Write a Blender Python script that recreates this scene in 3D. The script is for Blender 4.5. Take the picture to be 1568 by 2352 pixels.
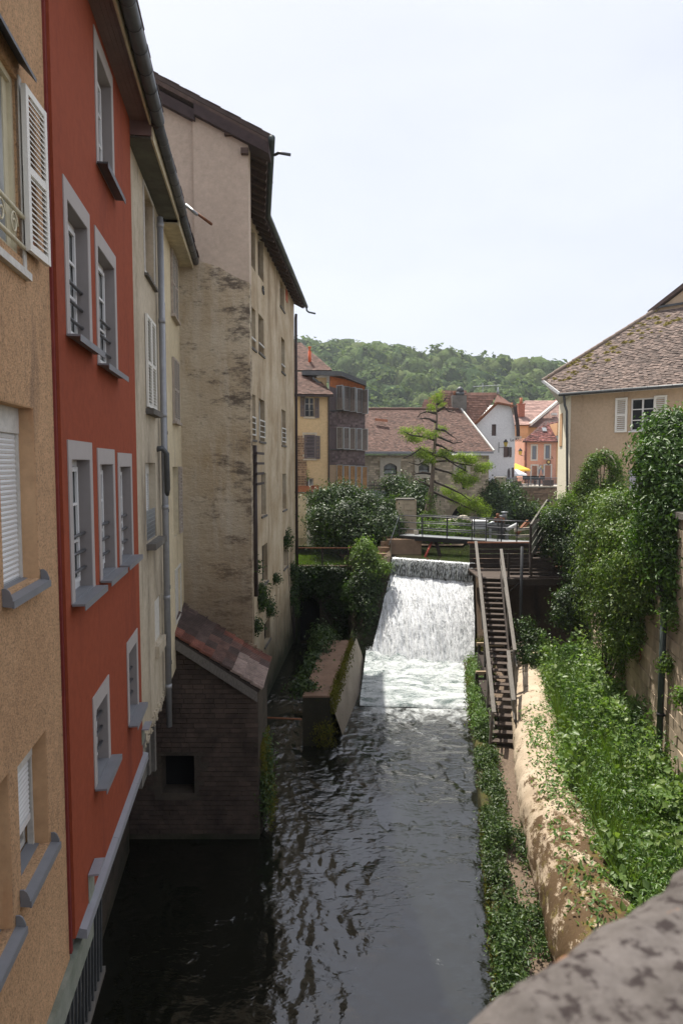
import bpy, bmesh, math, random
import numpy as np
from mathutils import Vector, Matrix, noise
from mathutils.geometry import tessellate_polygon

# ------------------------------------------------------------ camera, light
for o in list(bpy.data.objects):
    bpy.data.objects.remove(o, do_unlink=True)
SC = bpy.context.scene
COL = SC.collection
PITCH = math.radians(4.05)
cam_d = bpy.data.cameras.new("camera")
cam = bpy.data.objects.new("camera", cam_d)
COL.objects.link(cam)
cam.location = (0, 0, 0)
cam.rotation_euler = (math.pi / 2 - PITCH, 0, 0)
cam_d.sensor_fit = 'VERTICAL'
cam_d.sensor_height = 36
cam_d.lens = 24
cam_d.clip_start = 0.05
cam_d.clip_end = 4000
cam_d.dof.use_dof = True
cam_d.dof.focus_distance = 22
cam_d.dof.aperture_fstop = 5.0
SC.camera = cam

SUN_EL = math.radians(64)
SUN_AZ = math.radians(-25)          # seen from above, clockwise from +Y
world = bpy.data.worlds.new("World")
SC.world = world
world.use_nodes = True
wn = world.node_tree
wn.nodes.clear()
w_out = wn.nodes.new("ShaderNodeOutputWorld")
w_bg = wn.nodes.new("ShaderNodeBackground")
w_sky = wn.nodes.new("ShaderNodeTexSky")
w_sky.sky_type = 'NISHITA'
w_sky.sun_disc = False
w_sky.sun_elevation = SUN_EL
w_sky.sun_rotation = SUN_AZ
w_sky.air_density = 1.0
w_sky.dust_density = 3.0
w_sky.ozone_density = 1.0
w_mix = wn.nodes.new("ShaderNodeMix")
w_mix.data_type = 'RGBA'
w_mix.inputs[0].default_value = 0.62
w_mix.inputs[7].default_value = (9.9, 10.2, 11.5, 1)
w_tc = wn.nodes.new("ShaderNodeTexCoord")
w_mp = wn.nodes.new("ShaderNodeMapping"); w_mp.inputs["Scale"].default_value = (1.2, 1.2, 3.2)
w_ns = wn.nodes.new("ShaderNodeTexNoise"); w_ns.inputs["Scale"].default_value = 2.2; w_ns.inputs["Detail"].default_value = 6
w_rp = wn.nodes.new("ShaderNodeMapRange"); w_rp.inputs[1].default_value = .35; w_rp.inputs[2].default_value = .7; w_rp.inputs[3].default_value = .62; w_rp.inputs[4].default_value = .74
wn.links.new(w_tc.outputs["Generated"], w_mp.inputs[0]); wn.links.new(w_mp.outputs[0], w_ns.inputs["Vector"])
wn.links.new(w_ns.outputs[0], w_rp.inputs[0]); wn.links.new(w_rp.outputs[0], w_mix.inputs[0])      # thin even veil of high cloud
wn.links.new(w_sky.outputs[0], w_mix.inputs[6])
wn.links.new(w_mix.outputs[2], w_bg.inputs[0])
w_bg.inputs[1].default_value = 0.075
wn.links.new(w_bg.outputs[0], w_out.inputs[0])

sun_d = bpy.data.lights.new("sun", 'SUN')
sun_d.energy = 5.0
sun_d.angle = math.radians(0.6)
sun_d.color = (1.0, 0.945, 0.86)
sun = bpy.data.objects.new("sun", sun_d)
COL.objects.link(sun)
to_sun = Vector((math.sin(SUN_AZ) * math.cos(SUN_EL), math.cos(SUN_AZ) * math.cos(SUN_EL), math.sin(SUN_EL)))
sun.rotation_euler = to_sun.to_track_quat('Z', 'Y').to_euler()
sun.location = (0, 0, 60)

SC.view_settings.view_transform = 'Standard'
SC.view_settings.look = 'None'
SC.view_settings.exposure = 0.55
SC.view_settings.gamma = 1.0
SC.view_settings.use_curve_mapping = False
SC.cycles.max_bounces = 6
SC.cycles.diffuse_bounces = 2
SC.cycles.glossy_bounces = 3
SC.cycles.transmission_bounces = 4
SC.cycles.transparent_max_bounces = 6
SC.cycles.caustics_reflective = False
SC.cycles.caustics_refractive = False

# ------------------------------------------------------------ measuring
# Survey numbers were read off the photograph on a 1568 x 2352 grid; these
# turn a reading plus a known depth, height or wall plane into metres.
F = 1568.0
cP, sP = math.cos(PITCH), math.sin(PITCH)
def ray(px, py):
    u = (px - 784) / F
    v = (1176 - py) / F
    return Vector((u, cP + v * sP, -sP + v * cP))
def P(px, py, Y):
    r = ray(px, py)
    return r * (Y / r.y)
def PZ(px, py, z):
    r = ray(px, py)
    return r * (z / r.z)
WATER = -8.9
UPPER = -4.6

class Fac:
    """a vertical plane: s runs along it, t outward, z up"""
    def __init__(self, x, y, dx, dy):
        self.o = Vector((x, y, 0))
        self.d = Vector((dx, dy, 0)).normalized()
        self.n = Vector((self.d.y, -self.d.x, 0))
    def hit(self, px, py, t=0.0):
        r = ray(px, py)
        k = (self.o + self.n * t).dot(self.n) / r.dot(self.n)
        p = r * k
        return (p - self.o).dot(self.d), p.z
    def s(self, px, py=1065, t=0.0):
        return self.hit(px, py, t)[0]
    def p(self, s, t, z):
        v = self.o + self.d * s + self.n * t
        return Vector((v.x, v.y, z))
    def rect(self, x0, x1, yt, yb, t=0.0):
        """opening from its left and right x and its top and bottom y at mid width"""
        ym = (yt + yb) / 2
        s0, s1 = self.s(x0, ym, t), self.s(x1, ym, t)
        xm = (x0 + x1) / 2
        return (min(s0, s1), max(s0, s1), self.hit(xm, yb, t)[1], self.hit(xm, yt, t)[1])

# ------------------------------------------------------------ objects
WORLD_AT = {}
def at(o):
    return WORLD_AT.get(o.name, Vector((0, 0, 0))) if o else Vector((0, 0, 0))
def tag(o, label=None, cat=None, group=None, kind=None):
    if label: o["label"] = label
    if cat: o["category"] = cat
    if group: o["group"] = group
    if kind: o["kind"] = kind
    return o
def thing(name, loc, label, cat, group=None):
    o = bpy.data.objects.new(name, None)
    COL.objects.link(o)
    o.empty_display_size = 0.2
    o.location = loc
    WORLD_AT[o.name] = Vector(loc)
    return tag(o, label, cat, group)
def link(name, me, parent=None, loc=None):
    """loc is a world position"""
    o = bpy.data.objects.new(name, me)
    COL.objects.link(o)
    w = Vector(loc) if loc is not None else at(parent)
    o.parent = parent
    o.location = w - at(parent)
    WORLD_AT[o.name] = w
    return o

class MB:
    def __init__(self):
        self.v, self.f, self.smooth = [], [], False
    def add(self, vs, fs):
        n = len(self.v)
        self.v += [Vector(a) for a in vs]
        self.f += [[n + i for i in f] for f in fs]
        return self
    def hexa(self, c):
        """8 corners: 0-3 bottom loop, 4-7 top loop"""
        return self.add(c, [(3, 2, 1, 0), (4, 5, 6, 7), (0, 1, 5, 4), (1, 2, 6, 5), (2, 3, 7, 6), (3, 0, 4, 7)])
    def box(self, fc, s0, s1, t0, t1, z0, z1):
        c = [fc.p(s0, t1, z0), fc.p(s1, t1, z0), fc.p(s1, t0, z0), fc.p(s0, t0, z0),
             fc.p(s0, t1, z1), fc.p(s1, t1, z1), fc.p(s1, t0, z1), fc.p(s0, t0, z1)]
        return self.hexa(c)
    def cube(self, x0, x1, y0, y1, z0, z1):
        return self.hexa([(x0, y0, z0), (x1, y0, z0), (x1, y1, z0), (x0, y1, z0),
                          (x0, y0, z1), (x1, y0, z1), (x1, y1, z1), (x0, y1, z1)])
    def bar(self, a, b, w, h=None, up=Vector((0, 0, 1))):
        a, b = Vector(a), Vector(b)
        h = h or w
        d = (b - a).normalized()
        if abs(d.dot(up)) > 0.98: up = Vector((0, 1, 0))
        r = d.cross(up).normalized() * (w / 2)
        q = r.cross(d).normalized() * (h / 2)
        return self.hexa([a - r - q, a + r - q, b + r - q, b - r - q, a - r + q, a + r + q, b + r + q, b - r + q])
    def tube(self, pts, r, n=8, caps=True):
        pts = [Vector(p) for p in pts]
        rs = r if isinstance(r, (list, tuple)) else [r] * len(pts)
        base = len(self.v)
        prev = None
        for i, p in enumerate(pts):
            d = (pts[min(i + 1, len(pts) - 1)] - pts[max(i - 1, 0)]).normalized()
            a = prev if prev is not None else (Vector((0, 0, 1)) if abs(d.z) < 0.9 else Vector((1, 0, 0)))
            a = (a - d * a.dot(d)).normalized()
            prev = a
            b = d.cross(a)
            for k in range(n):
                an = 2 * math.pi * k / n
                self.v.append(p + (a * math.cos(an) + b * math.sin(an)) * rs[i])
        for i in range(len(pts) - 1):
            for k in range(n):
                k2 = (k + 1) % n
                self.f.append([base + i * n + k, base + i * n + k2, base + (i + 1) * n + k2, base + (i + 1) * n + k])
        if caps:
            self.f.append([base + k for k in range(n)][::-1])
            self.f.append([base + (len(pts) - 1) * n + k for k in range(n)])
        return self
    def poly(self, loop, normal, depth=0.0, holes=(), hole_depth=None, back=False):
        """planar polygon with holes, given a thickness away from normal"""
        normal = Vector(normal).normalized()
        loops = [[Vector(p) for p in loop]] + [[Vector(p) for p in h] for h in holes]
        tris = tessellate_polygon(loops)
        flat = [p for l in loops for p in l]
        n0 = len(self.v)
        self.v += flat
        for t in tris:
            a, b, c = (flat[i] for i in t)
            if (b - a).cross(c - a).dot(normal) < 0: t = (t[0], t[2], t[1])
            self.f.append([n0 + i for i in t])
        for li, l in enumerate(loops):
            dp = depth if li == 0 else (hole_depth if hole_depth is not None else depth)
            if dp <= 0: continue
            m0 = len(self.v)
            self.v += l + [p - normal * dp for p in l]
            k = len(l)
            area = sum((l[i].cross(l[(i + 1) % k])).dot(normal) for i in range(k))
            ccw = area > 0
            for i in range(k):
                j = (i + 1) % k
                q = [m0 + i, m0 + k + i, m0 + k + j, m0 + j]
                if ccw == (li != 0): q = q[::-1]
                self.f.append(q)
        if back and depth > 0:
            n1 = len(self.v)
            self.v += [p - normal * depth for p in flat]
            for t in tris:
                a, b, c = (flat[i] for i in t)
                if (b - a).cross(c - a).dot(normal) > 0: t = (t[0], t[2], t[1])
                self.f.append([n1 + i for i in t])
        return self
    def wall(self, fc, outline, holes=(), thick=0.3, rev=0.22, t=0.0):
        L = [fc.p(s, t, z) for s, z in outline]
        H = []
        for h in holes:
            if len(h) == 4 and not hasattr(h[0], '__len__'):
                s0, s1, z0, z1 = h
                h = [(s0, z0), (s1, z0), (s1, z1), (s0, z1)]
            H.append([fc.p(s, t, z) for s, z in h])
        return self.poly(L, fc.n, thick, H, rev)
    def mesh(self, name, mat, origin=Vector((0, 0, 0))):
        me = bpy.data.meshes.new(name)
        me.from_pydata([tuple(p - origin) for p in self.v], [], self.f)
        me.materials.append(M[mat] if isinstance(mat, str) else mat)
        if self.smooth:
            me.polygons.foreach_set("use_smooth", [True] * len(me.polygons))
        me.update()
        return me
    def build(self, name, mat, parent=None, smooth=None, origin=None, **kw):
        if smooth is not None: self.smooth = smooth
        if origin is None:
            if parent is not None: origin = at(parent)
            else:
                xs = [p.x for p in self.v]; ys = [p.y for p in self.v]; zs = [p.z for p in self.v]
                origin = Vector(((min(xs) + max(xs)) / 2, (min(ys) + max(ys)) / 2, min(zs)))
        origin = Vector(origin)
        o = link(name, self.mesh(name, mat, origin), parent, origin)
        return tag(o, **kw)

def ngrid(fx, nu, nv, name, mat, parent=None, smooth=True, **kw):
    """sheet from a function of u,v in 0..1"""
    mb = MB()
    for j in range(nv + 1):
        for i in range(nu + 1):
            mb.v.append(Vector(fx(i / nu, j / nv)))
    for j in range(nv):
        for i in range(nu):
            a = j * (nu + 1) + i
            mb.f.append([a, a + 1, a + nu + 2, a + nu + 1])
    return mb.build(name, mat, parent, smooth, **kw)

def arr_mesh(name, verts, quads, mat, smooth=False, tri=False):
    k = 3 if tri else 4
    me = bpy.data.meshes.new(name)
    nv, nf = len(verts), len(quads)
    me.vertices.add(nv)
    me.vertices.foreach_set("co", np.asarray(verts, dtype=np.float32).ravel())
    me.loops.add(nf * k)
    me.loops.foreach_set("vertex_index", np.asarray(quads, dtype=np.int32).ravel())
    me.polygons.add(nf)
    me.polygons.foreach_set("loop_start", np.arange(0, nf * k, k, dtype=np.int32))
    me.materials.append(M[mat])
    me.update(calc_edges=True)
    if smooth:
        me.polygons.foreach_set("use_smooth", np.ones(nf, dtype=bool))
    return me

def fbm(x, y, z, o=3):
    return noise.fractal(Vector((x, y, z)), 1.0, 2.0, o)
# ------------------------------------------------------------ materials
M = {}
class NT:
    def __init__(self, name):
        self.m = bpy.data.materials.new(name)
        self.m.use_nodes = True
        self.t = self.m.node_tree
        self.t.nodes.clear()
        self.out = self.n("ShaderNodeOutputMaterial")
        M[name] = self.m
    def n(self, kind, **kw):
        nd = self.t.nodes.new(kind)
        for k, v in kw.items(): setattr(nd, k, v)
        return nd
    def l(self, a, b): self.t.links.new(a, b)
    def pos(self, sc=(1, 1, 1), rot=(0, 0, 0), space='world'):
        if space == 'world': src = self.n("ShaderNodeNewGeometry").outputs["Position"]
        else: src = self.n("ShaderNodeTexCoord").outputs["Object"]
        mp = self.n("ShaderNodeMapping")
        mp.inputs["Scale"].default_value = sc
        mp.inputs["Rotation"].default_value = rot
        self.l(src, mp.inputs[0])
        return mp.outputs[0]
    def noise(self, scale, detail=4, rough=0.55, sc=(1, 1, 1), dist=0, rot=(0, 0, 0), space='world'):
        nd = self.n("ShaderNodeTexNoise")
        nd.inputs["Scale"].default_value = scale
        nd.inputs["Detail"].default_value = detail
        nd.inputs["Roughness"].default_value = rough
        nd.inputs["Distortion"].default_value = dist
        self.l(self.pos(sc, rot, space), nd.inputs["Vector"])
        return nd.outputs[0]
    def ramp(self, src, stops):
        r = self.n("ShaderNodeValToRGB")
        e = r.color_ramp.elements
        while len(e) < len(stops): e.new(0.5)
        for i, (p, c) in enumerate(stops):
            e[i].position = p
            e[i].color = (c, c, c, 1) if not hasattr(c, '__len__') else (*c, 1)
        self.l(src, r.inputs[0])
        return r.outputs[0]
    def mix(self, fac, a, b, mode='MIX'):
        m = self.n("ShaderNodeMix", data_type='RGBA', blend_type=mode)
        for src, i in ((fac, 0), (a, 6), (b, 7)):
            if hasattr(src, 'links'): self.l(src, m.inputs[i])
            elif hasattr(src, '__len__'): m.inputs[i].default_value = (*src, 1)
            else: m.inputs[i].default_value = src
        return m.outputs[2]
    def math(self, op, a, b=0.0, c=0.0):
        m = self.n("ShaderNodeMath", operation=op)
        for i, s in enumerate((a, b, c)):
            if hasattr(s, 'links'): self.l(s, m.inputs[i])
            else: m.inputs[i].default_value = s
        return m.outputs[0]
    def bump(self, h, strength=0.5, dist=0.02, normal=None):
        b = self.n("ShaderNodeBump")
        b.inputs["Strength"].default_value = strength
        b.inputs["Distance"].default_value = dist
        self.l(h, b.inputs["Height"])
        if normal is not None: self.l(normal, b.inputs["Normal"])
        return b.outputs[0]
    def bsdf(self, col, rough=0.85, normal=None, spec=0.3, metal=0.0, **kw):
        b = self.n("ShaderNodeBsdfPrincipled")
        for nm, v in (("Base Color", col), ("Roughness", rough), ("Metallic", metal), ("Specular IOR Level", spec)):
            if hasattr(v, 'links'): self.l(v, b.inputs[nm])
            elif hasattr(v, '__len__'): b.inputs[nm].default_value = (*v, 1)
            else: b.inputs[nm].default_value = v
        for k, v in kw.items(): b.inputs[k.replace('_', ' ')].default_value = v
        if normal is not None: self.l(normal, b.inputs["Normal"])
        self.l(b.outputs[0], self.out.inputs[0])
        return b

def stucco(name, c1, c2, grain=35, gs=0.5, gd=0.01, stain=None, amount=0.5, big=0.6, lump=0.0, streak=True, low=None, seams=0.0, speck=0.0):
    """rendered wall: two tones, fine grain, water streaks and damp patches"""
    t = NT(name)
    a = t.ramp(t.noise(big, 5, 0.6), [(0.35, 0.0), (0.65, 1.0)])
    col = t.mix(a, c1, c2)
    sp = t.ramp(t.noise(9, 4, 0.7), [(0.3, 0.88), (0.7, 1.1)])
    col = t.mix(1.0, col, sp, 'MULTIPLY')
    if stain is not None:
        s1 = t.noise(1.1, 8, 0.68, sc=(1, 1, 0.22) if streak else (1, 1, 2.1), dist=0.12)
        m = t.ramp(s1, [(0.62 - 0.2 * amount, 0.0), (0.78 - 0.16 * amount, 0.85)])
        col = t.mix(m, col, stain)
        s2 = t.noise(3.7, 9, 0.78, sc=(1, 1, 1.9), dist=0.1)
        m2 = t.ramp(s2, [(0.56, 0.0), (0.72, 0.65 * amount)])
        col = t.mix(m2, col, stain)
    if low is not None:                      # rising damp and moss close to the water
        z = t.n("ShaderNodeSeparateXYZ")
        t.l(t.n("ShaderNodeNewGeometry").outputs["Position"], z.inputs[0])
        wv = t.math('ADD', z.outputs[2], t.math('MULTIPLY', t.noise(1.3, 6, 0.7), 2.2))
        m3 = t.ramp(t.math('MULTIPLY_ADD', wv, 1.0 / low[1], -low[0] / low[1]), [(0.0, 1.0), (1.0, 0.0)])
        col = t.mix(m3, col, low[2])
    h = t.noise(grain, 5, 0.75)
    if speck:
        col = t.mix(1.0, col, t.ramp(t.noise(grain * 1.3, 3, 0.6), [(0.36, 1 - speck), (0.50, 1.06)]), 'MULTIPLY')
    nm = t.bump(h, gs, gd)
    if lump: nm = t.bump(t.noise(2.6, 6, 0.7), 0.8, lump, nm)
    t.bsdf(col, 0.9, nm, 0.2)

def plain(name, col, rough=0.6, var=0.15, grain=20, bump=0.1, metal=0.0, spec=0.4, sc=(1, 1, 1), space='world', island=0.0, orand=0.0, **kw):
    t = NT(name)
    k = t.ramp(t.noise(grain, 5, 0.65, sc=sc, space=space), [(0.25, 1 - var), (0.75, 1 + var)])
    c = t.mix(1.0, col, k, 'MULTIPLY')
    if island:
        g = t.n("ShaderNodeNewGeometry")
        c = t.mix(1.0, c, t.ramp(g.outputs["Random Per Island"], [(0.0, 1 - island), (1.0, 1 + island)]), 'MULTIPLY')
    if orand: c = t.mix(1.0, c, t.ramp(t.n('ShaderNodeObjectInfo').outputs['Random'], [(0.0, 1 - orand), (1.0, 1 + orand)]), 'MULTIPLY')
    nm = t.bump(t.noise(grain * 2, 4, 0.7, sc=sc, space=space), bump, 0.01) if bump else None
    t.bsdf(c, rough, nm, spec, metal, **kw)

stucco('orange_render', (0.68, 0.43, 0.24), (0.61, 0.375, 0.205), 34, 1.0, 0.03, (0.17, 0.12, 0.09), 0.3, 0.8, lump=0.012, speck=0.32)
stucco('reveal_render', (0.64, 0.41, 0.23), (0.55, 0.34, 0.185), 60, 0.15, 0.004, (0.45, 0.17, 0.06), 0.2, 1.2)
stucco('red_render', (0.310, 0.073, 0.034), (0.285, 0.066, 0.031), 110, 0.3, 0.005, (0.19, 0.045, 0.026), 0.35, 0.4)
stucco('red_edge', (0.17, 0.030, 0.028), (0.23, 0.055, 0.045), 40, 0.3, 0.006)
stucco('grey_render', (0.56, 0.49, 0.37), (0.44, 0.375, 0.27), 60, 0.5, 0.008, (0.14, 0.115, 0.09), 0.48, 0.9)
stucco('cream_render', (0.70, 0.61, 0.42), (0.60, 0.51, 0.34), 60, 0.3, 0.006, (0.30, 0.24, 0.17), 0.2, 0.9)
stucco('gable_upper', (0.55, 0.445, 0.345), (0.48, 0.385, 0.295), 30, 0.3, 0.006, (0.19, 0.15, 0.125), 0.3, 0.5)
stucco('tall_render', (0.58, 0.49, 0.35), (0.42, 0.32, 0.20), 26, 0.6, 0.012, (0.23, 0.165, 0.10), 0.55, 0.8, lump=0.02,
       low=(-7.5, 3.2, (0.045, 0.05, 0.028)))
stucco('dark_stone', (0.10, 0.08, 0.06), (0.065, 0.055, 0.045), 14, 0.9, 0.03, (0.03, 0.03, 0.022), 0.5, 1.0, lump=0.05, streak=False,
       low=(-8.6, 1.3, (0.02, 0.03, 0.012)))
stucco('terrace_stone', (0.11, 0.085, 0.06), (0.05, 0.045, 0.035), 14, 0.9, 0.04, (0.02, 0.03, 0.012), 0.6, 0.7, lump=0.08, streak=False,
       low=(-8.0, 2.0, (0.025, 0.035, 0.012)))
stucco('yellow_render', (0.66, 0.50, 0.29), (0.60, 0.44, 0.25), 40, 0.2, 0.006, (0.36, 0.25, 0.15), 0.12, 0.6)
stucco('white_render', (0.74, 0.73, 0.72), (0.68, 0.67, 0.66), 30, 0.15, 0.006, (0.5, 0.49, 0.47), 0.1, 0.5)
stucco('tan_render', (0.54, 0.41, 0.28), (0.49, 0.365, 0.245), 22, 0.7, 0.012, (0.3, 0.21, 0.14), 0.1, 0.7)
stucco('sunlit_render', (0.80, 0.73, 0.57), (0.76, 0.69, 0.53), 30, 0.2, 0.006)  # lighter wall tone that paints sunlight onto side faces
stucco('peach_render', (0.70, 0.43, 0.23), (0.66, 0.40, 0.21), 30, 0.15, 0.006)
stucco('pink_render', (0.68, 0.36, 0.255), (0.61, 0.32, 0.225), 30, 0.15, 0.006, (0.5, 0.27, 0.2), 0.2)
stucco('rock_wall', (0.40, 0.315, 0.215), (0.30, 0.225, 0.15), 12, 0.9, 0.03, (0.13, 0.10, 0.07), 0.3, 0.9, lump=0.04)
stucco('mill_mortar', (0.42, 0.34, 0.235), (0.31, 0.25, 0.17), 12, 0.6, 0.02, (0.09, 0.075, 0.06), 0.4, 0.4)
stucco('concrete', (0.44, 0.37, 0.28), (0.36, 0.30, 0.22), 30, 0.5, 0.01, (0.15, 0.13, 0.09), 0.3, 0.8, streak=False)
stucco('old_concrete', (0.20, 0.185, 0.16), (0.13, 0.12, 0.105), 25, 0.5, 0.01, (0.06, 0.06, 0.05), 0.5, 1.2, streak=False)
stucco('ledge_concrete', (0.30, 0.31, 0.26), (0.22, 0.24, 0.19), 25, 0.4, 0.01, (0.09, 0.11, 0.07), 0.5, 1.6, streak=False)
plain('grey_paint', (0.41, 0.375, 0.35), 0.8, 0.05, 6, 0.1)
plain('lilac_reveal', (0.27, 0.245, 0.23), 0.8, 0.05, 6, 0.1)
plain('sill_metal', (0.20, 0.205, 0.215), 0.55, 0.1, 5, 0.05, 0.0)
plain('flashing', (0.28, 0.285, 0.305), 0.5, 0.08, 3, 0.03)
plain('zinc', (0.085, 0.09, 0.092), 0.5, 0.3, 4, 0.1, 0.35)
plain('pipe_grey', (0.30, 0.305, 0.31), 0.45, 0.15, 5, 0.05, 0.2)
plain('dark_pipe', (0.045, 0.032, 0.03), 0.6, 0.3, 6, 0.2)
plain('green_pipe', (0.045, 0.06, 0.055), 0.5, 0.2, 6, 0.1)
plain('white_frame', (0.72, 0.72, 0.70), 0.4, 0.05, 8, 0.0)
plain('old_white', (0.60, 0.58, 0.52), 0.6, 0.2, 12, 0.2)
plain('white_shutter', (0.78, 0.76, 0.68), 0.5, 0.05, 8, 0.05)
plain('cream_frame', (0.66, 0.60, 0.42), 0.5, 0.12, 5, 0.1)
plain('roller', (0.70, 0.71, 0.69), 0.45, 0.05, 4, 0.0)
plain('soffit_brown', (0.20, 0.135, 0.12), 0.7, 0.15, 5, 0.1)
plain('soffit_cream', (0.52, 0.45, 0.30), 0.75, 0.25, 6, 0.1)
plain('soffit_dark', (0.10, 0.10, 0.075), 0.8, 0.4, 3, 0.1)
plain('rafter', (0.085, 0.055, 0.042), 0.85, 0.35, 10, 0.3)
plain('rake_board', (0.048, 0.030, 0.028), 0.8, 0.35, 6, 0.2)
plain('grey_shutter', (0.16, 0.135, 0.135), 0.7, 0.15, 8, 0.1)
plain('worn_shutter', (0.42, 0.36, 0.30), 0.8, 0.3, 14, 0.2)
plain('brown_shutter', (0.10, 0.065, 0.055), 0.7, 0.15, 8, 0.1)
plain('blue_shutter', (0.20, 0.23, 0.27), 0.7, 0.12, 8, 0.1)
plain('dark_metal', (0.05, 0.052, 0.055), 0.5, 0.2, 6, 0.05, 0.4)
plain('rail_metal', (0.10, 0.10, 0.105), 0.45, 0.2, 6, 0.05, 0.4)
plain('rust', (0.19, 0.075, 0.035), 0.85, 0.35, 9, 0.3)
plain('red_paint', (0.33, 0.05, 0.03), 0.6, 0.2, 6, 0.1)
plain('red_tile', (0.33, 0.12, 0.075), 0.8, 0.45, 7, 0.4, island=0.3)
plain('annex_tile', (0.135, 0.078, 0.062), 0.85, 0.5, 4, 0.4, orand=0.35)
plain('old_tile', (0.095, 0.066, 0.056), 0.85, 0.5, 4, 0.4, orand=0.3)
plain('light_tile', (0.30, 0.225, 0.19), 0.8, 0.4, 8, 0.3, orand=0.2)
plain('weathered_wood', (0.150, 0.136, 0.118), 0.85, 0.35, 14, 0.4, sc=(3, 0.4, 1))
plain('dark_wood', (0.040, 0.029, 0.023), 0.85, 0.35, 12, 0.3)
plain('tread_wood', (0.075, 0.055, 0.043), 0.85, 0.35, 12, 0.3)
plain('pale_wood', (0.40, 0.30, 0.20), 0.8, 0.2, 12, 0.3)
plain('grey_cladding', (0.155, 0.125, 0.13), 0.8, 0.2, 10, 0.2)
plain('orange_wood', (0.42, 0.14, 0.045), 0.7, 0.35, 5, 0.1)
plain('louver_wood', (0.175, 0.15, 0.135), 0.8, 0.3, 9, 0.2)
plain('warm_louver', (0.38, 0.22, 0.10), 0.75, 0.25, 9, 0.2)
plain('galvanised', (0.33, 0.35, 0.36), 0.4, 0.15, 8, 0.05, 0.4)
plain('shingle', (0.155, 0.12, 0.12), 0.85, 0.2, 9, 0.2, island=0.35)
plain('terracotta', (0.42, 0.17, 0.09), 0.8, 0.15, 12, 0.2)
plain('orange_pot', (0.62, 0.12, 0.04), 0.7, 0.1, 6, 0.1)
plain('roof_tile', (0.128, 0.072, 0.054), 0.85, 0.3, 1.1, 0.2, island=0.42)
plain('moss_tile', (0.165, 0.120, 0.098), 0.85, 0.3, 0.9, 0.3, island=0.5)
plain('far_tile', (0.20, 0.105, 0.075), 0.85, 0.2, 0.8, 0.2, island=0.25)
plain('pale_tile', (0.33, 0.205, 0.17), 0.85, 0.2, 0.8, 0.2, island=0.25)
plain('plum_tile', (0.20, 0.075, 0.065), 0.85, 0.4, 1.5, 0.2, island=0.5)
plain('ridge_tile', (0.24, 0.185, 0.145), 0.85, 0.3, 6, 0.3)
plain('moss', (0.165, 0.13, 0.025), 0.95, 0.4, 14, 0.8)
plain('roof_underlay', (0.07, 0.05, 0.042), 0.9, 0.2, 3, 0.1)
plain('mill_stone', (0.46, 0.38, 0.27), 0.9, 0.4, 1.0, 0.5, island=0.35)
plain('dressed_stone', (0.52, 0.46, 0.36), 0.85, 0.15, 5, 0.3)
plain('quay_stone', (0.30, 0.20, 0.13), 0.9, 0.35, 1.4, 0.5, island=0.35)
plain('brick', (0.075, 0.053, 0.041), 0.9, 0.75, 1.6, 0.9, orand=0.18)
plain('annex_red', (0.19, 0.075, 0.052), 0.85, 0.5, 3, 0.4, orand=0.35)
plain('yellow_cloth', (0.85, 0.50, 0.06), 0.8, 0.05, 6, 0.0)
plain('white_cloth', (0.82, 0.82, 0.82), 0.8, 0.03, 6, 0.0)
plain('steel_box', (0.50, 0.51, 0.50), 0.5, 0.1, 6, 0.05)
plain('iron_black', (0.02, 0.02, 0.02), 0.6, 0.2, 6, 0.1)
plain('gilt', (0.55, 0.40, 0.12), 0.5, 0.1, 6, 0.0)
plain('lamp_glass', (0.50, 0.38, 0.08), 0.3, 0.1, 6, 0.0)
plain('orange_door', (0.48, 0.10, 0.035), 0.6, 0.1, 6, 0.1)
plain('gravel', (0.15, 0.108, 0.075), 0.95, 0.5, 25, 0.9)
plain('soil', (0.10, 0.07, 0.045), 0.95, 0.4, 8, 0.9)
plain('street', (0.40, 0.37, 0.33), 0.9, 0.15, 4, 0.2)
plain('ground_far', (0.11, 0.13, 0.06), 0.95, 0.3, 0.4, 0.3)
plain('bark', (0.16, 0.125, 0.095), 0.95, 0.4, 8, 0.9, sc=(1, 1, 0.3))
plain('dark_bark', (0.05, 0.04, 0.033), 0.95, 0.4, 8, 0.7)
plain('twig', (0.17, 0.145, 0.12), 0.95, 0.4, 12, 0.5)
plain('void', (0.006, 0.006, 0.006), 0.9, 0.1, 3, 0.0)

def glass(name, col=(0.02, 0.025, 0.03), rough=0.06):
    t = NT(name)
    k = t.ramp(t.noise(1.6, 3, 0.5), [(0.3, 0.5), (0.7, 1.8)])
    t.bsdf(t.mix(1.0, col, k, 'MULTIPLY'), rough, None, 0.35)
glass('pane')
glass('milky_pane', (0.30, 0.32, 0.32), 0.15)
glass('curtain_pane', (0.26, 0.27, 0.26), 0.12)

def leafy(name, c1, c2, c3, trans=0.35, rough=0.42, spec=0.35, big=0.9):
    t = NT(name)
    g = t.n("ShaderNodeNewGeometry")
    a = t.ramp(g.outputs["Random Per Island"], [(0.0, c1), (0.55, c2), (1.0, c3)])
    k = t.ramp(t.noise(big, 3, 0.6), [(0.3, 0.72), (0.7, 1.25)])
    col = t.mix(1.0, a, k, 'MULTIPLY')
    b = t.bsdf(col, rough, None, spec)
    tr = t.n("ShaderNodeBsdfTranslucent")
    t.l(t.mix(1.0, col, (1.5, 1.7, 0.6), 'MULTIPLY'), tr.inputs[0])
    ms = t.n("ShaderNodeMixShader")
    ms.inputs[0].default_value = trans
    t.l(b.outputs[0], ms.inputs[1]); t.l(tr.outputs[0], ms.inputs[2]); t.l(ms.outputs[0], t.out.inputs[0])
leafy('vine_leaf', (0.066, 0.118, 0.024), (0.094, 0.156, 0.030), (0.17, 0.225, 0.045), 0.25)
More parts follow.
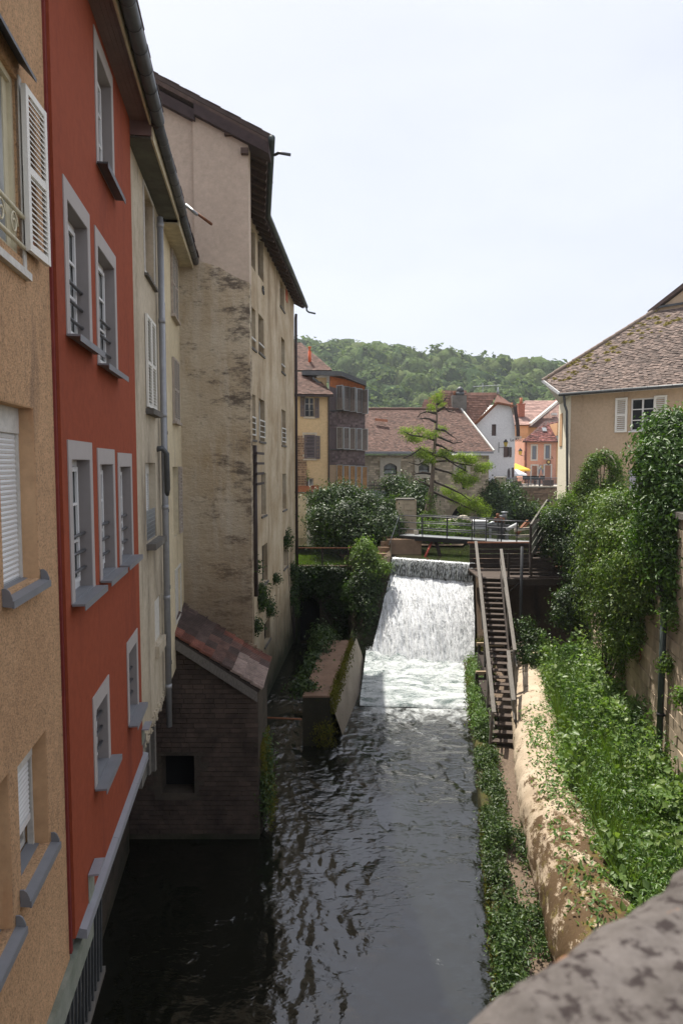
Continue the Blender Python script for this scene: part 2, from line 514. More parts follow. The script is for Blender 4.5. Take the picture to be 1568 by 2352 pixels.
leafy('dark_leaf', (0.022, 0.048, 0.013), (0.034, 0.068, 0.016), (0.08, 0.125, 0.028), 0.25)
leafy('ivy_leaf', (0.020, 0.042, 0.013), (0.030, 0.060, 0.016), (0.05, 0.085, 0.022))
leafy('tree_leaf', (0.040, 0.090, 0.015), (0.060, 0.125, 0.019), (0.10, 0.175, 0.028), 0.25)
leafy('bright_leaf', (0.085, 0.150, 0.028), (0.11, 0.18, 0.035), (0.16, 0.22, 0.05))
leafy('weed_leaf', (0.080, 0.150, 0.045), (0.115, 0.20, 0.055), (0.19, 0.27, 0.08), 0.3)
leafy('bank_leaf', (0.030, 0.060, 0.015), (0.048, 0.088, 0.021), (0.10, 0.145, 0.036), 0.25)
leafy('grass_blade', (0.07, 0.13, 0.02), (0.11, 0.18, 0.03), (0.17, 0.22, 0.05), 0.3)
leafy('bright_weed', (0.10, 0.165, 0.045), (0.14, 0.22, 0.06), (0.22, 0.29, 0.09), 0.35)
leafy('larch_leaf', (0.14, 0.20, 0.04), (0.19, 0.26, 0.05), (0.28, 0.34, 0.08), 0.45, 0.6, 0.2)
leafy('hill_leaf', (0.060, 0.098, 0.034), (0.09, 0.138, 0.044), (0.155, 0.20, 0.068), 0.2, 0.8, 0.05, 0.16)
leafy('moss_tuft', (0.09, 0.085, 0.012), (0.14, 0.125, 0.018), (0.07, 0.09, 0.012), 0.1, 0.9, 0.1)

def forest(name):
    t = NT(name)
    g = t.n("ShaderNodeNewGeometry")
    a = t.ramp(g.outputs["Random Per Island"], [(0.0, (0.028, 0.058, 0.022)), (0.4, (0.055, 0.098, 0.03)), (0.8, (0.105, 0.155, 0.045)), (1.0, (0.14, 0.18, 0.06))])
    k = t.ramp(t.noise(0.55, 5, 0.75), [(0.3, 0.55), (0.7, 1.4)])
    nm = t.bump(t.noise(0.7, 6, 0.8), 1.0, 1.6)
    t.bsdf(t.mix(1.0, a, k, 'MULTIPLY'), 0.9, nm, 0.05)
forest('forest_leaf')

# mossy shells of concrete: the buried pipe
def pipe_mat():
    t = NT('pipe_concrete')
    col = t.mix(t.ramp(t.noise(0.9, 5, 0.6), [(0.35, 0.0), (0.65, 1.0)]), (0.54, 0.445, 0.33), (0.42, 0.33, 0.235))
    z = t.n("ShaderNodeSeparateXYZ"); t.l(t.n("ShaderNodeNewGeometry").outputs["Position"], z.inputs[0])
    near = t.ramp(t.math('MULTIPLY_ADD', z.outputs[1], -1 / 9.0, 19.0 / 9.0), [(0.2, 0.0), (0.95, 1.0)])
    m = t.ramp(t.math('ADD', t.noise(2.2, 12, 0.8, sc=(1.2, 0.8, 1.2)), t.math('MULTIPLY', near, 0.15)), [(0.555, 0.0), (0.61, 0.95)])
    col = t.mix(m, col, (0.080, 0.048, 0.022))
    m2 = t.ramp(t.noise(3.4, 8, 0.78, dist=0.1), [(0.54, 0.0), (0.60, 0.8)])
    col = t.mix(t.math('MULTIPLY', m2, near), col, (0.15, 0.12, 0.03))
    nm = t.bump(t.noise(14, 6, 0.8), 0.6, 0.02)
    nm = t.bump(t.noise(3.5, 8, 0.7), 0.5, 0.04, nm)
    t.bsdf(col, 0.92, nm, 0.15)
pipe_mat()

stucco('pier_body', (0.035, 0.032, 0.02), (0.022, 0.021, 0.014), 16, .9, .03, (0.045, .045, .012), .4, 1.4, streak=False)
def gable_mat():
    t = NT('gable_lower')
    a = t.ramp(t.noise(0.55, 6, 0.62), [(0.38, 0.0), (0.62, 1.0)])
    col = t.mix(a, (0.66, 0.56, 0.405), (0.49, 0.375, 0.235))
    v = t.ramp(t.noise(1.6, 6, 0.7, sc=(1, 1, 0.14)), [(0.48, 0.0), (0.66, 0.55)])
    col = t.mix(v, col, (0.74, 0.68, 0.56))
    sp = t.n("ShaderNodeSeparateXYZ"); t.l(t.n("ShaderNodeNewGeometry").outputs["Position"], sp.inputs[0])
    g = t.ramp(t.math('MULTIPLY_ADD', sp.outputs[0], 0.5, 2.15), [(0.0, 0.0), (1.0, 0.11)])   # soot gathers at the open corner
    n = t.noise(1.5, 10, 0.78, sc=(0.75, 1, 1.9), dist=0.05)
    m = t.ramp(t.math('ADD', n, g), [(0.582, 0.0), (0.69, 0.9)])
    col = t.mix(m, col, (0.115, 0.090, 0.070))
    n2 = t.noise(5.5, 8, 0.8, sc=(0.7, 1, 1.5))
    col = t.mix(t.ramp(n2, [(0.58, 0.0), (0.70, 0.7)]), col, (0.17, 0.13, 0.09))
    wv = t.math('ADD', sp.outputs[2], t.math('MULTIPLY', t.noise(0.9, 5, 0.7), 3.0))
    col = t.mix(t.ramp(t.math('MULTIPLY_ADD', wv, -0.25, 0.30), [(0.0, 0.0), (1.0, 0.75)]), col, (0.19, 0.135, 0.085))
    nm = t.bump(t.noise(16, 5, 0.75), 0.8, 0.02)
    nm = t.bump(t.noise(2.8, 7, 0.75, sc=(0.8, 1, 1.6)), 1.0, 0.09, nm)
    t.bsdf(col, 0.93, nm, 0.15)
gable_mat()

def parapet_mat():
    t = NT('lichen_stone')
    col = t.mix(t.ramp(t.noise(14, 6, 0.7), [(0.35, 0.0), (0.65, 1.0)]), (0.160, 0.143, 0.134), (0.085, 0.075, 0.068))
    col = t.mix(t.ramp(t.noise(42, 4, 0.66, dist=0.1), [(0.52, 0.0), (0.60, 0.9)]), col, (0.032, 0.025, 0.024))
    col = t.mix(t.ramp(t.noise(15, 4, 0.6), [(0.64, 0.0), (0.71, 0.8)]), col, (0.30, 0.14, 0.06))
    nm = t.bump(t.noise(40, 6, 0.7), 0.9, 0.006)
    t.bsdf(col, 0.95, nm, 0.1)
parapet_mat()

def water_mat(name, base, foam_y=None, scale=2.2, strength=0.35, rough=0.03, ior=1.8):
    t = NT(name)
    sp = t.n("ShaderNodeSeparateXYZ")
    t.l(t.n("ShaderNodeNewGeometry").outputs["Position"], sp.inputs[0])
    n1 = t.noise(scale, 3, 0.55, sc=(0.75, 1.25, 1), dist=0.3, rot=(0, 0, 0.25))
    n2 = t.noise(scale * 3.6, 4, 0.6, sc=(0.8, 1.2, 1), dist=0.3)
    h = t.math('ADD', n1, t.math('MULTIPLY', n2, 0.22))
    calm = t.ramp(t.noise(0.55, 3, 0.6, sc=(1.2, 0.7, 1)), [(0.42, 0.25), (0.60, 1.0)])
    h = t.math('MULTIPLY', h, calm)
    if foam_y:
        y0, y1 = foam_y
        far = t.math('MULTIPLY_ADD', sp.outputs[1], 1 / (y1 - y0), -y0 / (y1 - y0))
        k = t.ramp(far, [(0.0, 0.42), (0.3, 0.6), (0.6, 0.95), (1.0, 1.0)])
        h = t.math('MULTIPLY', h, k)
    nm = t.bump(h, strength, 0.22)
    b = t.n("ShaderNodeBsdfPrincipled")
    b.inputs["Roughness"].default_value = rough
    b.inputs["IOR"].default_value = ior
    t.l(nm, b.inputs["Normal"])
    if foam_y:
        fn = t.noise(1.9, 10, 0.74, dist=0.6, sc=(1.0, 0.75, 1))
        fn2 = t.noise(9, 6, 0.75, dist=.4)
        f = t.math('ADD', t.math('MULTIPLY', fn, 0.8), t.math('MULTIPLY', fn2, 0.25))
        amt = t.ramp(far, [(0.0, 0.0), (0.60, 0.0), (0.82, 0.11), (0.93, 0.28), (1.0, 0.42)])
        f = t.math('ADD', f, amt)
        side = t.ramp(t.math('MULTIPLY_ADD', t.math('MULTIPLY_ADD', sp.outputs[1], -0.13, sp.outputs[0]), 0.5, 1.65), [(0.0, 0.0), (0.5, 1.0)])
        f = t.math('MULTIPLY', f, side)
        f = t.ramp(f, [(0.66, 0.0), (0.98, 1.0)])
        col = t.mix(f, base, (0.80, 0.84, 0.83))
        t.l(col, b.inputs["Base Color"])
        t.l(t.math('MULTIPLY_ADD', f, 0.6, rough), b.inputs["Roughness"])
    else:
        b.inputs["Base Color"].default_value = (*base, 1)
    t.l(b.outputs[0], t.out.inputs[0])
water_mat('river_water', (0.008, 0.009, 0.006), (9.0, 25.8), 1.9, 0.6)
water_mat('upper_water', (0.03, 0.035, 0.015), None, 1.2, 0.10)

def pool_mat():
    t = NT('pool_water')
    f = t.math('ADD', t.math('MULTIPLY', t.noise(1.6, 10, 0.74, dist=0.6, sc=(0.7, 1.3, 1)), 0.8), t.math('MULTIPLY', t.noise(8, 6, 0.7, dist=1), 0.25))
    f = t.ramp(f, [(0.42, 0.0), (0.66, 1.0)])
    col = t.mix(f, (0.12, 0.17, 0.16), (0.86, 0.89, 0.89))
    nm = t.bump(t.noise(3, 8, 0.7, dist=1), 0.8, 0.2)
    t.bsdf(col, t.math('MULTIPLY_ADD', f, 0.5, 0.12), nm, 0.5)
pool_mat()

def fall_mat():
    t = NT('falling_water')
    n1 = t.noise(7.0, 8, 0.72, sc=(1.5, 0.30, 0.30), dist=0.1)
    n2 = t.noise(22, 6, 0.78, sc=(1.2, 0.6, 0.6), dist=0.1)
    f = t.math('ADD', t.math('MULTIPLY', n1, 0.6), t.math('MULTIPLY', n2, 0.45))
    f = t.ramp(f, [(0.40, 0.0), (0.54, 1.0)])
    col = t.mix(f, (0.15, 0.17, 0.18), (0.82, 0.84, 0.85))
    nm = t.bump(n1, 0.6, 0.08)
    t.bsdf(col, 0.45, nm, 0.5)
fall_mat()
def veil_mat():
    t = NT('veil_water')
    n1 = t.noise(13, 4, 0.65, sc=(1.7, 1.7, 0.04), dist=0.05)
    f = t.ramp(n1, [(0.42, 0.0), (0.64, 1.0)])
    col = t.mix(f, (0.045, 0.05, 0.045), (0.66, 0.69, 0.69))
    nm = t.bump(n1, 0.4, 0.04)
    t.bsdf(col, 0.18, nm, 0.6)
veil_mat()
# ------------------------------------------------------------ building kit
def frame_bars(mb, fc, s0, s1, z0, z1, t0, t1, w, cross=(), mid=(), bw=None):
    """a rectangular frame; mid = upright positions 0..1, cross = bar heights 0..1"""
    bw = bw or w * 0.6
    mb.box(fc, s0, s0 + w, t0, t1, z0, z1)
    mb.box(fc, s1 - w, s1, t0, t1, z0, z1)
    mb.box(fc, s0 + w, s1 - w, t0, t1, z1 - w, z1)
    mb.box(fc, s0 + w, s1 - w, t0, t1, z0, z0 + w)
    for m in mid:
        c = s0 + (s1 - s0) * m
        mb.box(fc, c - w / 2, c + w / 2, t0 + .002, t1 + .004, z0 + w, z1 - w)
    for m in cross:
        c = z0 + (z1 - z0) * m
        mb.box(fc, s0 + w, s1 - w, t0 + .004, t1 - .004, c - bw / 2, c + bw / 2)

def window(parent, fc, r, t=-0.2, frame='white_frame', glass='pane', w=0.06, cross=(0.33, 0.66), mid=(0.5,), label=None):
    s0, s1, z0, z1 = r
    mb = MB()
    frame_bars(mb, fc, s0 - .01, s1 + .01, z0 - .01, z1 + .01, t - 0.05, t, w, cross, mid)
    f = mb.build('window', frame, parent, origin=fc.p((s0 + s1) / 2, t, z0))
    if label: f["label"] = label
    g = MB()
    g.box(fc, s0 - .01, s1 + .01, t - 0.035, t - 0.028, z0 - .01, z1 + .01)
    g.build('pane', glass, f)
    return f

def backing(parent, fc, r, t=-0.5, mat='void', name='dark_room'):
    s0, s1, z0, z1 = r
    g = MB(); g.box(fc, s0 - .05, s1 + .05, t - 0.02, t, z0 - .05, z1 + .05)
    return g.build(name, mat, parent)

def louvers(parent, fc, r, t, th, mat, n=14, rails=(0.0, 0.5, 1.0), w=0.06, tilt=0.035, name='shutter', label=None, sub=True, slat_mat=None):
    """a louvred shutter leaf hanging in the plane of fc; each slat is its own piece"""
    s0, s1, z0, z1 = r
    mb = MB()
    mb.box(fc, s0, s0 + w, t, t + th, z0, z1)
    mb.box(fc, s1 - w, s1, t, t + th, z0, z1)
    zs = []
    for q in rails:
        zc = z0 + (z1 - z0) * q
        a = min(max(zc - w / 2, z0), z1 - w)
        mb.box(fc, s0 + w, s1 - w, t + .002, t + th - .002, a, a + w)
        zs.append((a, a + w))
    f = mb.build(name, mat, parent, origin=fc.p(s0, t, z0))
    if label: f["label"] = label
    zs.sort()
    me = None
    for (a, b), (c, d) in zip(zs[:-1], zs[1:]):
        k = max(2, round(n * (c - b) / (z1 - z0)))
        h = (c - b) / k
        for i in range(k):
            zc = b + (i + .5) * h
            if me is None:
                sl = MB()
                A, B = s0 + w, s1 - w
                sl.hexa([fc.p(A, t + th * .9, zc - tilt), fc.p(B, t + th * .9, zc - tilt), fc.p(B, t + th * .1, zc + tilt - .012), fc.p(A, t + th * .1, zc + tilt - .012),
                         fc.p(A, t + th * .9, zc - tilt + .012), fc.p(B, t + th * .9, zc - tilt + .012), fc.p(B, t + th * .1, zc + tilt), fc.p(A, t + th * .1, zc + tilt)])
                org = fc.p(A, t, zc)
                me = sl.mesh('slat', slat_mat or mat, org)
            link('slat', me, f, fc.p(s0 + w, t, zc))
    return f

def gutter(parent, pts, r=0.075, mat='zinc', seams=0.45, name='gutter'):
    """half-round gutter with collars"""
    mb = MB()
    mb.tube(pts, r, 10)
    g = mb.build(name, mat, parent, True)
    n = 0
    me = MB()
    for a, b in zip(pts[:-1], pts[1:]):
        a, b = Vector(a), Vector(b)
        k = max(1, int((b - a).length / seams))
        d = (b - a).normalized()
        for i in range(1, k):
            c = a + (b - a) * (i / k)
            cm = MB(); cm.tube([c - d * .012, c + d * .012], r * 1.07, 10)
            cm.build('collar', mat, g, True)
    return g

def roofplane(parent, pts, thick=0.12, mat='roof_underlay', name='roof'):
    pts = [Vector(p) for p in pts]
    nrm = (pts[1] - pts[0]).cross(pts[2] - pts[0]).normalized()
    if nrm.z < 0: nrm = -nrm
    return MB().poly(pts, nrm, thick, back=True).build(name, mat, parent)

def tiles(parent, pts, tw, te, mat, seed=1, lift=0.03, rough=0.0, th=0.018, name='roof_tiles', slab='roof_underlay', label=None, extra=0.0):
    """courses of plain tiles over a planar polygon whose first edge is the eave"""
    rnd = random.Random(seed)
    pts = [Vector(p) for p in pts]
    o = pts[0]
    u = (pts[1] - pts[0]).normalized()
    nrm = (pts[1] - pts[0]).cross(pts[2] - pts[0]).normalized()
    if nrm.z < 0: nrm = -nrm
    w = nrm.cross(u)
    if w.z < 0: w = -w
    q = [((p - o).dot(u), (p - o).dot(w)) for p in pts]
    base = roofplane(parent, pts, 0.1, slab)
    lo, hi = min(b for a, b in q), max(b for a, b in q)
    def spans(y):
        xs = []
        for (x1, y1), (x2, y2) in zip(q, q[1:] + q[:1]):
            if (y1 <= y < y2) or (y2 <= y < y1):
                xs.append(x1 + (y - y1) / (y2 - y1) * (x2 - x1))
        xs.sort()
        return list(zip(xs[::2], xs[1::2]))
    V, Q = [], []
    rows = int((hi - lo) / te)
    for j in range(rows + 1):
        y = lo + j * te
        for a, b in spans(min(y + te * .5, hi - 1e-4)):
            x = a - (tw * .5 if j % 2 else 0)
            while x < b:
                xa, xb = max(x + .004, a - .02), min(x + tw - .004, b + .02)
                x += tw
                if xb - xa < tw * .25: continue
                dz = rnd.uniform(-1, 1) * rough
                dy = rnd.uniform(-1, 1) * (rough * .8 + te * .04)
                y0, y1 = y - te * .12 + dy, min(y + te * 1.25, hi)
                b0 = lift + dz
                k = len(V)
                c1 = rnd.uniform(-1, 1) * rough
                for (xx, yy, hh) in ((xa, y0, b0 + c1), (xb, y0, b0 - c1), (xb, y1, .004), (xa, y1, .004), (xa, y0, b0 + c1 - th), (xb, y0, b0 - c1 - th)):
                    V.append(o + u * xx + w * yy + nrm * hh)
                Q += [(k, k + 1, k + 2, k + 3), (k + 4, k + 5, k + 1, k), (k + 4, k, k + 3, k + 3), (k + 1, k + 5, k + 2, k + 2)]
    Q = [f if f[2] != f[3] else (f[0], f[1], f[2]) for f in Q]
    me = bpy.data.meshes.new(name)
    w0 = at(base)
    me.from_pydata([tuple(v - w0) for v in V], [], Q)
    me.materials.append(M[mat])
    ob = link(name, me, base)
    ob["kind"] = "stuff"
    return base, u, w, nrm, o

# ------------------------------------------------------------ left bank of the river
dR = (-0.135, 1.0)
FR = Fac(-1.82, 0, *dR)                      # orange and red fronts share this line
U = FR.s
EAVE = 5.06
def row_house(name, loc, label, cat='house'):
    return thing(name, loc, label, cat)
kz = lambda s: FR.p(s, 0, -4.9)

# --- orange house
sO0, sOR, sRG = FR.s(-900) if False else 1.2, FR.s(128, 1065), FR.s(307, 1065)
orange = row_house('orange_house', FR.p(3.5, 0, -5), 'orange rough rendered house with roller shutters nearest on the left')
Wf = []
w0 = (FR.s(-150, 400), FR.s(46, 380), FR.hit(20, 565)[1], FR.hit(20, 150)[1])
w1 = FR.rect(2, 84, 928, 1352)
w2 = FR.rect(44, 112, 1712, 2003)
w3 = (FR.s(-75, 1900), FR.s(27, 1975), FR.hit(0, 2195)[1], FR.hit(0, 1800)[1])
ow = [w0, w1, w2, w3]
MB().wall(FR, [(0.6, -4.9), (sOR, -4.9), (sOR, 9.2), (0.6, 9.2)], ow, 6.0, 0.22).build('wall', 'orange_render', orange)  # unseen upper part made taller to shade the near parapet
for r in ow[1:]:                             # smooth painted reveals
    s0, s1, z0, z1 = r
    mb = MB()
    mb.box(FR, s1 - .008, s1 + .001, -0.215, -0.004, z0, z1)
    mb.box(FR, s0 - .001, s0 + .008, -0.215, -0.004, z0, z1)
    mb.box(FR, s0, s1, -0.215, -0.004, z1 - .008, z1 + .001)
    mb.build('reveal', 'reveal_render', orange)
def roller(parent, fc, r, t, drop=1.0, mat='roller', pitch=0.042, label=None, box=0.22):
    s0, s1, z0, z1 = r
    mb = MB()
    mb.box(fc, s0, s1, t - .02, t + .035, z1 - box, z1)                 # shutter box
    mb.box(fc, s0, s0 + .035, t - .02, t + .03, z0, z1 - box)
    mb.box(fc, s1 - .035, s1, t - .02, t + .03, z0, z1 - box)
    f = mb.build('roller_shutter', 'old_white', parent, origin=fc.p(s0, t, z0))
    if label: f["label"] = label
    me = MB()
    za = z1 - box
    n = int((za - z0) * drop / pitch)
    A, B = s0 + .04, s1 - .05
    sl = MB()
    sl.hexa([fc.p(A, t + .006, 0), fc.p(B, t + .006, 0), fc.p(B, t - .006, 0), fc.p(A, t - .006, 0),
             fc.p(A, t + .014, pitch * .5), fc.p(B, t + .014, pitch * .5), fc.p(B, t - .006, pitch * .5), fc.p(A, t - .006, pitch * .5)])
    sl.add([fc.p(A, t + .014, pitch * .5), fc.p(B, t + .014, pitch * .5), fc.p(B, t + .004, pitch * .93), fc.p(A, t + .004, pitch * .93)], [(0, 1, 2, 3)])
    m = sl.mesh('slat', mat, fc.p(A, t, 0))
    for i in range(n):
        link('slat', m, f, fc.p(A, t, za - (i + 1) * pitch))
    zb = za - n * pitch
    bb = MB(); bb.box(fc, A, B, t - .008, t + .016, zb - .06, zb - .003)
    bb.build('bottom_bar', 'white_frame', f)
    return f
def big_sill(parent, fc, r, w=0.2, ov=0.09, th=0.035, mat='sill_metal', curb=True, back=-0.3):
    s0, s1, z0, z1 = r
    mb = MB()
    a, b = s0 - ov, s1 + ov
    mb.hexa([fc.p(s0, back, z0 - th + .02), fc.p(s1, back, z0 - th + .02), fc.p(b, w, z0 - th - .03), fc.p(a, w, z0 - th - .03),
             fc.p(s0, back, z0 + .02), fc.p(s1, back, z0 + .02), fc.p(b, w, z0 - .03), fc.p(a, w, z0 - .03)][0:4][::-1] +
            [fc.p(s0, back, z0 + .02), fc.p(s1, back, z0 + .02), fc.p(b, w, z0 - .03), fc.p(a, w, z0 - .03)][::-1])
    mb.box(fc, a, b, w - .003, w + .012, z0 - .085, z0 - .03)             # front drip
    if curb:
        for e in (a, b - .012):
            pr = [(0.003, z0 - .07), (w, z0 - .08), (w, z0 - .01), (w * .72, z0 + .045), (w * .4, z0 + .065), (0.003, z0 + .065)]
            k0 = len(mb.v)
            mb.v += [fc.p(e, t, z) for t, z in pr] + [fc.p(e + .012, t, z) for t, z in pr]
            k = len(pr)
            mb.f += [[k0 + i for i in range(k)], [k0 + k + i for i in range(k)][::-1]]
            mb.f += [[k0 + i, k0 + k + i, k0 + k + (i + 1) % k, k0 + (i + 1) % k] for i in range(k)]
    return mb.build('sill', mat, parent)
for r, dr, lb in ((w1, 1.0, 'fully lowered white roller shutter'), (w2, 0.66, 'roller shutter left a third open'), (w3, 1.0, None)):
    roller(orange, FR, r, -0.155, dr, label=lb)
    big_sill(orange, FR, r, .075, .05, back=-.19)
backing(orange, FR, w2, -0.26, 'void')
f = MB(); frame_bars(f, FR, w2[0], w2[1], w2[2] + .02, w2[3] - .3, -.23, -.20, .06)
f.build('window_frame', 'old_white', orange)
# upper window: cream frame, scrolled guard, folding shutter, awning
s0, s1, z0, z1 = w0
mb = MB(); frame_bars(mb, FR, s0, s1, z0, z1, -.10, -.04, .05, (), (0.5,))
mb.box(FR, s1 - .14, s1 - .05, -.10, -.07, z0, z1)
wf = mb.build('window', 'cream_frame', orange, label='cream painted window with scrolled guard rail')
g = MB(); g.box(FR, s0, s1, -.085, -.08, z0, z1); g.build('pane', 'milky_pane', wf)
tr = MB(); tr.box(FR, s1, s1 + .07, -.02, .012, z0 - .1, z1 + .04); tr.box(FR, s0, s1 + .07, -.02, .05, z0 - .16, z0 - .1)
tr.build('window_trim', 'old_white', orange)
gr = MB()
for dz in (0.32, 0.08):
    gr.tube([FR.p(s0, .02, z0 + dz), FR.p(s1 - .02, .02, z0 + dz)], .018, 8)
for k in range(6):
    c = s1 - .25 - k * .28
    pts = [FR.p(c + math.cos(a) * .085 * (1 - a / 12), .02, z0 + .20 + math.sin(a) * .10 * (1 - a / 12)) for a in np.linspace(0, 9, 22)]
    gr.tube(pts, .008, 5)
gr.build('guard_rail', 'cream_frame', wf, True)
aw = MB()
p1, p2 = FR.hit(66, 163)
zA = FR.hit(44, 165)[1] + 0.02
aw.hexa([FR.p(s0, .13, z1 + .02), FR.p(s1 + .07, .13, z1 + .02), FR.p(s1 + .07, -.0, z1 + .16), FR.p(s0, 0, z1 + .16),
         FR.p(s0, .13, z1 + .05), FR.p(s1 + .07, .13, z1 + .05), FR.p(s1 + .07, 0, z1 + .22), FR.p(s0, 0, z1 + .22)])
aw.build('awning_sheet', 'zinc', orange)
# folded-back shutter, hinged beside the window, standing slightly off the wall
a0 = FR.p(*[FR.s(58, 400, .05), .05, 0]); 
sh0 = FR.p(FR.s(54, 400, .03), .03, 0); sh1 = FR.p(FR.s(101, 400, .06), .06, 0)
FSH = Fac(sh0.x, sh0.y, sh1.x - sh0.x, sh1.y - sh0.y)
Ls = (sh1 - sh0).length
zt = FR.hit(78, 255)[1]; zb = FR.hit(83, 605)[1]
louvers(orange, FSH, (0, Ls, zb, zt), 0, .04, 'white_shutter', 30, (0, .5, 1.0), .055, .022, label='open white louvred shutter leaf')
hg = MB()
for zz in (zb + .1, zt - .12):
    hg.tube([FR.p(s1 + .09, .0, zz), FR.p(s1 + .09, .055, zz)], .02, 7)
    hg.tube([FR.p(s1 + .09, .055, zz - .06), FR.p(s1 + .09, .055, zz + .06)], .018, 7)
hg.build('hinge', 'rust', orange)
vt = MB(); c = FR.p(*[FR.s(112, 305), .0, FR.hit(112, 305)[1]])
ring = [c + FR.d * math.cos(a) * .09 + Vector((0, 0, 1)) * math.sin(a) * .12 for a in np.linspace(0, 2 * math.pi, 19)[:-1]]
vt.poly([p + FR.n * .02 for p in ring], FR.n, .03)
for k in range(-3, 4):
    vt.box(FR, FR.s(112, 305) - .06, FR.s(112, 305) + .06, .02, .032, c.z + k * .025 - .006, c.z + k * .025 + .006)
vt.build('air_vent', 'cream_frame', orange)
# concrete ledge below the orange front
ld = MB(); ld.box(FR, 0.6, FR.s(205, 2140), -.2, .05, -5.22, -4.905)
ld.build('ledge', 'ledge_concrete', orange)

# --- red house
red = row_house('red_house', FR.p(8.8, 0, -4.8), 'brick red rendered house with grey framed windows')
T = 0.05
def rrect(x0, x1, a, b, c, d):
    """outer surround: top-left, top-right, bottom-left, bottom-right y"""
    return FR.rect(x0, x1, (a + b) / 2, (c + d) / 2, T)
rw = [
 rrect(219, 259, 63, 190, 363, 455), rrect(149, 207, 400, 507, 760, 815), rrect(221, 267, 518, 600, 832, 868),
 rrect(159, 214, 1007, 1021, 1394, 1351), rrect(226, 265, 1026, 1036, 1334, 1314), rrect(272, 304, 1037, 1045, 1300, 1281),
 rrect(292, 317, 1477, 1437, 1675, 1618), rrect(214, 252, 1598, 1548, 1820, 1741)]
rb = -4.72
top = EAVE + .35
MBW = MB().wall(FR, [(sOR + .03, rb), (sRG, rb), (sRG, top), (sOR + .03, top)], rw, 6.0, 0.02, T)
MBW.build('wall', 'red_render', red)
ed = MB(); ed.box(FR, sOR - .02, sOR + .032, -.3, .022, rb - .12, top)
ed.build('edge_bead', 'red_edge', red)
for i, r in enumerate(rw):
    s0, s1, z0, z1 = r
    fw, ft = .125, .19
    hole = (s0 + fw, s1 - fw * .95, z0 + .03, z1 - ft)
    sur = MB().wall(FR, [(s0, z0), (s1, z0), (s1, z1), (s0, z1)], [hole], .05, .17, T + .012)
    w = sur.build('window_surround', 'grey_paint', red)
    hs0, hs1, hz0, hz1 = hole
    rv = MB()                                     # duller reveals
    rv.box(FR, hs1 - .006, hs1 + .001, -.13, T + .004, hz0, hz1)
    rv.box(FR, hs0 - .001, hs0 + .006, -.13, T + .004, hz0, hz1)
    rv.box(FR, hs0, hs1, -.13, T + .004, hz1 - .006, hz1 + .001)
    rv.build('reveal', 'lilac_reveal', w)
    fr = MB()
    frame_bars(fr, FR, hs0, hs1, hz0, hz1, -.125, -.08, .075, (), (.5,))
    frame_bars(fr, FR, hs0 + .07, (hs0 + hs1) / 2 - .02, hz0 + .08, hz1 - .08, -.08, -.055, .05, (0.36, 0.68), (), .03)
    frame_bars(fr, FR, (hs0 + hs1) / 2 + .02, hs1 - .07, hz0 + .08, hz1 - .08, -.08, -.055, .05, (0.36, 0.68), (), .03)
    wo = fr.build('window', 'white_frame', red, origin=FR.p((hs0 + hs1) / 2, -.2, hz0))
    gl = MB(); gl.box(FR, hs0, hs1, -.105, -.095, hz0, hz1); gl.build('pane', 'curtain_pane', wo)
    if i != 0:
        for k in range(3):
            rr = MB(); zz = hz0 + .22 + k * .19
            rr.tube([FR.p(hs0, -.02, zz), FR.p(hs1, -.02, zz)], .019, 8)
            rr.build('guard_bar', 'rail_metal', wo, True)
    sl = MB()
    sl.box(FR, s0 - .03, s1 + .03, T + .014, T + .135, z0 - .01, z0 + .012)
    sl.box(FR, s0 - .03, s1 + .03, T + .135, T + .142, z0 - .055, z0 + .013)
    sl.box(FR, hs0, hs1, -.075, T + .014, z0 + .012, z0 + .036)
    sl.build('sill', 'sill_metal' if i else 'zinc', red)
# small vents
for (x0, x1, yt, yb) in ((203, 216, 1992, 2062), (325.5, 332, 1668, 1705)):
    s0, s1, z0, z1 = FR.rect(x0, x1, yt, yb, T)
    v = MB(); v.box(FR, s0, s1, T - .001, T + .008, z0, z1)
    o = v.build('vent', 'ledge_concrete', red)
    v = MB(); v.box(FR, s0 - .03, s1 + .03, T + .009, T + .12, z1, z1 + .02); v.build('vent_cover', 'flashing', o)
fl = MB()
cuts = [FR.s(207, 2140, T + .1), FR.s(280, 1985, T + .1), FR.s(322, 1830, T + .1), sRG + .12]
for a, b in zip(cuts[:-1], cuts[1:]):
    fl = MB()
    fl.hexa([FR.p(a + .006, -.05, rb - .10), FR.p(b, -.05, rb - .10), FR.p(b, T + .07, rb - .13), FR.p(a + .006, T + .07, rb - .13),
             FR.p(a + .006, -.05, rb + .02), FR.p(b, -.05, rb + .02), FR.p(b, T + .07, rb - .03), FR.p(a + .006, T + .07, rb - .03)][::-1])
    fl.build('flashing', 'flashing', red)

# iron grating under the red front
gr = thing('gallery_railing', FR.p(6.5, .02, -6.1), 'rusty slatted iron railing below the grey flashing of the red house', 'railing')
g = MB(); ge = FR.s(236, 2190, .02)
g.bar(FR.p(4.0, .02, -6.02), FR.p(ge, .02, -6.02), .06, .07)
g.bar(FR.p(4.0, .02, -5.25), FR.p(ge, .02, -5.0), .04, .05)
g.bar(FR.p(4.0, -.25, -6.22), FR.p(ge, -.25, -6.22), .05, .09)
g.build('rail', 'old_concrete', gr)
k = 0; sx = 4.1
while sx < ge + .01:
    q = MB(); q.bar(FR.p(sx, .02, -6.0), FR.p(sx + .05, .03, -4.95), .022, .022)
    q.build('bar', 'zinc', gr); sx += .145

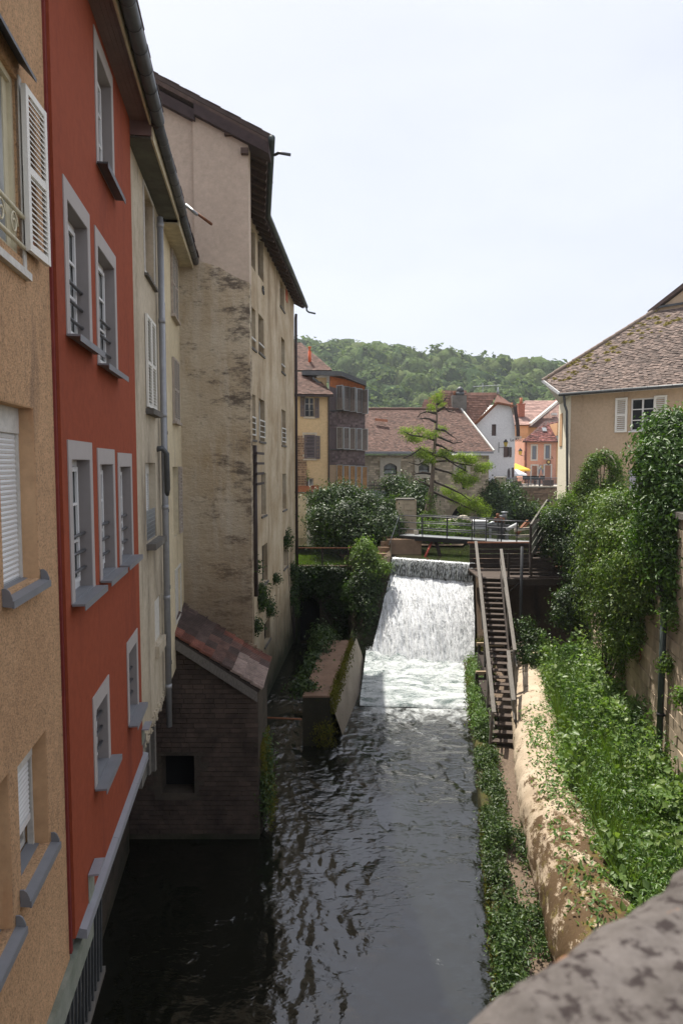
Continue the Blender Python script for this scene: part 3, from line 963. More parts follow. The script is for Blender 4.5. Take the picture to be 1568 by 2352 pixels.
# set-back base wall of the row, in deep shade over the water
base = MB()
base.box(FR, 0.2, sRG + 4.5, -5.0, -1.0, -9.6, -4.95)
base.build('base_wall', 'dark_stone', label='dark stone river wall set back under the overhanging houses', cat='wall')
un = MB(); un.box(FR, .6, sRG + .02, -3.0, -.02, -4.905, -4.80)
un.build('underside_slab', 'old_concrete', red)

# --- grey-beige and cream houses
G0 = FR.p(sRG, 0, 0)
GB = Vector((-0.2341 * 17.5, 17.5, 0))
FG = Fac(G0.x, G0.y, GB.x - G0.x, GB.y - G0.y)
sGC, sEnd = FG.s(377, 1065), (GB - G0).length
grey = row_house('beige_house', FG.p(2, 0, -4.8), 'weathered beige house with a closed white shutter beside the red house')
cream = row_house('cream_house', FG.p(5, 0, -4.8), 'narrow cream house with worn louvred shutters behind the grey drainpipe')
g1 = FG.rect(331, 352, 452, 638); g2 = FG.rect(334, 354, 735, 938); g3 = FG.rect(336, 359, 1063, 1240); g4 = FG.rect(356, 370, 1372, 1470)
MB().wall(FG, [(0.02, -4.75), (sGC, -4.75), (sGC, EAVE + .3), (0.02, EAVE + .3)], [g1, g3, g4], 5.0, .22).build('wall', 'grey_render', grey)
# g1: boarded opening with timber reveal
b = MB(); b.box(FG, g1[0] - .01, g1[1] + .01, -.19, -.17, g1[2], g1[3]); b.build('board', 'pale_wood', grey)
b = MB(); frame_bars(b, FG, g1[0] - .05, g1[1] + .05, g1[2] - .03, g1[3] + .05, .0, .02, .05); b.build('window_trim', 'old_white', grey)
b = MB()
for k in range(4):
    b.bar(FG.p(g1[0] + .08 + k * .05, -.05, g1[2] + .02), FG.p(g1[0] + .10 + k * .05, -.05, g1[2] + .5), .015)
b.bar(FG.p(g1[0], -.05, g1[2] + .45), FG.p(g1[0] + .35, -.05, g1[2] + .45), .015); b.build('guard', 'rust', grey)
b = MB(); b.box(FG, g1[0] - .04, g1[1] + .08, .0, .07, g1[2] - .08, g1[2] - .03); b.build('sill', 'old_concrete', grey)
mid = (g2[0] + g2[1]) / 2
louvers(grey, FG, (g2[0], mid - .003, g2[2], g2[3]), .01, .04, 'white_shutter', 30, (0, .48, 1), .05, .02, label='closed white shutter leaf')
louvers(grey, FG, (mid + .003, g2[1], g2[2], g2[3]), .012, .04, 'white_shutter', 30, (0, .48, 1), .05, .02)
b = MB(); b.box(FG, g2[0] - .06, g2[1] + .06, -.02, .14, g2[2] - .13, g2[2] - .03); b.build('sill', 'old_concrete', grey)
roller(grey, FG, g3, -.16, .78, pitch=.045, box=.2)
backing(grey, FG, g3, -.21, 'void')
b = MB()
n = 14
for k in range(n + 1):
    ss = g3[0] + (g3[1] - g3[0]) * k / n
    b.bar(FG.p(ss, -.03, g3[2] + .02), FG.p(ss, -.03, g3[2] + .55), .009)
for k in range(8): b.bar(FG.p(g3[0], -.03, g3[2] + .02 + k * .075), FG.p(g3[1], -.03, g3[2] + .02 + k * .075), .009)
b.build('wire_guard', 'galvanised', grey)
b = MB(); b.box(FG, g3[0] - .05, g3[1] + .22, -.02, .16, g3[2] - .13, g3[2] - .02); b.build('sill', 'old_concrete', grey)
b = MB(); b.box(FG, g4[0] - .01, g4[1] + .01, -.06, -.03, g4[2], g4[3]); b.build('blind_panel', 'old_white', grey)
b = MB(); b.box(FG, g4[0] - .04, g4[1] + .1, .0, .08, g4[2] - .25, g4[2] - .03); b.build('sill', 'grey_render', grey)
# broken render along the foot
rn = random.Random(4)
b = MB()
for k in range(90):
    ss = rn.uniform(.1, sGC); zz = -4.75 + rn.uniform(-.10, .14); r_ = rn.uniform(.02, .07)
    b.box(FG, ss, ss + r_ * 1.6, -.1, .012 + rn.uniform(0, .025), zz, zz + r_)
b.build('broken_render', 'grey_render', grey, kind='stuff')
b = MB()
b.bar(FG.p(1.2, -.08, -4.4), FG.p(1.2, -.08, -5.6), .11); b.build('stub_post', 'old_concrete', grey)
b = MB(); b.bar(FG.p(2.0, -.1, -4.6), FG.p(2.0, -.1, -5.9), .10); b.build('stub_post', 'old_concrete', grey)
b = MB(); b.box(FG, .0, .45, -.2, .03, -5.3, -4.55); b.build('corner_block', 'old_concrete', grey)

k1 = FG.rect(390, 402, 588, 728); k2 = FG.rect(394, 406, 828, 968); k3 = FG.rect(396, 408, 1072, 1232); k4 = FG.rect(401, 413, 1305, 1425)
MB().wall(FG, [(sGC + .01, -4.75), (sEnd, -4.75), (sEnd, EAVE + .3), (sGC + .01, EAVE + .3)], [k3, k4], 5.0, .2, .02).build('wall', 'cream_render', cream)
for r in (k1, k2):
    m = (r[0] + r[1]) / 2
    louvers(cream, FG, (r[0], m, r[2], r[3]), .025, .05, 'worn_shutter', 26, (0, .5, 1), .05, .02, slat_mat='old_white')
    louvers(cream, FG, (m + .01, r[1], r[2], r[3]), .03, .05, 'worn_shutter', 26, (0, .5, 1), .05, .02, slat_mat='old_white')
    b = MB(); b.box(FG, r[0] - .05, r[1] + .05, .021, .12, r[2] - .07, r[2] - .01); b.build('sill', 'worn_shutter', cream)
window(cream, FG, k3, -.12, 'old_white', 'curtain_pane', .08, (), (.5,))
louvers(cream, FG, (k3[1] + .02, k3[1] + .45, k3[2], k3[3]), .03, .05, 'worn_shutter', 20, (0, .45, 1), .05, .02, label='weathered open shutter leaf')
b = MB(); b.box(FG, k4[0] - .01, k4[1] + .01, -.06, -.03, k4[2], k4[3]); b.build('blind_panel', 'old_white', cream)
b = MB(); frame_bars(b, FG, k4[0] - .05, k4[1] + .05, k4[2], k4[3] + .05, .02, .04, .05); b.build('window_trim', 'old_white', cream)

# drainpipes
sp = FG.s(378, 1065, .1)
ztop = FG.hit(374, 515, .1)[1]; zbot = FG.hit(402, 1630, .1)[1]
dp = thing('drainpipe', FG.p(sp, .1, zbot), 'long grey drainpipe between the beige and cream houses', 'drainpipe')
b = MB(); b.smooth = True
b.tube([FG.p(sp, .1, zbot), FG.p(sp, .1, ztop)], .062, 12); b.build('pipe', 'pipe_grey', dp, True)
for zz in np.linspace(zbot + .8, ztop - .2, 6):
    b = MB(); b.tube([FG.p(sp, .1, zz), FG.p(sp, .1, zz + .09)], .071, 12); b.build('collar', 'pipe_grey', dp, True)
b = MB(); b.tube([FG.p(sp - .28, -.02, .28), FG.p(sp - .25, .1, .3), FG.p(sp - .2, .17, .2), FG.p(sp - .06, .16, -.5), FG.p(sp, .13, -.62)], .055, 10)
b.build('elbow', 'zinc', dp, True)
d2 = thing('drainpipe', FG.p(sp + .55, .1, -5.2), 'thin second pipe running down behind the long grey drainpipe', 'drainpipe')
b = MB(); b.tube([FG.p(sp + .45, .07, -5.1), FG.p(sp + .45, .07, FG.hit(385, 725)[1])], .042, 10); b.build('pipe', 'zinc', d2, True)
for zz in (-4.2, -2.6, -1.0, .6):
    b = MB(); b.tube([FG.p(sp + .45, .07, zz), FG.p(sp + .45, .07, zz + .07)], .052, 10); b.build('collar', 'zinc', d2, True)

# eaves, soffits, gutters, roofs of the row
def eave_box(parent, fc, s0, s1, over, z, mat, name='soffit', drop=.0):
    b = MB()
    b.box(fc, s0, s1, .0, over, z, z + .03)
    o = b.build(name, mat, parent)
    return o
TS = 0.44
so = MB()
for k in range(5):
    so.box(FR, sOR - .6, sRG, T + k * .058 + .003, T + (k + 1) * .058, EAVE + .17 + k * .002, EAVE + .20)
so.build('soffit', 'soffit_brown', red)
fb = MB(); fb.box(FR, sOR - .6, sRG + .01, T + .29, T + .32, EAVE + .12, EAVE + .32); fb.build('fascia', 'soffit_cream', red)
fb = MB(); fb.box(FR, sRG, sRG + .02, -.3, T + .32, EAVE - .04, EAVE + .32); fb.build('soffit_end', 'soffit_brown', red)
eave_box(grey, FG, 0.02, sGC, .36, EAVE - .08, 'soffit_dark')
fb = MB(); fb.box(FG, 0.02, sGC, .36, .39, EAVE - .10, EAVE + .10); fb.build('fascia', 'soffit_cream', grey)
eave_box(cream, FG, sGC + .01, sEnd - .01, .36, EAVE - .16, 'soffit_cream')
fb = MB(); fb.box(FG, sGC + .01, sEnd - .01, .36, .39, EAVE - .2, EAVE + .02); fb.build('fascia', 'soffit_cream', cream)
gutter(red, [FR.p(sOR - .6, .48, EAVE + .26), FR.p(sRG, .48, EAVE + .18)], .095)
gutter(grey, [FG.p(0.05, .47, EAVE + .14), FG.p(sGC, .47, EAVE + .06)], .085)
gutter(cream, [FG.p(sGC + .05, .46, EAVE + .0), FG.p(sEnd - .05, .45, EAVE - .03)], .08)
sm = FG.s(425, 490, .56)
b = MB(); pA = FG.p(sm - .15, .6, EAVE - .02)
b.tube([pA, P(452, 492, pA.y - .35)], .035, 8)
b.build('overflow_spout', 'galvanised', grey, True)
b = MB(); b.tube([pA, P(486, 515, pA.y - .5)], .028, 6); b.build('spout_arm', 'rust', grey, True)
def shed_roof(parent, fc, s0, s1, t0, z0, run=4.2, rise=2.0, mat='old_tile'):
    pts = [fc.p(s0, t0, z0), fc.p(s1, t0, z0), fc.p(s1, t0 - run, z0 + rise), fc.p(s0, t0 - run, z0 + rise)]
    tiles(parent, pts, .3, .3, mat, 5)
shed_roof(red, FR, sOR - .6, sRG, .52, EAVE + .32)
shed_roof(grey, FG, .02, sGC, .5, EAVE + .16)
shed_roof(cream, FG, sGC + .02, sEnd - .02, .5, EAVE + .06)

# --- tall mill building: gable, kinked river front
tall = thing('tall_house', (-4, 22, -9), 'tall stained plaster building with deep dark eaves rising from the river', 'building')
YG = 17.5
C1 = Vector((-0.132 * YG, YG, 0)); C2 = Vector((-2.99, 22.3, 0)); C3 = Vector((-0.0682 * 34.5, 34.5, 0))
FGa = Fac(-12, YG, 1, 0)
def gp(px, py): return FGa.hit(px, py)
r1, r2, r3 = gp(353, 192), gp(617, 333), gp(449, 262)
slope = (r1[1] - r2[1]) / (r2[0] - r1[0])
def rk(s): return r2[1] + (r2[0] - s) * slope
sC1, sSe, sL = 12 + C1.x, gp(449, 700)[0], 12 - 0.2341 * YG - 3.2
zk = gp(449, 600)[1]
crack = [gp(445, 597), gp(500, 612), gp(540, 636), gp(569, 648)]
upL = [(sSe, crack[0][1]), *crack[1:], (sC1, crack[-1][1] - .01), (sC1, rk(sC1) - .22), (sSe, rk(sSe) - .22)]
MB().wall(FGa, upL, [], .4, 0, .0).build('gable_wall', 'gable_upper', tall, label='smoother upper part of the gable wall')
MB().wall(FGa, [(sL - 2, -1.0), (sSe - .005, -1.0), (sSe - .005, rk(sSe) - .30), (sL - 2, rk(sL - 2) - .30)], [], .4, 0, -.10).build('gable_wall', 'gable_upper', tall, label='recessed left strip of the gable wall')
MB().wall(FGa, [(sL, -9.6), (sC1, -9.6), (sC1, crack[-1][1] - .012), *[c for c in crack[::-1]][1:-1], (sSe + .01, crack[0][1] - .01), (sL, zk - .01)], [], .4, 0, .02).build('gable_wall', 'gable_lower', tall, label='rough blotched lower part of the gable wall')
# side walls
e1 = Fac(C1.x, C1.y, *(C2 - C1).xy)
e2 = Fac(C2.x, C2.y, *(C3 - C2).xy)
L1, L2 = (C2 - C1).length, (C3 - C2).length
ZT = 8.15
e1w = MB().wall(e1, [(0.41, -9.6), (L1, -9.6), (L1, ZT), (0.41, ZT)], [], .4, 0, -.01).build('river_wall', 'tall_render', tall)
T2 = [e2.rect(571.5, 586, 522, 612), e2.rect(572, 587, 705, 797), e2.rect(573, 587, 905, 1008),
      e2.rect(592.5, 605, 545, 640), e2.rect(594, 606, 727, 812), e2.rect(595, 608, 918, 1013), e2.rect(600, 611, 1086, 1183), e2.rect(602, 614.5, 1250, 1338), e2.rect(607, 620, 1425, 1475),
      e2.rect(643, 652.5, 652, 708), e2.rect(646, 654, 778, 855), e2.rect(646.5, 656, 942, 1022), e2.rect(649, 657.5, 1088, 1170), e2.rect(651, 659.5, 1230, 1303)]
T2[0] = (0.12, *T2[0][1:]); T2[1] = (0.15, *T2[1][1:]); T2[2] = (0.18, *T2[2][1:])
MB().wall(e2, [(0, -9.6), (L2, -9.6), (L2, ZT), (0, ZT)], T2, .45, .27).build('river_wall', 'tall_render', tall)
bk = MB(); bk.add([e2.p(L2, -.01, -9.6), e2.p(L2, -7, -9.6), e2.p(L2, -7, ZT + 3), e2.p(L2, -.01, ZT)], [(0, 1, 2, 3)])
bk.add([(-11, 17.9, -9.6), (-11, 34.5, -9.6), (-11, 34.5, ZT + 3), (-11, 17.9, ZT + 3)], [(0, 1, 2, 3)])
bk.build('rear_wall', 'tall_render', tall)
for i, r in enumerate(T2):
    lit = i in (1, 2, 5)
    b = MB()
    frame_bars(b, e2, r[0], r[1], r[2], r[3], -.22, -.17, .07, (), (.5,), .03)
    wf = b.build('window', 'old_white' if i in (1, 2, 5, 11) else 'dark_wood', tall, origin=e2.p(r[0], -.3, r[2]))
    b = MB(); b.box(e2, r[0], r[1], -.20, -.19, r[2], r[3]); b.build('pane', 'pane', wf)
    b = MB(); b.box(e2, r[0] - .06, r[1] + .06, -.02, .05, r[2] - .09, r[2] - .015)
    if i not in (0, 3): b.build('sill', 'old_concrete', tall)
    if i in (2, 5, 11):
        b = MB()
        frame_bars(b, e2, r[0] + .03, r[1] - .03, r[2] + .12, r[2] + .75, .0, .03, .05, (.33, .66))
        b.build('window_guard', 'old_white', wf)
    if i in (1, 4, 10):
        b = MB(); b.bar(e2.p(r[0], .0, r[2] + .3), e2.p(r[1], .0, r[2] + .3), .05); b.build('guard_bar', 'old_white', wf)
oo = e2.rect(656, 660, 667, 693)
b = MB(); b.box(e2, oo[0], oo[1], .002, .02, oo[2], oo[3]); b.build('hatch', 'orange_door', tall)
b = MB()
sx, sz = e2.hit(603, 667)
for k in range(6):
    a = k * math.pi / 6
    b.bar(e2.p(sx - .25 * math.cos(a), .03, sz - .16 * math.sin(a)), e2.p(sx + .25 * math.cos(a), .03, sz + .16 * math.sin(a)), .02)
b.build('wall_anchor', 'iron_black', tall)
# rotting timber cornice ledge line
# roof planes and eaves (gutter line surveyed)
E = [P(621, 338, 17.35), P(612.5, 489, 22.4), P(701, 703, 34.9)]
E[0].z = 7.93; E[1].z = 7.93; E[2].z = 7.93
back = [Vector((p.x - 6.5, p.y, p.z + 6.5 * slope)) for p in E]
b = MB(); b.poly([E[0], E[1], back[1], back[0]], Vector((slope, 0, 1)), .10, back=True)
b.poly([E[1], E[2], back[2], back[1]], (E[2] - E[1]).cross(back[1] - E[1]) * (1 if (E[2] - E[1]).cross(back[1] - E[1]).z > 0 else -1), .10, back=True)
rf = b.build('roof', 'rafter', tall)
for q, w in (((E[0], E[1], back[1], back[0]), 0), ((E[1], E[2], back[2], back[1]), 1)):
    tiles(tall, [Vector(p) + Vector((0, 0, .12)) for p in q], .28, .28, 'old_tile', 8 + w)
# rafters under the eaves
for (a, b_, n) in ((E[0], E[1], 9), (E[1], E[2], 21)):
    me = None
    for k in range(n):
        p = a.lerp(b_, (k + .5) / n)
        p0 = p + Vector((-.06, 0, -.17)); p1 = p + Vector((-.80, 0, -.17 + .74 * slope))
        b = MB(); b.bar(p0, p1, .10, .13)
        b.build('rafter', 'rafter', tall)
fc_ = MB(); 
for a, b_ in ((E[0], E[1]), (E[1], E[2])):
    fc_.bar(a + Vector((-.05, 0, -.06)), b_ + Vector((-.05, 0, -.06)), .03, .20)
fc_.build('fascia', 'rake_board', tall)
gutter(tall, [E[0] + Vector((.05, -.15, -.03)), E[1] + Vector((.05, 0, -.03)), E[2] + Vector((.05, .2, -.03))], .085, 'green_pipe', 2.0)
b = MB(); q0 = E[0] + Vector((.05, .6, -.1))
b.tube([q0, q0 + Vector((.12, -.25, -.06)), q0 + Vector((.42, -.3, -.13))], .038, 7); b.build('overflow_spout', 'zinc', tall, True)
b = MB(); q0 = E[2] + Vector((.05, .1, -.08))
b.tube([q0, q0 + Vector((.02, 0, -.16)), q0 + Vector((.12, 0, -.24)), q0 + Vector((.45, -.1, -.33))], .045, 7); b.build('overflow_spout', 'green_pipe', tall, True)
# rake boards, stepped at the seam
def rake(sa, sb, dz, tt):
    A, B = FGa.p(sa, tt, rk(sa) + dz), FGa.p(sb, tt, rk(sb) + dz)
    b = MB()
    b.hexa([A + Vector((0, -.05, -.27)), B + Vector((0, -.05, -.27)), B + Vector((0, .5, -.27)), A + Vector((0, .5, -.27)),
            A + Vector((0, -.05, 0)), B + Vector((0, -.05, 0)), B + Vector((0, .5, 0)), A + Vector((0, .5, 0))])
    b.build('rake_board', 'rake_board', tall)
rake(gp(449, 300)[0], r2[0] + .02, .0, .12)
rake(sL - 2, gp(449, 300)[0], -.02 - .10, .03)
for (x, y) in ((524, 308), (612, 0)):
    if y:
        s_, z_ = gp(x, y); b = MB(); b.box(FGa, s_ - .08, s_ + .08, .0, .12, z_ - .06, z_ + .1); b.build('purlin_end', 'rafter', tall)
s_, z_ = gp(562, 355); b = MB(); b.box(FGa, s_ - .08, s_ + .1, .0, .12, z_ - .02, z_ + .12); b.build('purlin_end', 'rafter', tall)
# cast pipe on the river front, with four iron arms
s_ = e2.s(581, 1200, .1)
cp = thing('cast_pipe', e2.p(.25, .1, -6), 'dark cast iron waste pipe with four short arms on the tall building', 'pipe')
b = MB(); b.tube([e2.p(.30, .12, e2.hit(579, 1378, .1)[1]), e2.p(.30, .12, e2.hit(579, 1022, .1)[1])], .075, 10); b.build('pipe', 'dark_pipe', cp, True)
for y in (1040, 1062.5, 1085, 1107.5):
    s1_, z_ = e2.hit(600, y, .16)
    b = MB(); b.box(e2, -.1, s1_, .20, .27, z_ - .07, z_ + .01); b.build('arm', 'dark_pipe', cp)
fp = thing('drainpipe', e2.p(L2, .1, -6), 'dark brown drainpipe at the far corner of the tall building', 'drainpipe')
b = MB(); b.tube([e2.p(L2 - .02, .09, -5.2), e2.p(L2 - .02, .09, e2.hit(677, 735)[1]), e2.p(L2 + .1, .09, e2.hit(677, 725)[1])], .07, 10); b.build('pipe', 'dark_pipe', fp, True)

# --- brick annex with its tiled lean-to roof
ann = thing('brick_annex', (-3.5, 16.4, -9), 'dark brick lean-to standing in the water below the plaster gable', 'annex')
YA = 15.6
FA = Fac(-12, YA, 1, 0)
aL = -6.5 + 12
aR = 12 + (-0.1250 * YA)
vL, vR = FA.hit(415, 1468), FA.hit(598, 1583)
sl_ = (vL[1] - vR[1]) / (vR[0] - vL[0])
def av(s): return vL[1] - (s - vL[0]) * sl_
hole = FA.rect(369, 446, 1737, 1824)
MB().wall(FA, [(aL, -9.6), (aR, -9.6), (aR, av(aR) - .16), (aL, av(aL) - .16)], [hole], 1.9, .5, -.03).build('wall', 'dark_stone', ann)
backing(ann, FA, hole, -.5)
# bricks, laid in courses over the front
rnd = random.Random(11)
protos = []
bl, bh = .25, .105
cand = []
z = -8.75
while z < -3.0:
    s = aL + 1.0 + rnd.uniform(0, .2)
    while s < aR - .03:
        l = bl * rnd.uniform(.7, 1.3)
        e = min(s + l, aR - .005)
        zc, sc = z + bh / 2, (s + e) / 2
        inh = hole[0] - .06 < e and s < hole[1] + .06 and hole[2] - .1 < z + bh and z < hole[3] + .06
        if e - s > .1 and not inh and z + bh < av(e) - .22:
            cand.append((s, e, z))
        s += l + .012
    z += bh + .012
cand.sort(key=lambda c: -(c[2] > -7.6) * 10 - rnd.random())
stuff_b = MB()
for i, (s, e, z) in enumerate(cand):
    t = rnd.uniform(-.022, .0) + .012
    if rnd.random() < .25: t = -.012
    if i < 290:
        b = MB(); b.box(FA, s, e, -.04, t, z + rnd.uniform(0, .01), z + bh)
        b.build('brick', 'brick', ann, origin=FA.p(s, t, z))
    else: stuff_b.box(FA, s, e, -.04, t, z, z + bh)
stuff_b.build('brickwork', 'brick', ann, kind='stuff')
# roof: grooved tiles in courses running down towards the river
A0 = FA.p(vL[0] - .5, .12, av(vL[0] - .5)); A1 = FA.p(vR[0], .12, av(vR[0]))
B0 = Vector((A0.x, YG - .02, A0.z + .16)); B1 = Vector((A1.x, YG - .02, A1.z + .16))
roofplane(ann, [A0, A1, B1, B0], .06, 'dark_wood', 'roof_boarding')
du = (A1 - A0); Lu = du.length; du.normalize()
dw = (B0 - A0); Lw = dw.length; dw.normalize()
nn = du.cross(dw).normalized()
ncol, nrow = 10, 5
lu, lw = Lu / ncol, Lw / nrow
def grooved(a, b):
    mb = MB()
    g = 4
    prof = []
    for i in range(g):
        x0 = i / g
        prof += [(x0 + .02, .0), (x0 + .06, .03), (x0 + .17, .03), (x0 + .21, .0)]
    k = len(prof)
    for end, h in ((0, .0), (1, .035)):
        for x, hh in prof: mb.v.append(du * (end * lu * 1.1) + dw * (x * lw) + nn * (hh + .055 - (.035 if end == 0 else 0) * 0 - end * 0 + h))
    mb.f += [[i, i + 1, k + i + 1, k + i] for i in range(k - 1)]
    for x, hh in prof: mb.v.append(du * (lu * 1.1) + dw * (x * lw) + nn * (.055))
    mb.f += [[k + i, k + i + 1, 2 * k + i + 1, 2 * k + i] for i in range(k - 1)]
    mb.add([nn * .02, du * lu * 1.1 + nn * .05, du * lu * 1.1 + nn * .088, nn * .058], [(0, 1, 2, 3)])
    return mb
gm = {m: grooved(0, 0).mesh('roof_tile', m) for m in ('annex_tile', 'annex_red', 'light_tile', 'old_tile')}
for i in range(ncol):
    for j in range(nrow):
        m = 'light_tile' if (i >= 7 and j < 3) else ('annex_red' if (j == 0 and i < 5) or (j == nrow - 1 and 4 < i) else ('old_tile' if (i < 4 or rnd.random() < .4) else 'annex_tile'))
        link('roof_tile', gm[m], ann, A0 + du * (i * lu) + dw * (j * lw))
b = MB(); b.hexa([A0 + Vector((0, .0, -.27)), A1 + Vector((-.06, .0, -.27)), A1 + Vector((-.06, .06, -.27)), A0 + Vector((0, .06, -.27)),
                  A0 + Vector((0, .0, -.03)), A1 + Vector((-.06, .0, -.03)), A1 + Vector((-.06, .06, -.03)), A0 + Vector((0, .06, -.03))])
b.build('barge_board', 'weathered_wood', ann)
b = MB()
rr = random.Random(3)
for k in range(70):                          # crumbling mortar fillet against the gable
    p = B0.lerp(B1, rr.random() * .93) + Vector((0, -.02 - rr.random() * .07, rr.random() * .10 + .03)); r_ = rr.uniform(.03, .08)
    b.cube(p.x - r_, p.x + r_, p.y - .05, p.y + .04, p.z - r_ * .5, p.z + r_ * .5)
b.build('mortar_fillet', 'gable_lower', ann, kind='stuff')
b = MB(); b.bar((aR - 12 - .02, YA + .3, -8.2), (aR - 12 + .3, YA + .5, -8.0), .03)
stake = MB(); p_ = P(600, 1648, 20.5); p2_ = P(693, 1652, 20.5)
stake.tube([p_, p2_], .03, 6); stake.build('iron_bar', 'rust', label='thin iron bar spanning the dark channel beside the pier', cat='bar', smooth=True)
# ------------------------------------------------------------ ground, river, weir
def sheet(name, pts, mat, kind='structure', thick=0.0):
    b = MB(); b.poly(pts, (0, 0, 1), thick)
    return tag(b.build(name, mat), kind=kind)
sheet('riverbed', [(-700, -60, -10.2), (900, -60, -10.2), (900, 1400, -10.2), (-700, 1400, -10.2)], 'soil')
sheet('river', [(-7.5, -12, WATER), (9, -12, WATER), (9, 26.2, WATER), (9, 33, WATER), (-7.5, 33.5, WATER)], 'river_water')

# plunge pool held back by a low sill
SY0 = 25.3
pl0, pl1 = PZ(826, 1612, -8.72), PZ(1082, 1619, -8.72)
def pool(u, v):
    a = pl0.lerp(pl1, u)
    b = Vector((PZ(858, 1500, -8.72).x - .3, 31.6, 0)).lerp(Vector((PZ(1100, 1500, -8.72).x + .8, 29.6, 0)), u)
    x, y = a.x + (b.x - a.x) * v, a.y + (b.y - a.y) * v
    e = min(v / .06, 1)
    boil = max(0, (v - .45)) * .45
    z = -8.90 + .20 * e ** .5 + .05 * fbm(x * .9, y * 1.3, 0) + .10 * (abs(fbm(x * 2.4, y * 2.4, 4)) + .3) * (v + .15) + boil * (.5 + fbm(x * 1.8, y * 1.2, 2))
    return x, y, z
tag(ngrid(pool, 90, 110, 'plunge_pool', 'pool_water'), kind='structure')

# weir: a lip, a short free veil and the long sloping fall
cl, cr = PZ(905, 1279, UPPER), PZ(1092, 1293, UPPER)
bl_, br_ = PZ(852, 1512, -8.75), PZ(1090, 1540, -8.75)
crest = lambda u: cl.lerp(cr, u)
foot = lambda u: bl_.lerp(br_, u)
wx = (cr - cl).normalized()
wd = Vector((wx.y, -wx.x, 0))                    # downstream
def veil(u, v):
    p = crest(u) + wd * (.10 + .40 * v ** .6) 
    p.z = UPPER + .015 - .80 * v ** 1.6 + .012 * fbm(u * 14, 0, 1)
    q = p + wd * (.05 * fbm(u * 22, 0, 3) * v + .008 * fbm(u * 60, 0, 5) * v)
    return q
def slope_f(u, v):
    a = crest(u) + wd * .33; a.z = UPPER - .72
    b = foot(u)
    p = a.lerp(b, v)
    p.z -= -.35 * math.sin(math.pi * v) * .6
    x = u * 4.2 - v * .9
    p += wd * (.12 * fbm(x * 1.7, v * .8, 3) + .06 * fbm(x * 6, v * 2.0, 8) + .03 * fbm(x * 18, v * 7, 6)) * min(1, .35 + v)
    p.z += .03 * fbm(x * 12, v * 9, 7)
    return p
weir = thing('waterfall', crest(.5) + Vector((0, 0, -4.2)), 'white foaming waterfall pouring over the weir below the footbridge', 'waterfall')
ngrid(slope_f, 150, 170, 'cascade', 'falling_water', weir)
ngrid(veil, 260, 14, 'veil', 'veil_water', weir)
ngrid(lambda u, v: crest(u) + wd * (-.6 + .7 * v) + Vector((0, 0, .012 - .012 * v * v)), 40, 6, 'lip', 'upper_water', weir)
back_ = MB()
a, b = crest(-.15), crest(1.10)
back_.hexa([Vector((a.x, a.y, -9.5)) + wd * 2.3, Vector((b.x, b.y, -9.5)) + wd * 2.3, Vector((b.x, b.y, -9.5)), Vector((a.x, a.y, -9.5)),
            a + wd * .05 - Vector((0, 0, .04)), b + wd * .05 - Vector((0, 0, .04)), b - wd * .6 - Vector((0, 0, .04)), a - wd * .6 - Vector((0, 0, .04))])
tag(back_.build('weir', 'terrace_stone'), label='dark stone weir under the falling water', cat='weir')
# spray and flecks
rs = np.random.RandomState(3)
def specks(n, gen, size):
    V = np.zeros((n, 4, 3)); 
    for i in range(n):
        c = np.array(gen()); r = size * (0.5 + rs.rand())
        V[i] = c + rs.randn(4, 3) * r
    k = np.arange(n)[:, None] * 4
    Q = np.concatenate([k + [[0, 1, 2]], k + [[0, 2, 3]], k + [[0, 3, 1]], k + [[1, 3, 2]]], 0)
    return V.reshape(-1, 3), Q
plain('spray', (0.88, 0.90, 0.92), 0.4, 0.03, 5, 0.0)
def g1():
    u, v = rs.rand(), rs.rand() ** .8
    p = slope_f(u, v); return p + wd * (abs(rs.randn()) * .05) + Vector((0, 0, rs.rand() * .05))
V, Q = specks(5000, g1, .010)
o_ = arr_mesh('spray', V - np.array(at(weir)), Q, 'spray', tri=True); link('spray', o_, weir)["kind"] = "stuff"
def g2():
    u, v = rs.rand(), 1 - min(1, abs(rs.randn()) * .35)
    x, y, z = pool(u, max(v, .15)); return (x, y, z + .03 + abs(rs.randn()) * .10 * v ** 2)
V, Q = specks(7000, g2, .010)
o_ = arr_mesh('splash', V - np.array(at(weir)), Q, 'spray', tri=True); link('splash', o_, weir)["kind"] = "stuff"

# water held above the weir
sheet('mill_pond', [tuple(crest(-.3) - wd * .6)[:2] + (UPPER,), tuple(crest(1.9) - wd * .6)[:2] + (UPPER,), (30, 40, UPPER), (30, 62, UPPER), (-8, 62, UPPER), (-8, 40, UPPER), (cl.x - .2, cl.y + 3, UPPER)], 'upper_water')

# land beyond and around
sheet('town_ground', [(-60, 56.6, -1.95), (90, 56.6, -1.95), (160, 400, -1.0), (-160, 400, -1.0)], 'street')
sheet('left_bank_ground', [(-60, -5, -2.0), (-7.6, -5, -2.0), (-9.5, 34, -2.0), (-9.5, 56.6, -2.0), (-60, 56.6, -2.0)], 'street')

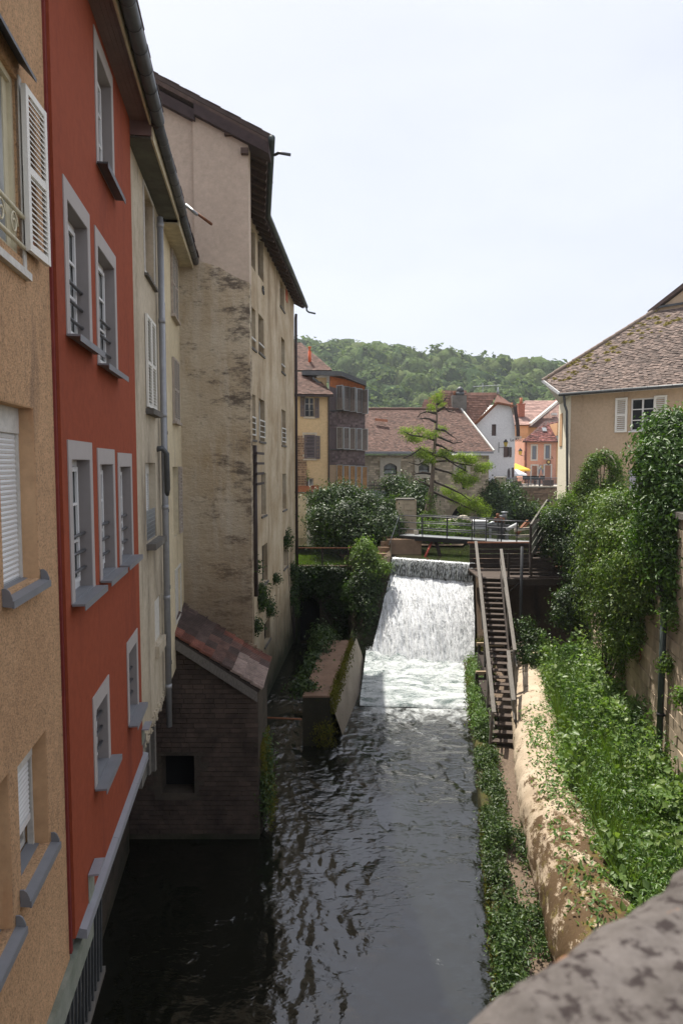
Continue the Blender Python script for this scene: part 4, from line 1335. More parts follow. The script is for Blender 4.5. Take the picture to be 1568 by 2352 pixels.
# hill
RZ = [(560, 790), (690, 783), (760, 786), (860, 796), (930, 803), (1000, 812), (1070, 826), (1150, 832), (1230, 836), (1283, 842), (1400, 860), (1568, 880), (1800, 900)]
YH = 430
def ridge(x):
    px = x / YH * F / 1.02 + 784
    for (a, b), (c, d) in zip(RZ[:-1], RZ[1:]):
        if a <= px <= c: y = b + (d - b) * (px - a) / (c - a); break
    else: y = RZ[0][1] if px < RZ[0][0] else RZ[-1][1]
    return P(784, y, YH).z - 12.5
def hill_z(x, y):
    t = (y - 210) / (YH - 210)
    t = max(0, min(1.35, t))
    r = ridge(x * YH / max(y, 60))
    return -3 + (r + 3) * (math.sin(min(t, 1) * math.pi / 2) ** 1.15) + (6 * fbm(x * .012, y * .012, 3) * math.sin(min(t, 1) * math.pi)) - max(0, t - 1) * 60
tag(ngrid(lambda u, v: (-330 + 900 * u, 200 + 320 * v, hill_z(-330 + 900 * u, 200 + 320 * v) - 1.0), 90, 40, 'hill', 'ground_far'), kind='structure')
sheet('far_ground', [(-800, 395, -1.1), (900, 395, -1.1), (900, 1400, -1.1), (-800, 1400, -1.1)], 'ground_far')
# woodland crowns: lumpy canopies, one mass
def blob(seed, sub=2):
    bm = bmesh.new(); bmesh.ops.create_icosphere(bm, subdivisions=sub, radius=1)
    for v in bm.verts:
        d = v.co.normalized()
        k = 1 + .30 * noise.noise(d * 1.6 + Vector((seed, 0, 0))) + .22 * noise.noise(d * 4.0 + Vector((0, seed, 0)))
        v.co = d * k; v.co.z *= .95
    bmesh.ops.triangulate(bm, faces=bm.faces)
    V = np.array([v.co[:] for v in bm.verts]); Fc = np.array([[v.index for v in f.verts] for f in bm.faces]); bm.free()
    return V, Fc
BL = [blob(i * 7.3, 2) for i in range(5)]
VV, FF, n0 = [], [], 0
CROWNS = []
rs = np.random.RandomState(8)
y = 225.0
while y < 436:
    st = 8.0 + (y - 225) * .010
    x0, x1 = -.13 * y, .40 * y
    x = x0 + rs.rand() * st
    while x < x1:
        xx, yy = x + rs.randn() * 2.2, y + rs.randn() * 2.5
        r = st * (.36 + .52 * rs.rand() ** 1.6)
        z = hill_z(xx, yy)
        V_, F_ = BL[rs.randint(5)]
        a = rs.rand() * 6.28; c, s = math.cos(a), math.sin(a)
        W = V_ * [r, r, r * rs.uniform(.85, 1.3)]
        W = np.stack([W[:, 0] * c - W[:, 1] * s, W[:, 0] * s + W[:, 1] * c, W[:, 2]], 1) + [xx, yy, z + r * .25]
        CROWNS.append((xx, yy, z + r * .25, r)); VV.append(W); FF.append(F_ + n0); n0 += len(W)
        x += st * rs.uniform(.75, 1.1)
    y += st * .62
LV = np.concatenate(VV)
me = arr_mesh('woodland', np.concatenate(VV), np.concatenate(FF), 'forest_leaf', tri=True)
o_ = link('woodland', me); o_["kind"] = "stuff"; print('wood tris', len(FF) and sum(len(f) for f in FF))
# ------------------------------------------------------------ foliage kit
rs = np.random.RandomState(21)
def leaf_mesh(name, C, N, size, mat, seed=0, aspect=0.55, jitter=0.6, droop=0.25, ref=None):
    """C: leaf centres, N: facing directions; each leaf two folded triangles pairs"""
    r = np.random.RandomState(seed)
    C = np.asarray(C, float); N = np.asarray(N, float)
    n = len(C)
    N = N + r.randn(n, 3) * jitter
    N /= np.linalg.norm(N, axis=1)[:, None] + 1e-9
    D = r.randn(n, 3); D[:, 2] -= droop * 2
    D -= N * (D * N).sum(1)[:, None]
    D /= np.linalg.norm(D, axis=1)[:, None] + 1e-9
    B = np.cross(N, D)
    s = size * (0.55 + 0.9 * r.rand(n))[:, None] if np.isscalar(size) else np.asarray(size)[:, None]
    f = .22
    V = np.stack([C - D * s * .5, C + B * s * aspect * .5 + N * s * f * .5, C + D * s * .55 - N * s * .12, C - B * s * aspect * .5 + N * s * f * .5], 1)
    k = np.arange(n)[:, None] * 4
    Q = np.concatenate([k + [[0, 2, 1]], k + [[0, 3, 2]]], 1).reshape(-1, 3)
    o = np.array(ref if ref is not None else (0, 0, 0))
    return arr_mesh(name, (V - o).reshape(-1, 3), Q, mat, tri=True)

def clump_points(blobs, n, k=26, spread=.20, seed=1, inner=.35, flat=1.0):
    """blobs: (x,y,z,rx,ry,rz); leaves gather in tufts spread over each lumpy surface"""
    r = np.random.RandomState(seed)
    B = np.array(blobs, float)
    area = (B[:, 3] * B[:, 4] + B[:, 4] * B[:, 5] + B[:, 3] * B[:, 5])
    pr = area / area.sum()
    nc = max(1, n // k)
    idx = r.choice(len(B), nc, p=pr)
    d = r.randn(nc, 3); d /= np.linalg.norm(d, axis=1)[:, None]
    rad = (inner + (1 - inner) * r.rand(nc) ** .45) * (0.86 + .28 * r.rand(nc))
    cc = B[idx, :3] + d * B[idx, 3:] * rad[:, None]
    C = np.repeat(cc, k, 0); Dd = np.repeat(d, k, 0)
    sp = spread * (.6 + .8 * r.rand(nc)); sp = np.repeat(sp, k)[:, None]
    off = r.randn(len(C), 3) * sp * [1, 1, .75 * flat]
    return C + off, Dd * 1.2 + off / (sp + 1e-6) * .35 + [0, 0, .45]

def bush(name, label, cat, blobs, n, size, mat, seed=1, k=26, spread=.2, trunk=None, group=None, inner=.35, aspect=.55, twigs=0, bark='dark_bark', base=None):
    B = np.array(blobs)
    if base is None: base = (B[:, 0].mean(), B[:, 1].mean(), (B[:, 2] - B[:, 5]).min())
    t = thing(name, base, label, cat, group)
    C, N = clump_points(blobs, n, k, spread, seed, inner)
    o = link('foliage', leaf_mesh('foliage', C, N, size, mat, seed, aspect, ref=at(t)), t)
    o["kind"] = "stuff"
    b = MB(); rr = random.Random(seed)
    root = Vector(base)
    if trunk:
        pts, r0 = trunk
        b.tube(pts, [r0 * (1 - .6 * i / max(1, len(pts) - 1)) for i in range(len(pts))], 9)
        root = Vector(pts[len(pts) // 2])
    for q in blobs:
        c = Vector(q[:3])
        m = root.lerp(c, .5) + Vector((rr.uniform(-.1, .1), rr.uniform(-.1, .1), -.1))
        r_ = .05 if trunk else .03
        b.tube([root, m, c], [r_, r_ * .7, r_ * .35], 6)
        for _ in range(twigs):
            d = Vector((rr.gauss(0, 1), rr.gauss(0, 1), rr.gauss(0, 1))).normalized()
            b.tube([c, c + Vector((d.x * q[3], d.y * q[4], d.z * q[5])) * .8], [r_ * .3, r_ * .1], 4)
    b.build('trunk' if trunk else 'stems', bark, t, True)
    return t
def pb(px, py, Y, rx, rz=None, ry=None):
    """a foliage lobe centred on a survey point"""
    p = P(px, py, Y)
    return (p.x, p.y, p.z, rx, ry or rx, rz or rx)

# ------------------------------------------------------------ terrace garden left of the fall
Tz = -5.2
tA = P(664, 1305, 34.6); tB = P(803, 1305, 34.0)
FT = Fac(-3.2, 34.55, 1, -.02)
s1 = FT.s(806, 1305)
arch = [(FT.s(683, 1440), -9.5)] + [(FT.s(683, 1440) + w_, h_) for w_, h_ in ((0, -7.15), (.12, -6.9), (.5, -6.78), (1.0, -6.85), (1.15, -7.1), (1.15, -9.5))]
tw = MB().wall(FT, [(-.5, -9.6), (arch[0][0], -9.6), *[(a, b) for a, b in arch[1:-1]], (arch[-1][0], -9.6), (s1, -9.6), (s1, Tz), (-.5, Tz)], [], 7.5, 0)
tw.build('terrace_wall', 'terrace_stone', label='ivy covered stone terrace wall with a dark arched opening', cat='wall')
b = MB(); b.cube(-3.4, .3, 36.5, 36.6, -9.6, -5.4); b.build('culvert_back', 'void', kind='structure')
sheet('lawn', [(FT.p(-.5, .02, Tz + .004)), FT.p(s1, .02, Tz + .004), (1.7, 43.5, Tz + .004), (-9, 43.5, Tz + .004), (-9, 36, Tz + .004)], 'soil')
rg = np.random.RandomState(5)
n = 26000
gx = rg.uniform(-3.4, .9, n); gy = 34.6 + rg.rand(n) * 8.5
gC = np.stack([gx, gy, np.full(n, Tz + .03)], 1)
def blades(name, C, h, w, mat, seed=0, lean=.35, ref=(0, 0, 0)):
    r = np.random.RandomState(seed); n = len(C)
    a = r.rand(n) * 6.283; W = np.stack([np.cos(a), np.sin(a), np.zeros(n)], 1) * (w * .5)
    H = h * (.5 + r.rand(n))
    tip = C + np.stack([r.randn(n) * lean, r.randn(n) * lean, np.ones(n)], 1) * H[:, None]
    V = np.stack([C - W, C + W, tip], 1) - np.array(ref)
    Q = np.arange(n * 3).reshape(-1, 3)
    return arr_mesh(name, V.reshape(-1, 3), Q, mat, tri=True)
o_ = link('grass', blades('grass', gC, .10, .035, 'grass_blade', 4)); o_["kind"] = "stuff"
# fence along the lawn
fen = thing('garden_fence', (-1, 34.5, Tz), 'thin metal rail fence with mesh along the lawn edge', 'fence')
zr = FT.hit(740, 1259, .0)[1]
f0, f1 = FT.s(679, 1260), FT.s(801, 1262)
b = MB(); b.bar(FT.p(f0, -.05, zr), FT.p(f1, -.05, zr), .05); b.bar(FT.p(f1, -.05, zr), FT.p(f1 + .3, -.9, zr + .02), .05); b.build('rail', 'rust', fen)
for px in (740, 799):
    b = MB(); s_ = FT.s(px, 1280); b.bar(FT.p(s_, -.05, Tz), FT.p(s_, -.05, zr), .07); b.build('post', 'dark_pipe', fen)
b = MB()
for k in range(40):
    s_ = f0 + (f1 - f0) * k / 39; b.bar(FT.p(s_, -.05, Tz + .05), FT.p(s_, -.05, zr), .006)
for k in range(12): b.bar(FT.p(f0, -.05, Tz + .08 + k * .08), FT.p(f1, -.05, Tz + .08 + k * .08), .006)
b.build('mesh_panel', 'dark_metal', fen)

# pier block in front, ochre topped, with its sloping flank
b = MB()
pf0, pf1 = P(695, 1600, 21.0), P(757, 1600, 21.0)
pb0, pb1 = P(744, 1472, 27.6), P(804, 1470, 27.6)
for p in (pf0, pf1, pb0, pb1): p.z = -7.25
for q, y in ((pf0, 1600), (pf1, 1600), (pb0, 1472), (pb1, 1470)): pass
pz = -7.27
corners = [PZ(695, 1598, pz), PZ(757, 1598, pz), PZ(804, 1470, pz), PZ(744, 1472, pz)]
stucco('pier_top', (0.25, 0.165, 0.115), (0.19, 0.12, 0.08), 40, .5, .01, (0.10, .075, .055), .3, 1.5, streak=False)
pier = thing('pier_block', corners[0].lerp(corners[2], .5) + Vector((0, 0, -1.9)), 'flat topped rust brown pier block with a mossy flank left of the pool', 'pier')
b = MB(); b.poly(corners, (0, 0, 1), .06); b.build('capping', 'pier_top', pier)
lo = [c + Vector((0, 0, -.06)) for c in corners]
b = MB()
dn = [Vector((c.x, c.y, -9.8)) for c in corners]
b.hexa(dn + lo); b.build('body', 'pier_body', pier)
# sloped concrete apron right of it
k0, k1 = PZ(755, 1610, -7.4), PZ(818, 1470, -7.4)
w0_, w1_ = PZ(790, 1700, WATER - .2), PZ(838, 1530, WATER - .1)
wm = PZ(826, 1600, WATER - .1)
def apron(u, v):
    a = corners[1].lerp(corners[2] + Vector((.25, .8, 0)), u) + Vector((.02, 0, -.12))
    bb = (w0_.lerp(wm, u * 2) if u < .5 else wm.lerp(w1_ + Vector((0, .8, 0)), u * 2 - 1))
    p = a.lerp(bb, v)
    return p + Vector((0, 0, -.3 * math.sin(math.pi * v) * 0 + .02 * fbm(p.x * 3, p.y * 3, p.z * 3)))
stucco('apron_concrete', (0.36, 0.31, 0.25), (0.27, 0.23, 0.18), 20, .5, .01, (0.10, .08, .05), .2, .9, streak=False)
tag(ngrid(apron, 40, 16, 'apron', 'apron_concrete'), label='sloping pale concrete apron beside the frothing pool', cat='apron')
# rock flank between terrace and fall
def flank(u, v):
    pts_t = [FT.p(s1, .0, Tz), Vector((cl.x - .9, cl.y + .2, -4.9)), Vector((cl.x - .15, cl.y - .1, -4.5)), Vector((cl.x - .10, cl.y + .9, -3.75)), Vector((cl.x - .10, cl.y + 4.5, -3.75))]
    pts_b = [FT.p(s1 - .2, .25, -9.6), Vector((bl_.x - 1.1, bl_.y - .3, -9.6)), Vector((bl_.x + .1, bl_.y + .2, -9.4)), Vector((cl.x - .05, cl.y + .6, -6)), Vector((cl.x, cl.y + 4.5, -5.2))]
    q = u * 4; i = min(3, int(q)); f_ = q - i
    a = pts_t[i].lerp(pts_t[i + 1], f_); c = pts_b[i].lerp(pts_b[i + 1], f_)
    p = a.lerp(c, v)
    return p + Vector((fbm(p.x * 1.5, p.y * 1.5, p.z * 1.5), fbm(p.y, p.z * 1.6, p.x), 0)) * .14 * min(1, v * 6)
tag(ngrid(flank, 60, 40, 'rock_wall', 'terrace_stone', smooth=False), label='rough dark wall dropping beside the left edge of the waterfall', cat='wall')
b = MB(); b.poly([(FT.p(s1, -.02, -4.95)), Vector((cl.x - .9, cl.y + .2, -4.92)), Vector((cl.x - .15, cl.y - .1, -4.5)), Vector((cl.x - .10, cl.y + .9, -3.8)), Vector((cl.x - .1, cl.y + 4.5, -3.8)), Vector((-1, 39, -4.6))], (0, 0, 1), .1)
tag(b.build('bank_ground', 'soil'), kind='structure')
# small stone steps down to the weir
st = thing('stone_steps', (cl.x - .6, cl.y + 1.2, -5), 'small worn stone steps at the left end of the weir', 'steps')
for i, (px, py) in enumerate(((893, 1231), (889, 1243), (883, 1256), (878, 1270))):
    p = P(px, py, cl.y + 1.8 - i * .35)
    b = MB(); b.cube(p.x - .35, p.x + .28, p.y - .25, p.y + .25, p.z - .28, p.z); b.build('step', 'quay_stone', st, origin=p)

# ------------------------------------------------------------ yellow house with ledge
yel = thing('yellow_house', (-2, 46, -5), 'yellow rendered house with grey shutters above the terrace garden', 'house')
YX = P(673, 1000, 43.5)
FY = Fac(YX.x - 1.0, 43.3, 1, .16)
ysr = FY.s(757, 1000)
wy1 = FY.rect(700, 722, 912, 957); wy2 = FY.rect(699, 723.5, 1000, 1053); wy3 = FY.rect(700, 720, 1098.5, 1116)
ez0, ez1 = FY.hit(678, 903)[1], FY.hit(757, 908)[1]
MB().wall(FY, [(0, Tz - .3), (ysr, Tz - .3), (ysr, ez1), (0, ez1 + .0)], [wy1, wy2, wy3], 6, .25).build('wall', 'yellow_render', yel)
window(yel, FY, wy1, -.2, 'old_white', 'pane', .07)
window(yel, FY, wy3, -.15, 'white_frame', 'curtain_pane', .07, (), (.5,))
backing(yel, FY, wy2, -.2, 'void')
for (x0, x1, yt, yb, nn_) in ((689.5, 700, 910, 957, 'half open grey shutter'), (722.5, 732.5, 914, 960, None), (698.5, 723, 999, 1053, 'closed grey shutter leaf'), (724, 734.5, 1001, 1054, None)):
    louvers(yel, FY, FY.rect(x0, x1, yt, yb), .03, .05, 'grey_shutter', 16, (0, .5, 1), .06, .03, label=nn_)
for r in (wy1, wy2):
    b = MB(); b.box(FY, r[0] - .1, r[1] + .1, .002, .06, r[2] - .12, r[2] - .02); b.build('sill', 'dressed_stone', yel)
b = MB(); frame_bars(b, FY, wy2[0] - .12, wy2[1] + .12, wy2[2], wy2[3] + .18, .003, .02, .12); b.build('window_trim', 'dressed_stone', yel)
b = MB(); frame_bars(b, FY, wy1[0] + .05, wy1[1] - .05, wy1[2] + .02, wy1[2] + .5, .02, .04, .02, (), (.2, .4, .6, .8)); b.build('window_guard', 'iron_black', yel)
# roofs: lower slope over the front, upper slope behind
o0 = FY.p(-.5, .45, FY.hit(678, 897, .45)[1]); o1 = FY.p(FY.s(766, 915, .6), .45, FY.hit(766, 913, .45)[1])
lowr = [o0, o1, FY.p(FY.s(700, 870) + .7, -2.6, o1.z + 2.35), FY.p(-.5, -2.6, o0.z + 2.35)]
hz = (o0.z + o1.z) / 2
for p in lowr[:2]: p.z = hz
for p in lowr[2:]: p.z = hz + 1.75
tiles(yel, lowr, .2, .16, 'roof_tile', 31, .03, .008)
ua, ub = P(672, 848, 46.5), P(762, 852, 46.5)
ua.z = ub.z = (ua.z + ub.z) / 2
rt = P(690, 790, 50); 
upr = [ua + Vector((-1.5, 0, 0)), ub, Vector((P(700, 797, 50).x, 50, P(700, 797, 50).z)), Vector((ua.x - 1.5, 51, P(672, 770, 51).z))]
zt_ = P(684, 787, 50).z
upr[2] = Vector((P(690, 787, 50).x, 50, zt_)); upr[3] = Vector((ua.x - 1.5, 50, zt_))
tiles(yel, upr, .2, .17, 'roof_tile', 32, .03, .008)
b = MB(); p = P(711, 812, 47.5)
b.tube([p + Vector((0, 0, -.6)), p + Vector((0, 0, .15))], .10, 8); b.tube([p + Vector((0, 0, .15)), p + Vector((0, 0, .42))], .07, 8); b.tube([p + Vector((0, 0, .38)), p + Vector((0, 0, .46))], .11, 8)
b.build('chimney_pot', 'orange_pot', yel, True)
b = MB(); b.bar(o0 + Vector((0, -.05, -.12)), o1 + Vector((0, -.05, -.12)), .10, .10); b.build('gutter', 'dark_pipe', yel)
b = MB(); b.box(FY, ysr - .12, ysr - .02, .02, .12, Tz + 3, ez1); b.build('drainpipe', 'dark_pipe', yel)
# stone quoin strip showing where render is missing
rnq = random.Random(9); b = MB()
q0 = FY.s(683, 1040); z = FY.hit(690, 1130)[1]
zq = FY.hit(690, 1000)[1]
while z < zq:
    s = q0
    while s < q0 + .55:
        l = rnq.uniform(.15, .3); b.box(FY, s, min(s + l, q0 + .6), .0, rnq.uniform(.015, .035), z, z + .13); s += l + .02
    z += .15
b.build('exposed_stones', 'quay_stone', yel, kind='stuff')
# ledge wall with flower pots
lw_ = thing('ledge_wall', (-2.4, 42, Tz), 'plastered garden wall with a flat ledge below the yellow house', 'wall')
FL = Fac(P(676, 1132, 42.2).x, 42.2, 1, 0)
l0, l1, l2 = 0, FL.s(704, 1180), FL.s(721, 1180)
zl = FL.hit(700, 1133)[1]
b = MB(); b.box(FL, -1, l1, -2.0, 0, Tz - .2, zl); b.build('wall', 'cream_render', lw_)
b = MB(); b.hexa([FL.p(l1, 0, Tz - .2), FL.p(l2 - .12, -.8, Tz - .2), FL.p(l2 - .12, -2, Tz - .2), FL.p(l1, -2, Tz - .2), FL.p(l1, 0, zl), FL.p(l2 + .1, -.8, zl), FL.p(l2 + .1, -2, zl), FL.p(l1, -2, zl)]); b.build('side_wall', 'sunlit_render', lw_)  # same cream plaster, its lit side painted in by a lighter colour
b = MB(); b.box(FL, -1, l2 + .15, -2, .06, zl, zl + .07); b.build('ledge', 'old_concrete', lw_)
for (px, w_, h_, mt, lb, ct) in ((685, .34, .34, 'terracotta', 'round terracotta flower pot at the left end of the ledge', 'flower pot'),
                      (700, .62, .36, 'terracotta', 'wide terracotta planter in the middle of the ledge', 'planter'),
                      (717.5, .16, .36, 'red_tile', 'narrow pale planter on the ledge', 'planter'),
                      (724, .42, .38, 'terracotta', 'dark orange planter at the right end of the ledge', 'planter')):
    c = FL.p(FL.s(px, 1125), -.22, zl + .07)
    b = MB()
    a = .85
    lowc = [Vector((c.x + sx * w_ / 2 * a, c.y + sy * .15 * a, c.z)) for sx, sy in ((-1, -1), (1, -1), (1, 1), (-1, 1))]
    upc = [Vector((c.x + sx * w_ / 2, c.y + sy * .15, c.z + h_)) for sx, sy in ((-1, -1), (1, -1), (1, 1), (-1, 1))]
    b.hexa(lowc + upc)
    for s_ in (0, 1, 2, 3):
        b.bar(upc[s_], upc[(s_ + 1) % 4], .05)
    b.build('planter', mt, label=lb, cat=ct)
c = FL.p(FL.s(706, 1120), -.22, zl + .4)
bush('potted_plant', 'slim young plant growing from the wide planter on the ledge', 'plant', [(c.x, c.y, c.z + .3, .10, .1, .35), (c.x, c.y, c.z + .75, .06, .06, .3)], 120, .07, 'bright_leaf', 4, 6, .06, base=tuple(c))

# ------------------------------------------------------------ timber-clad house with folding louvres
tim = thing('timber_house', (1, 46, -4), 'timber clad house with three rows of folding slatted shutters', 'house')
FB = Fac(P(757, 1000, 44.6).x, 44.6, 1, .03)
tr_ = FB.s(838, 1000)
MB().wall(FB, [(0, -4.7), (tr_, -4.7), (tr_, FB.hit(838, 884)[1]), (0, FB.hit(757, 862)[1])], [], 6, 0).build('wall', 'grey_cladding', tim)
b = MB(); 
b.box(FB, 0, .62, .01, .03, -4.7, FB.hit(765, 1068)[1]); b.build('lower_panel', 'tan_render', tim)
oz0, oz1 = FB.hit(800, 900)[1], FB.hit(800, 868)[1]
b = MB(); b.add([FB.p(.02, .012, oz0 + .35), FB.p(tr_ - .05, .012, oz0 - .35), FB.p(tr_ - .05, .012, oz1 - .28), FB.p(.02, .012, oz1 + .1)], [(0, 1, 2, 3)])
b.build('upper_boarding', 'orange_wood', tim)
zA, zB = FB.hit(785, 857)[1], FB.hit(838, 880)[1]
b = MB()
pa, pb_, pc = P(690, 856, 43.6), P(784, 857, 43.6), P(841, 879, 47.6)
pa = P(693, 855, 45.5); 
for (a, c) in ((pa, pb_), (pb_, P(841, 880, 44.2))):
    b.hexa([a + Vector((0, 0, -.17)), c + Vector((0, 0, -.17)), c + Vector((0, 3.4, -.17)), a + Vector((0, 3.4, -.17)), a + Vector((0, 0, .12)), c + Vector((0, 0, .12)), c + Vector((0, 3.4, .12)), a + Vector((0, 3.4, .12))])
b.build('roof_slab', 'zinc', tim)
b = MB(); dm0, dm1 = P(716, 868, 44.9), P(748, 868, 44.9)
b.add([P(722, 868, 45.0), P(750, 867, 45.0), P(750, 893, 45.0)], [(0, 2, 1)]); b.build('dormer_cheek', 'yellow_render', tim)
b = MB(); b.bar(P(718, 867, 44.9), P(757, 900, 44.6), .14); b.build('flashing', 'zinc', tim)
rowz = ((886, 942, 'louver_wood', .42), (981, 1031, 'louver_wood', .12), (1067, 1120, 'warm_louver', .05))
for ri, (yt, yb, mt, ang) in enumerate(rowz):
    xs = (773, 788, 803, 817, 831, 845)
    for i in range(5):
        sL_, sR_ = FB.s(xs[i], 1000), FB.s(xs[i + 1], 1000) - .02
        dy_ = (i * 2.4 if ri == 0 else i * 1.0)
        z0_, z1_ = FB.hit(806, yb + dy_)[1], FB.hit(806, yt + dy_)[1]
        wL = sR_ - sL_
        A = FB.p(sL_, .10 + (ang if i % 2 else 0), 0); Bq = FB.p(sR_, .10 + (0 if i % 2 else ang), 0)
        ff = Fac(A.x, A.y, Bq.x - A.x, Bq.y - A.y); L = (Bq - A).length
        bars = MB()
        for k in range(5):
            c_ = L * (.16 + .68 * k / 4)
            bars.box(ff, c_ - .02, c_ + .02, .0, .02, z0_ + (z1_ - z0_) * .5, z1_ - .08)
        m = MB(); frame_bars(m, ff, 0, L, z0_, z1_, 0, .045, .045)
        pn = m.build('shutter_panel', 'galvanised', tim, origin=ff.p(0, 0, z0_))
        m = MB(); m.box(ff, .04, L - .04, .008, .028, z0_ + .04, z0_ + (z1_ - z0_) * .5); m.build('board', mt, pn)
        m = MB(); m.box(ff, .04, L - .04, -.01, .0, z0_ + (z1_ - z0_) * .5, z1_ - .04); m.build('slot_back', 'iron_black' if ri < 2 else 'dark_wood', pn)
        for k in range(4):
            c_ = L * (.16 + .68 * k / 3); m = MB(); m.box(ff, c_ - .035, c_ + .035, .008, .028, z0_ + (z1_ - z0_) * .5, z1_ - .04); m.build('lath', mt, pn)
rq = random.Random(2)
for (yt, yb) in ((945, 984), (1034, 1066)):
    z0_, z1_ = FB.hit(800, yb)[1], FB.hit(800, yt)[1]
    b = MB(); z = z0_; 
    while z < z1_ - .05:
        s = 0
        while s < tr_:
            l = rq.uniform(.10, .2); e = min(s + l, tr_)
            t_ = .05 + rq.uniform(-.006, .012)
            b.hexa([FB.p(s, t_, z), FB.p(e - .01, t_, z), FB.p(e - .01, .0, z), FB.p(s, 0, z), FB.p(s, .022, z + .14), FB.p(e - .01, .022, z + .14), FB.p(e - .01, 0, z + .14), FB.p(s, 0, z + .14)])
            s = e
        z += .125
    b.build('shingles', 'shingle', tim, kind='stuff')
    b = MB(); b.box(FB, 0, tr_ + .02, .0, .12, z1_ + .0, z1_ + .06); b.build('ledge', 'zinc', tim)

# ------------------------------------------------------------ stone mill across the pond
mill = thing('stone_mill', (6, 55, UPPER), 'long stone mill with a broad brown tiled roof behind the larch', 'building')
FM = Fac(P(836, 1100, 53.5).x - 1.5, 53.5, 1, 0)
ms0, ms1 = 0, FM.s(1121, 1120)
mzt = FM.hit(980, 1046)[1]
def arch_hole(r, rise=.25, n=6):
    s0, s1, z0, z1 = r
    return [(s0, z0), (s1, z0), (s1, z1 - rise)] + [(s0 + (s1 - s0) * (1 - k / n), z1 - rise + rise * math.sin(math.pi * k / n)) for k in range(1, n)] + [(s0, z1 - rise)]
mw = [FM.rect(881, 911, 1064, 1090), FM.rect(961, 985, 1064, 1089), FM.rect(1049, 1070, 1064, 1087)]
ms = [FM.rect(893.5, 901, 1091.5, 1130), FM.rect(973, 978.5, 1090.5, 1128), FM.rect(1061, 1068, 1088.5, 1124)]
ma = [FM.rect(1033, 1077, 1163, 1215), FM.rect(957, 998, 1163, 1215)]
holes = [arch_hole(r) for r in mw] + ms + [arch_hole(r, .95, 10) for r in ma]
MB().wall(FM, [(ms0, -5.4), (ms1, -5.4), (ms1, mzt), (ms0, mzt)], holes, 5, .45).build('wall', 'mill_mortar', mill)
inside = lambda s0, s1, z0, z1: any(h[0] - .34 < s1 and s0 < h[1] + .34 and h[2] - .1 < z1 and z0 < h[3] + .1 for h in mw) or any(h[0] - .1 < s1 and s0 < h[1] + .1 and h[2] - .1 < z1 and z0 < h[3] + .05 for h in ms) or \
    any(((s - (h[0] + h[1]) / 2) / ((h[1] - h[0]) / 2 + .15)) ** 2 + max(0, (z - (h[3] - .95)) / 1.05) ** 2 < 1 and z < h[3] + .1 for h in ma for s in (s0, s1) for z in (z0, z1))
b = MB(); z = -5.2
while z < mzt - .1:
    hh = rq.uniform(.12, .19); s = 1.2
    while s < ms1 - .02:
        l = rq.uniform(.2, .45); e = min(s + l, ms1 - .005)
        if not inside(s, e, z, z + hh) and e - s > .05: 
            t_ = rq.uniform(.01, .045); b.box(FM, s + .008, e - .008, -.02, t_, z + .006, min(z + hh, mzt) - .008)
        s = e
    z += hh
b.build('stonework', 'mill_stone', mill, kind='stuff')
for r in mw:
    b = MB()
    b.wall(FM, [(r[0] - .3, r[2] - .3), (r[1] + .3, r[2] - .3), (r[1] + .3, r[3] + .42), (r[0] - .3, r[3] + .42)], [arch_hole(r)], .1, .35, .07)
    b.build('window_surround', 'dressed_stone', mill)
    window(mill, FM, (r[0], r[1], r[2], r[3]), -.3, 'dark_wood', 'milky_pane', .07, (.45,), ())
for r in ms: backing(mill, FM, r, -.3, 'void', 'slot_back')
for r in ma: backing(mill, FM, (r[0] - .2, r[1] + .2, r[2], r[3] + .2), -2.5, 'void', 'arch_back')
me0, me1 = FM.p(-.3, .45, FM.hit(980, 1040, .45)[1]), FM.p(FM.s(1132, 1042, .45), .45, FM.hit(1130, 1040, .45)[1])
rY = 60.0
r0, r1_ = P(820, 934, rY), P(1057, 948, rY)
zr_ = (P(838, 936, rY).z + r1_.z) / 2 + .05
r0.z = r1_.z = zr_; r0.x -= 2
me0.z = me1.z = mzt + .28
tiles(mill, [me0, me1, r1_, r0], .19, .15, 'roof_tile', 41, .03, .012)
b = MB(); b.bar(me0 + Vector((0, -.06, -.06)), me1 + Vector((0, -.06, -.06)), .13, .17); b.build('gutter', 'flashing', mill)
b = MB(); b.bar(me1 + Vector((.04, 0, .06)), r1_ + Vector((.04, 0, .06)), .12, .16); b.build('verge', 'old_white', mill)
b = MB()
k = 0; L = (r1_ - r0).length
rm = None
rt_ = MB(); rt_.tube([Vector((0, 0, 0)), Vector((.42, 0, 0))], .13, 8); rme = rt_.mesh('ridge_tile', 'roof_tile')
while k * .4 < L - .4:
    link('ridge_tile', rme, mill, r0 + Vector((k * .4, 0, .05 + rq.uniform(-.02, .02)))); k += 1
b = MB(); p = P(876, 967, 57.2); b.bar(p + Vector((-.5, 0, .12)), p + Vector((.45, -.3, .0)), .3, .2); b.build('roof_vent', 'terracotta', mill)
# iron balcony at the left of the mill
bal = thing('iron_balcony', FM.p(3, .8, -3.4), 'grey iron balcony railing in front of the mill wall', 'balcony')
b0, b1 = FM.s(842, 1120, .8), FM.s(892, 1120, .8)
zb0, zb1, zb2 = FM.hit(866, 1146, .8)[1], FM.hit(866, 1127, .8)[1], FM.hit(866, 1109, .8)[1]
b = MB(); b.box(FM, b0, b1, .1, .8, zb0, zb1); b.build('panel', 'galvanised', bal)
b = MB()
for zz in (zb2, zb2 - .22, zb2 - .44): b.bar(FM.p(b0, .8, zz), FM.p(b1, .8, zz), .045)
b.build('rail', 'dark_metal', bal)
for k in range(4):
    s_ = b0 + (b1 - b0) * k / 3; b = MB(); b.bar(FM.p(s_, .8, zb1), FM.p(s_, .8, zb2), .05); b.build('post', 'dark_metal', bal)

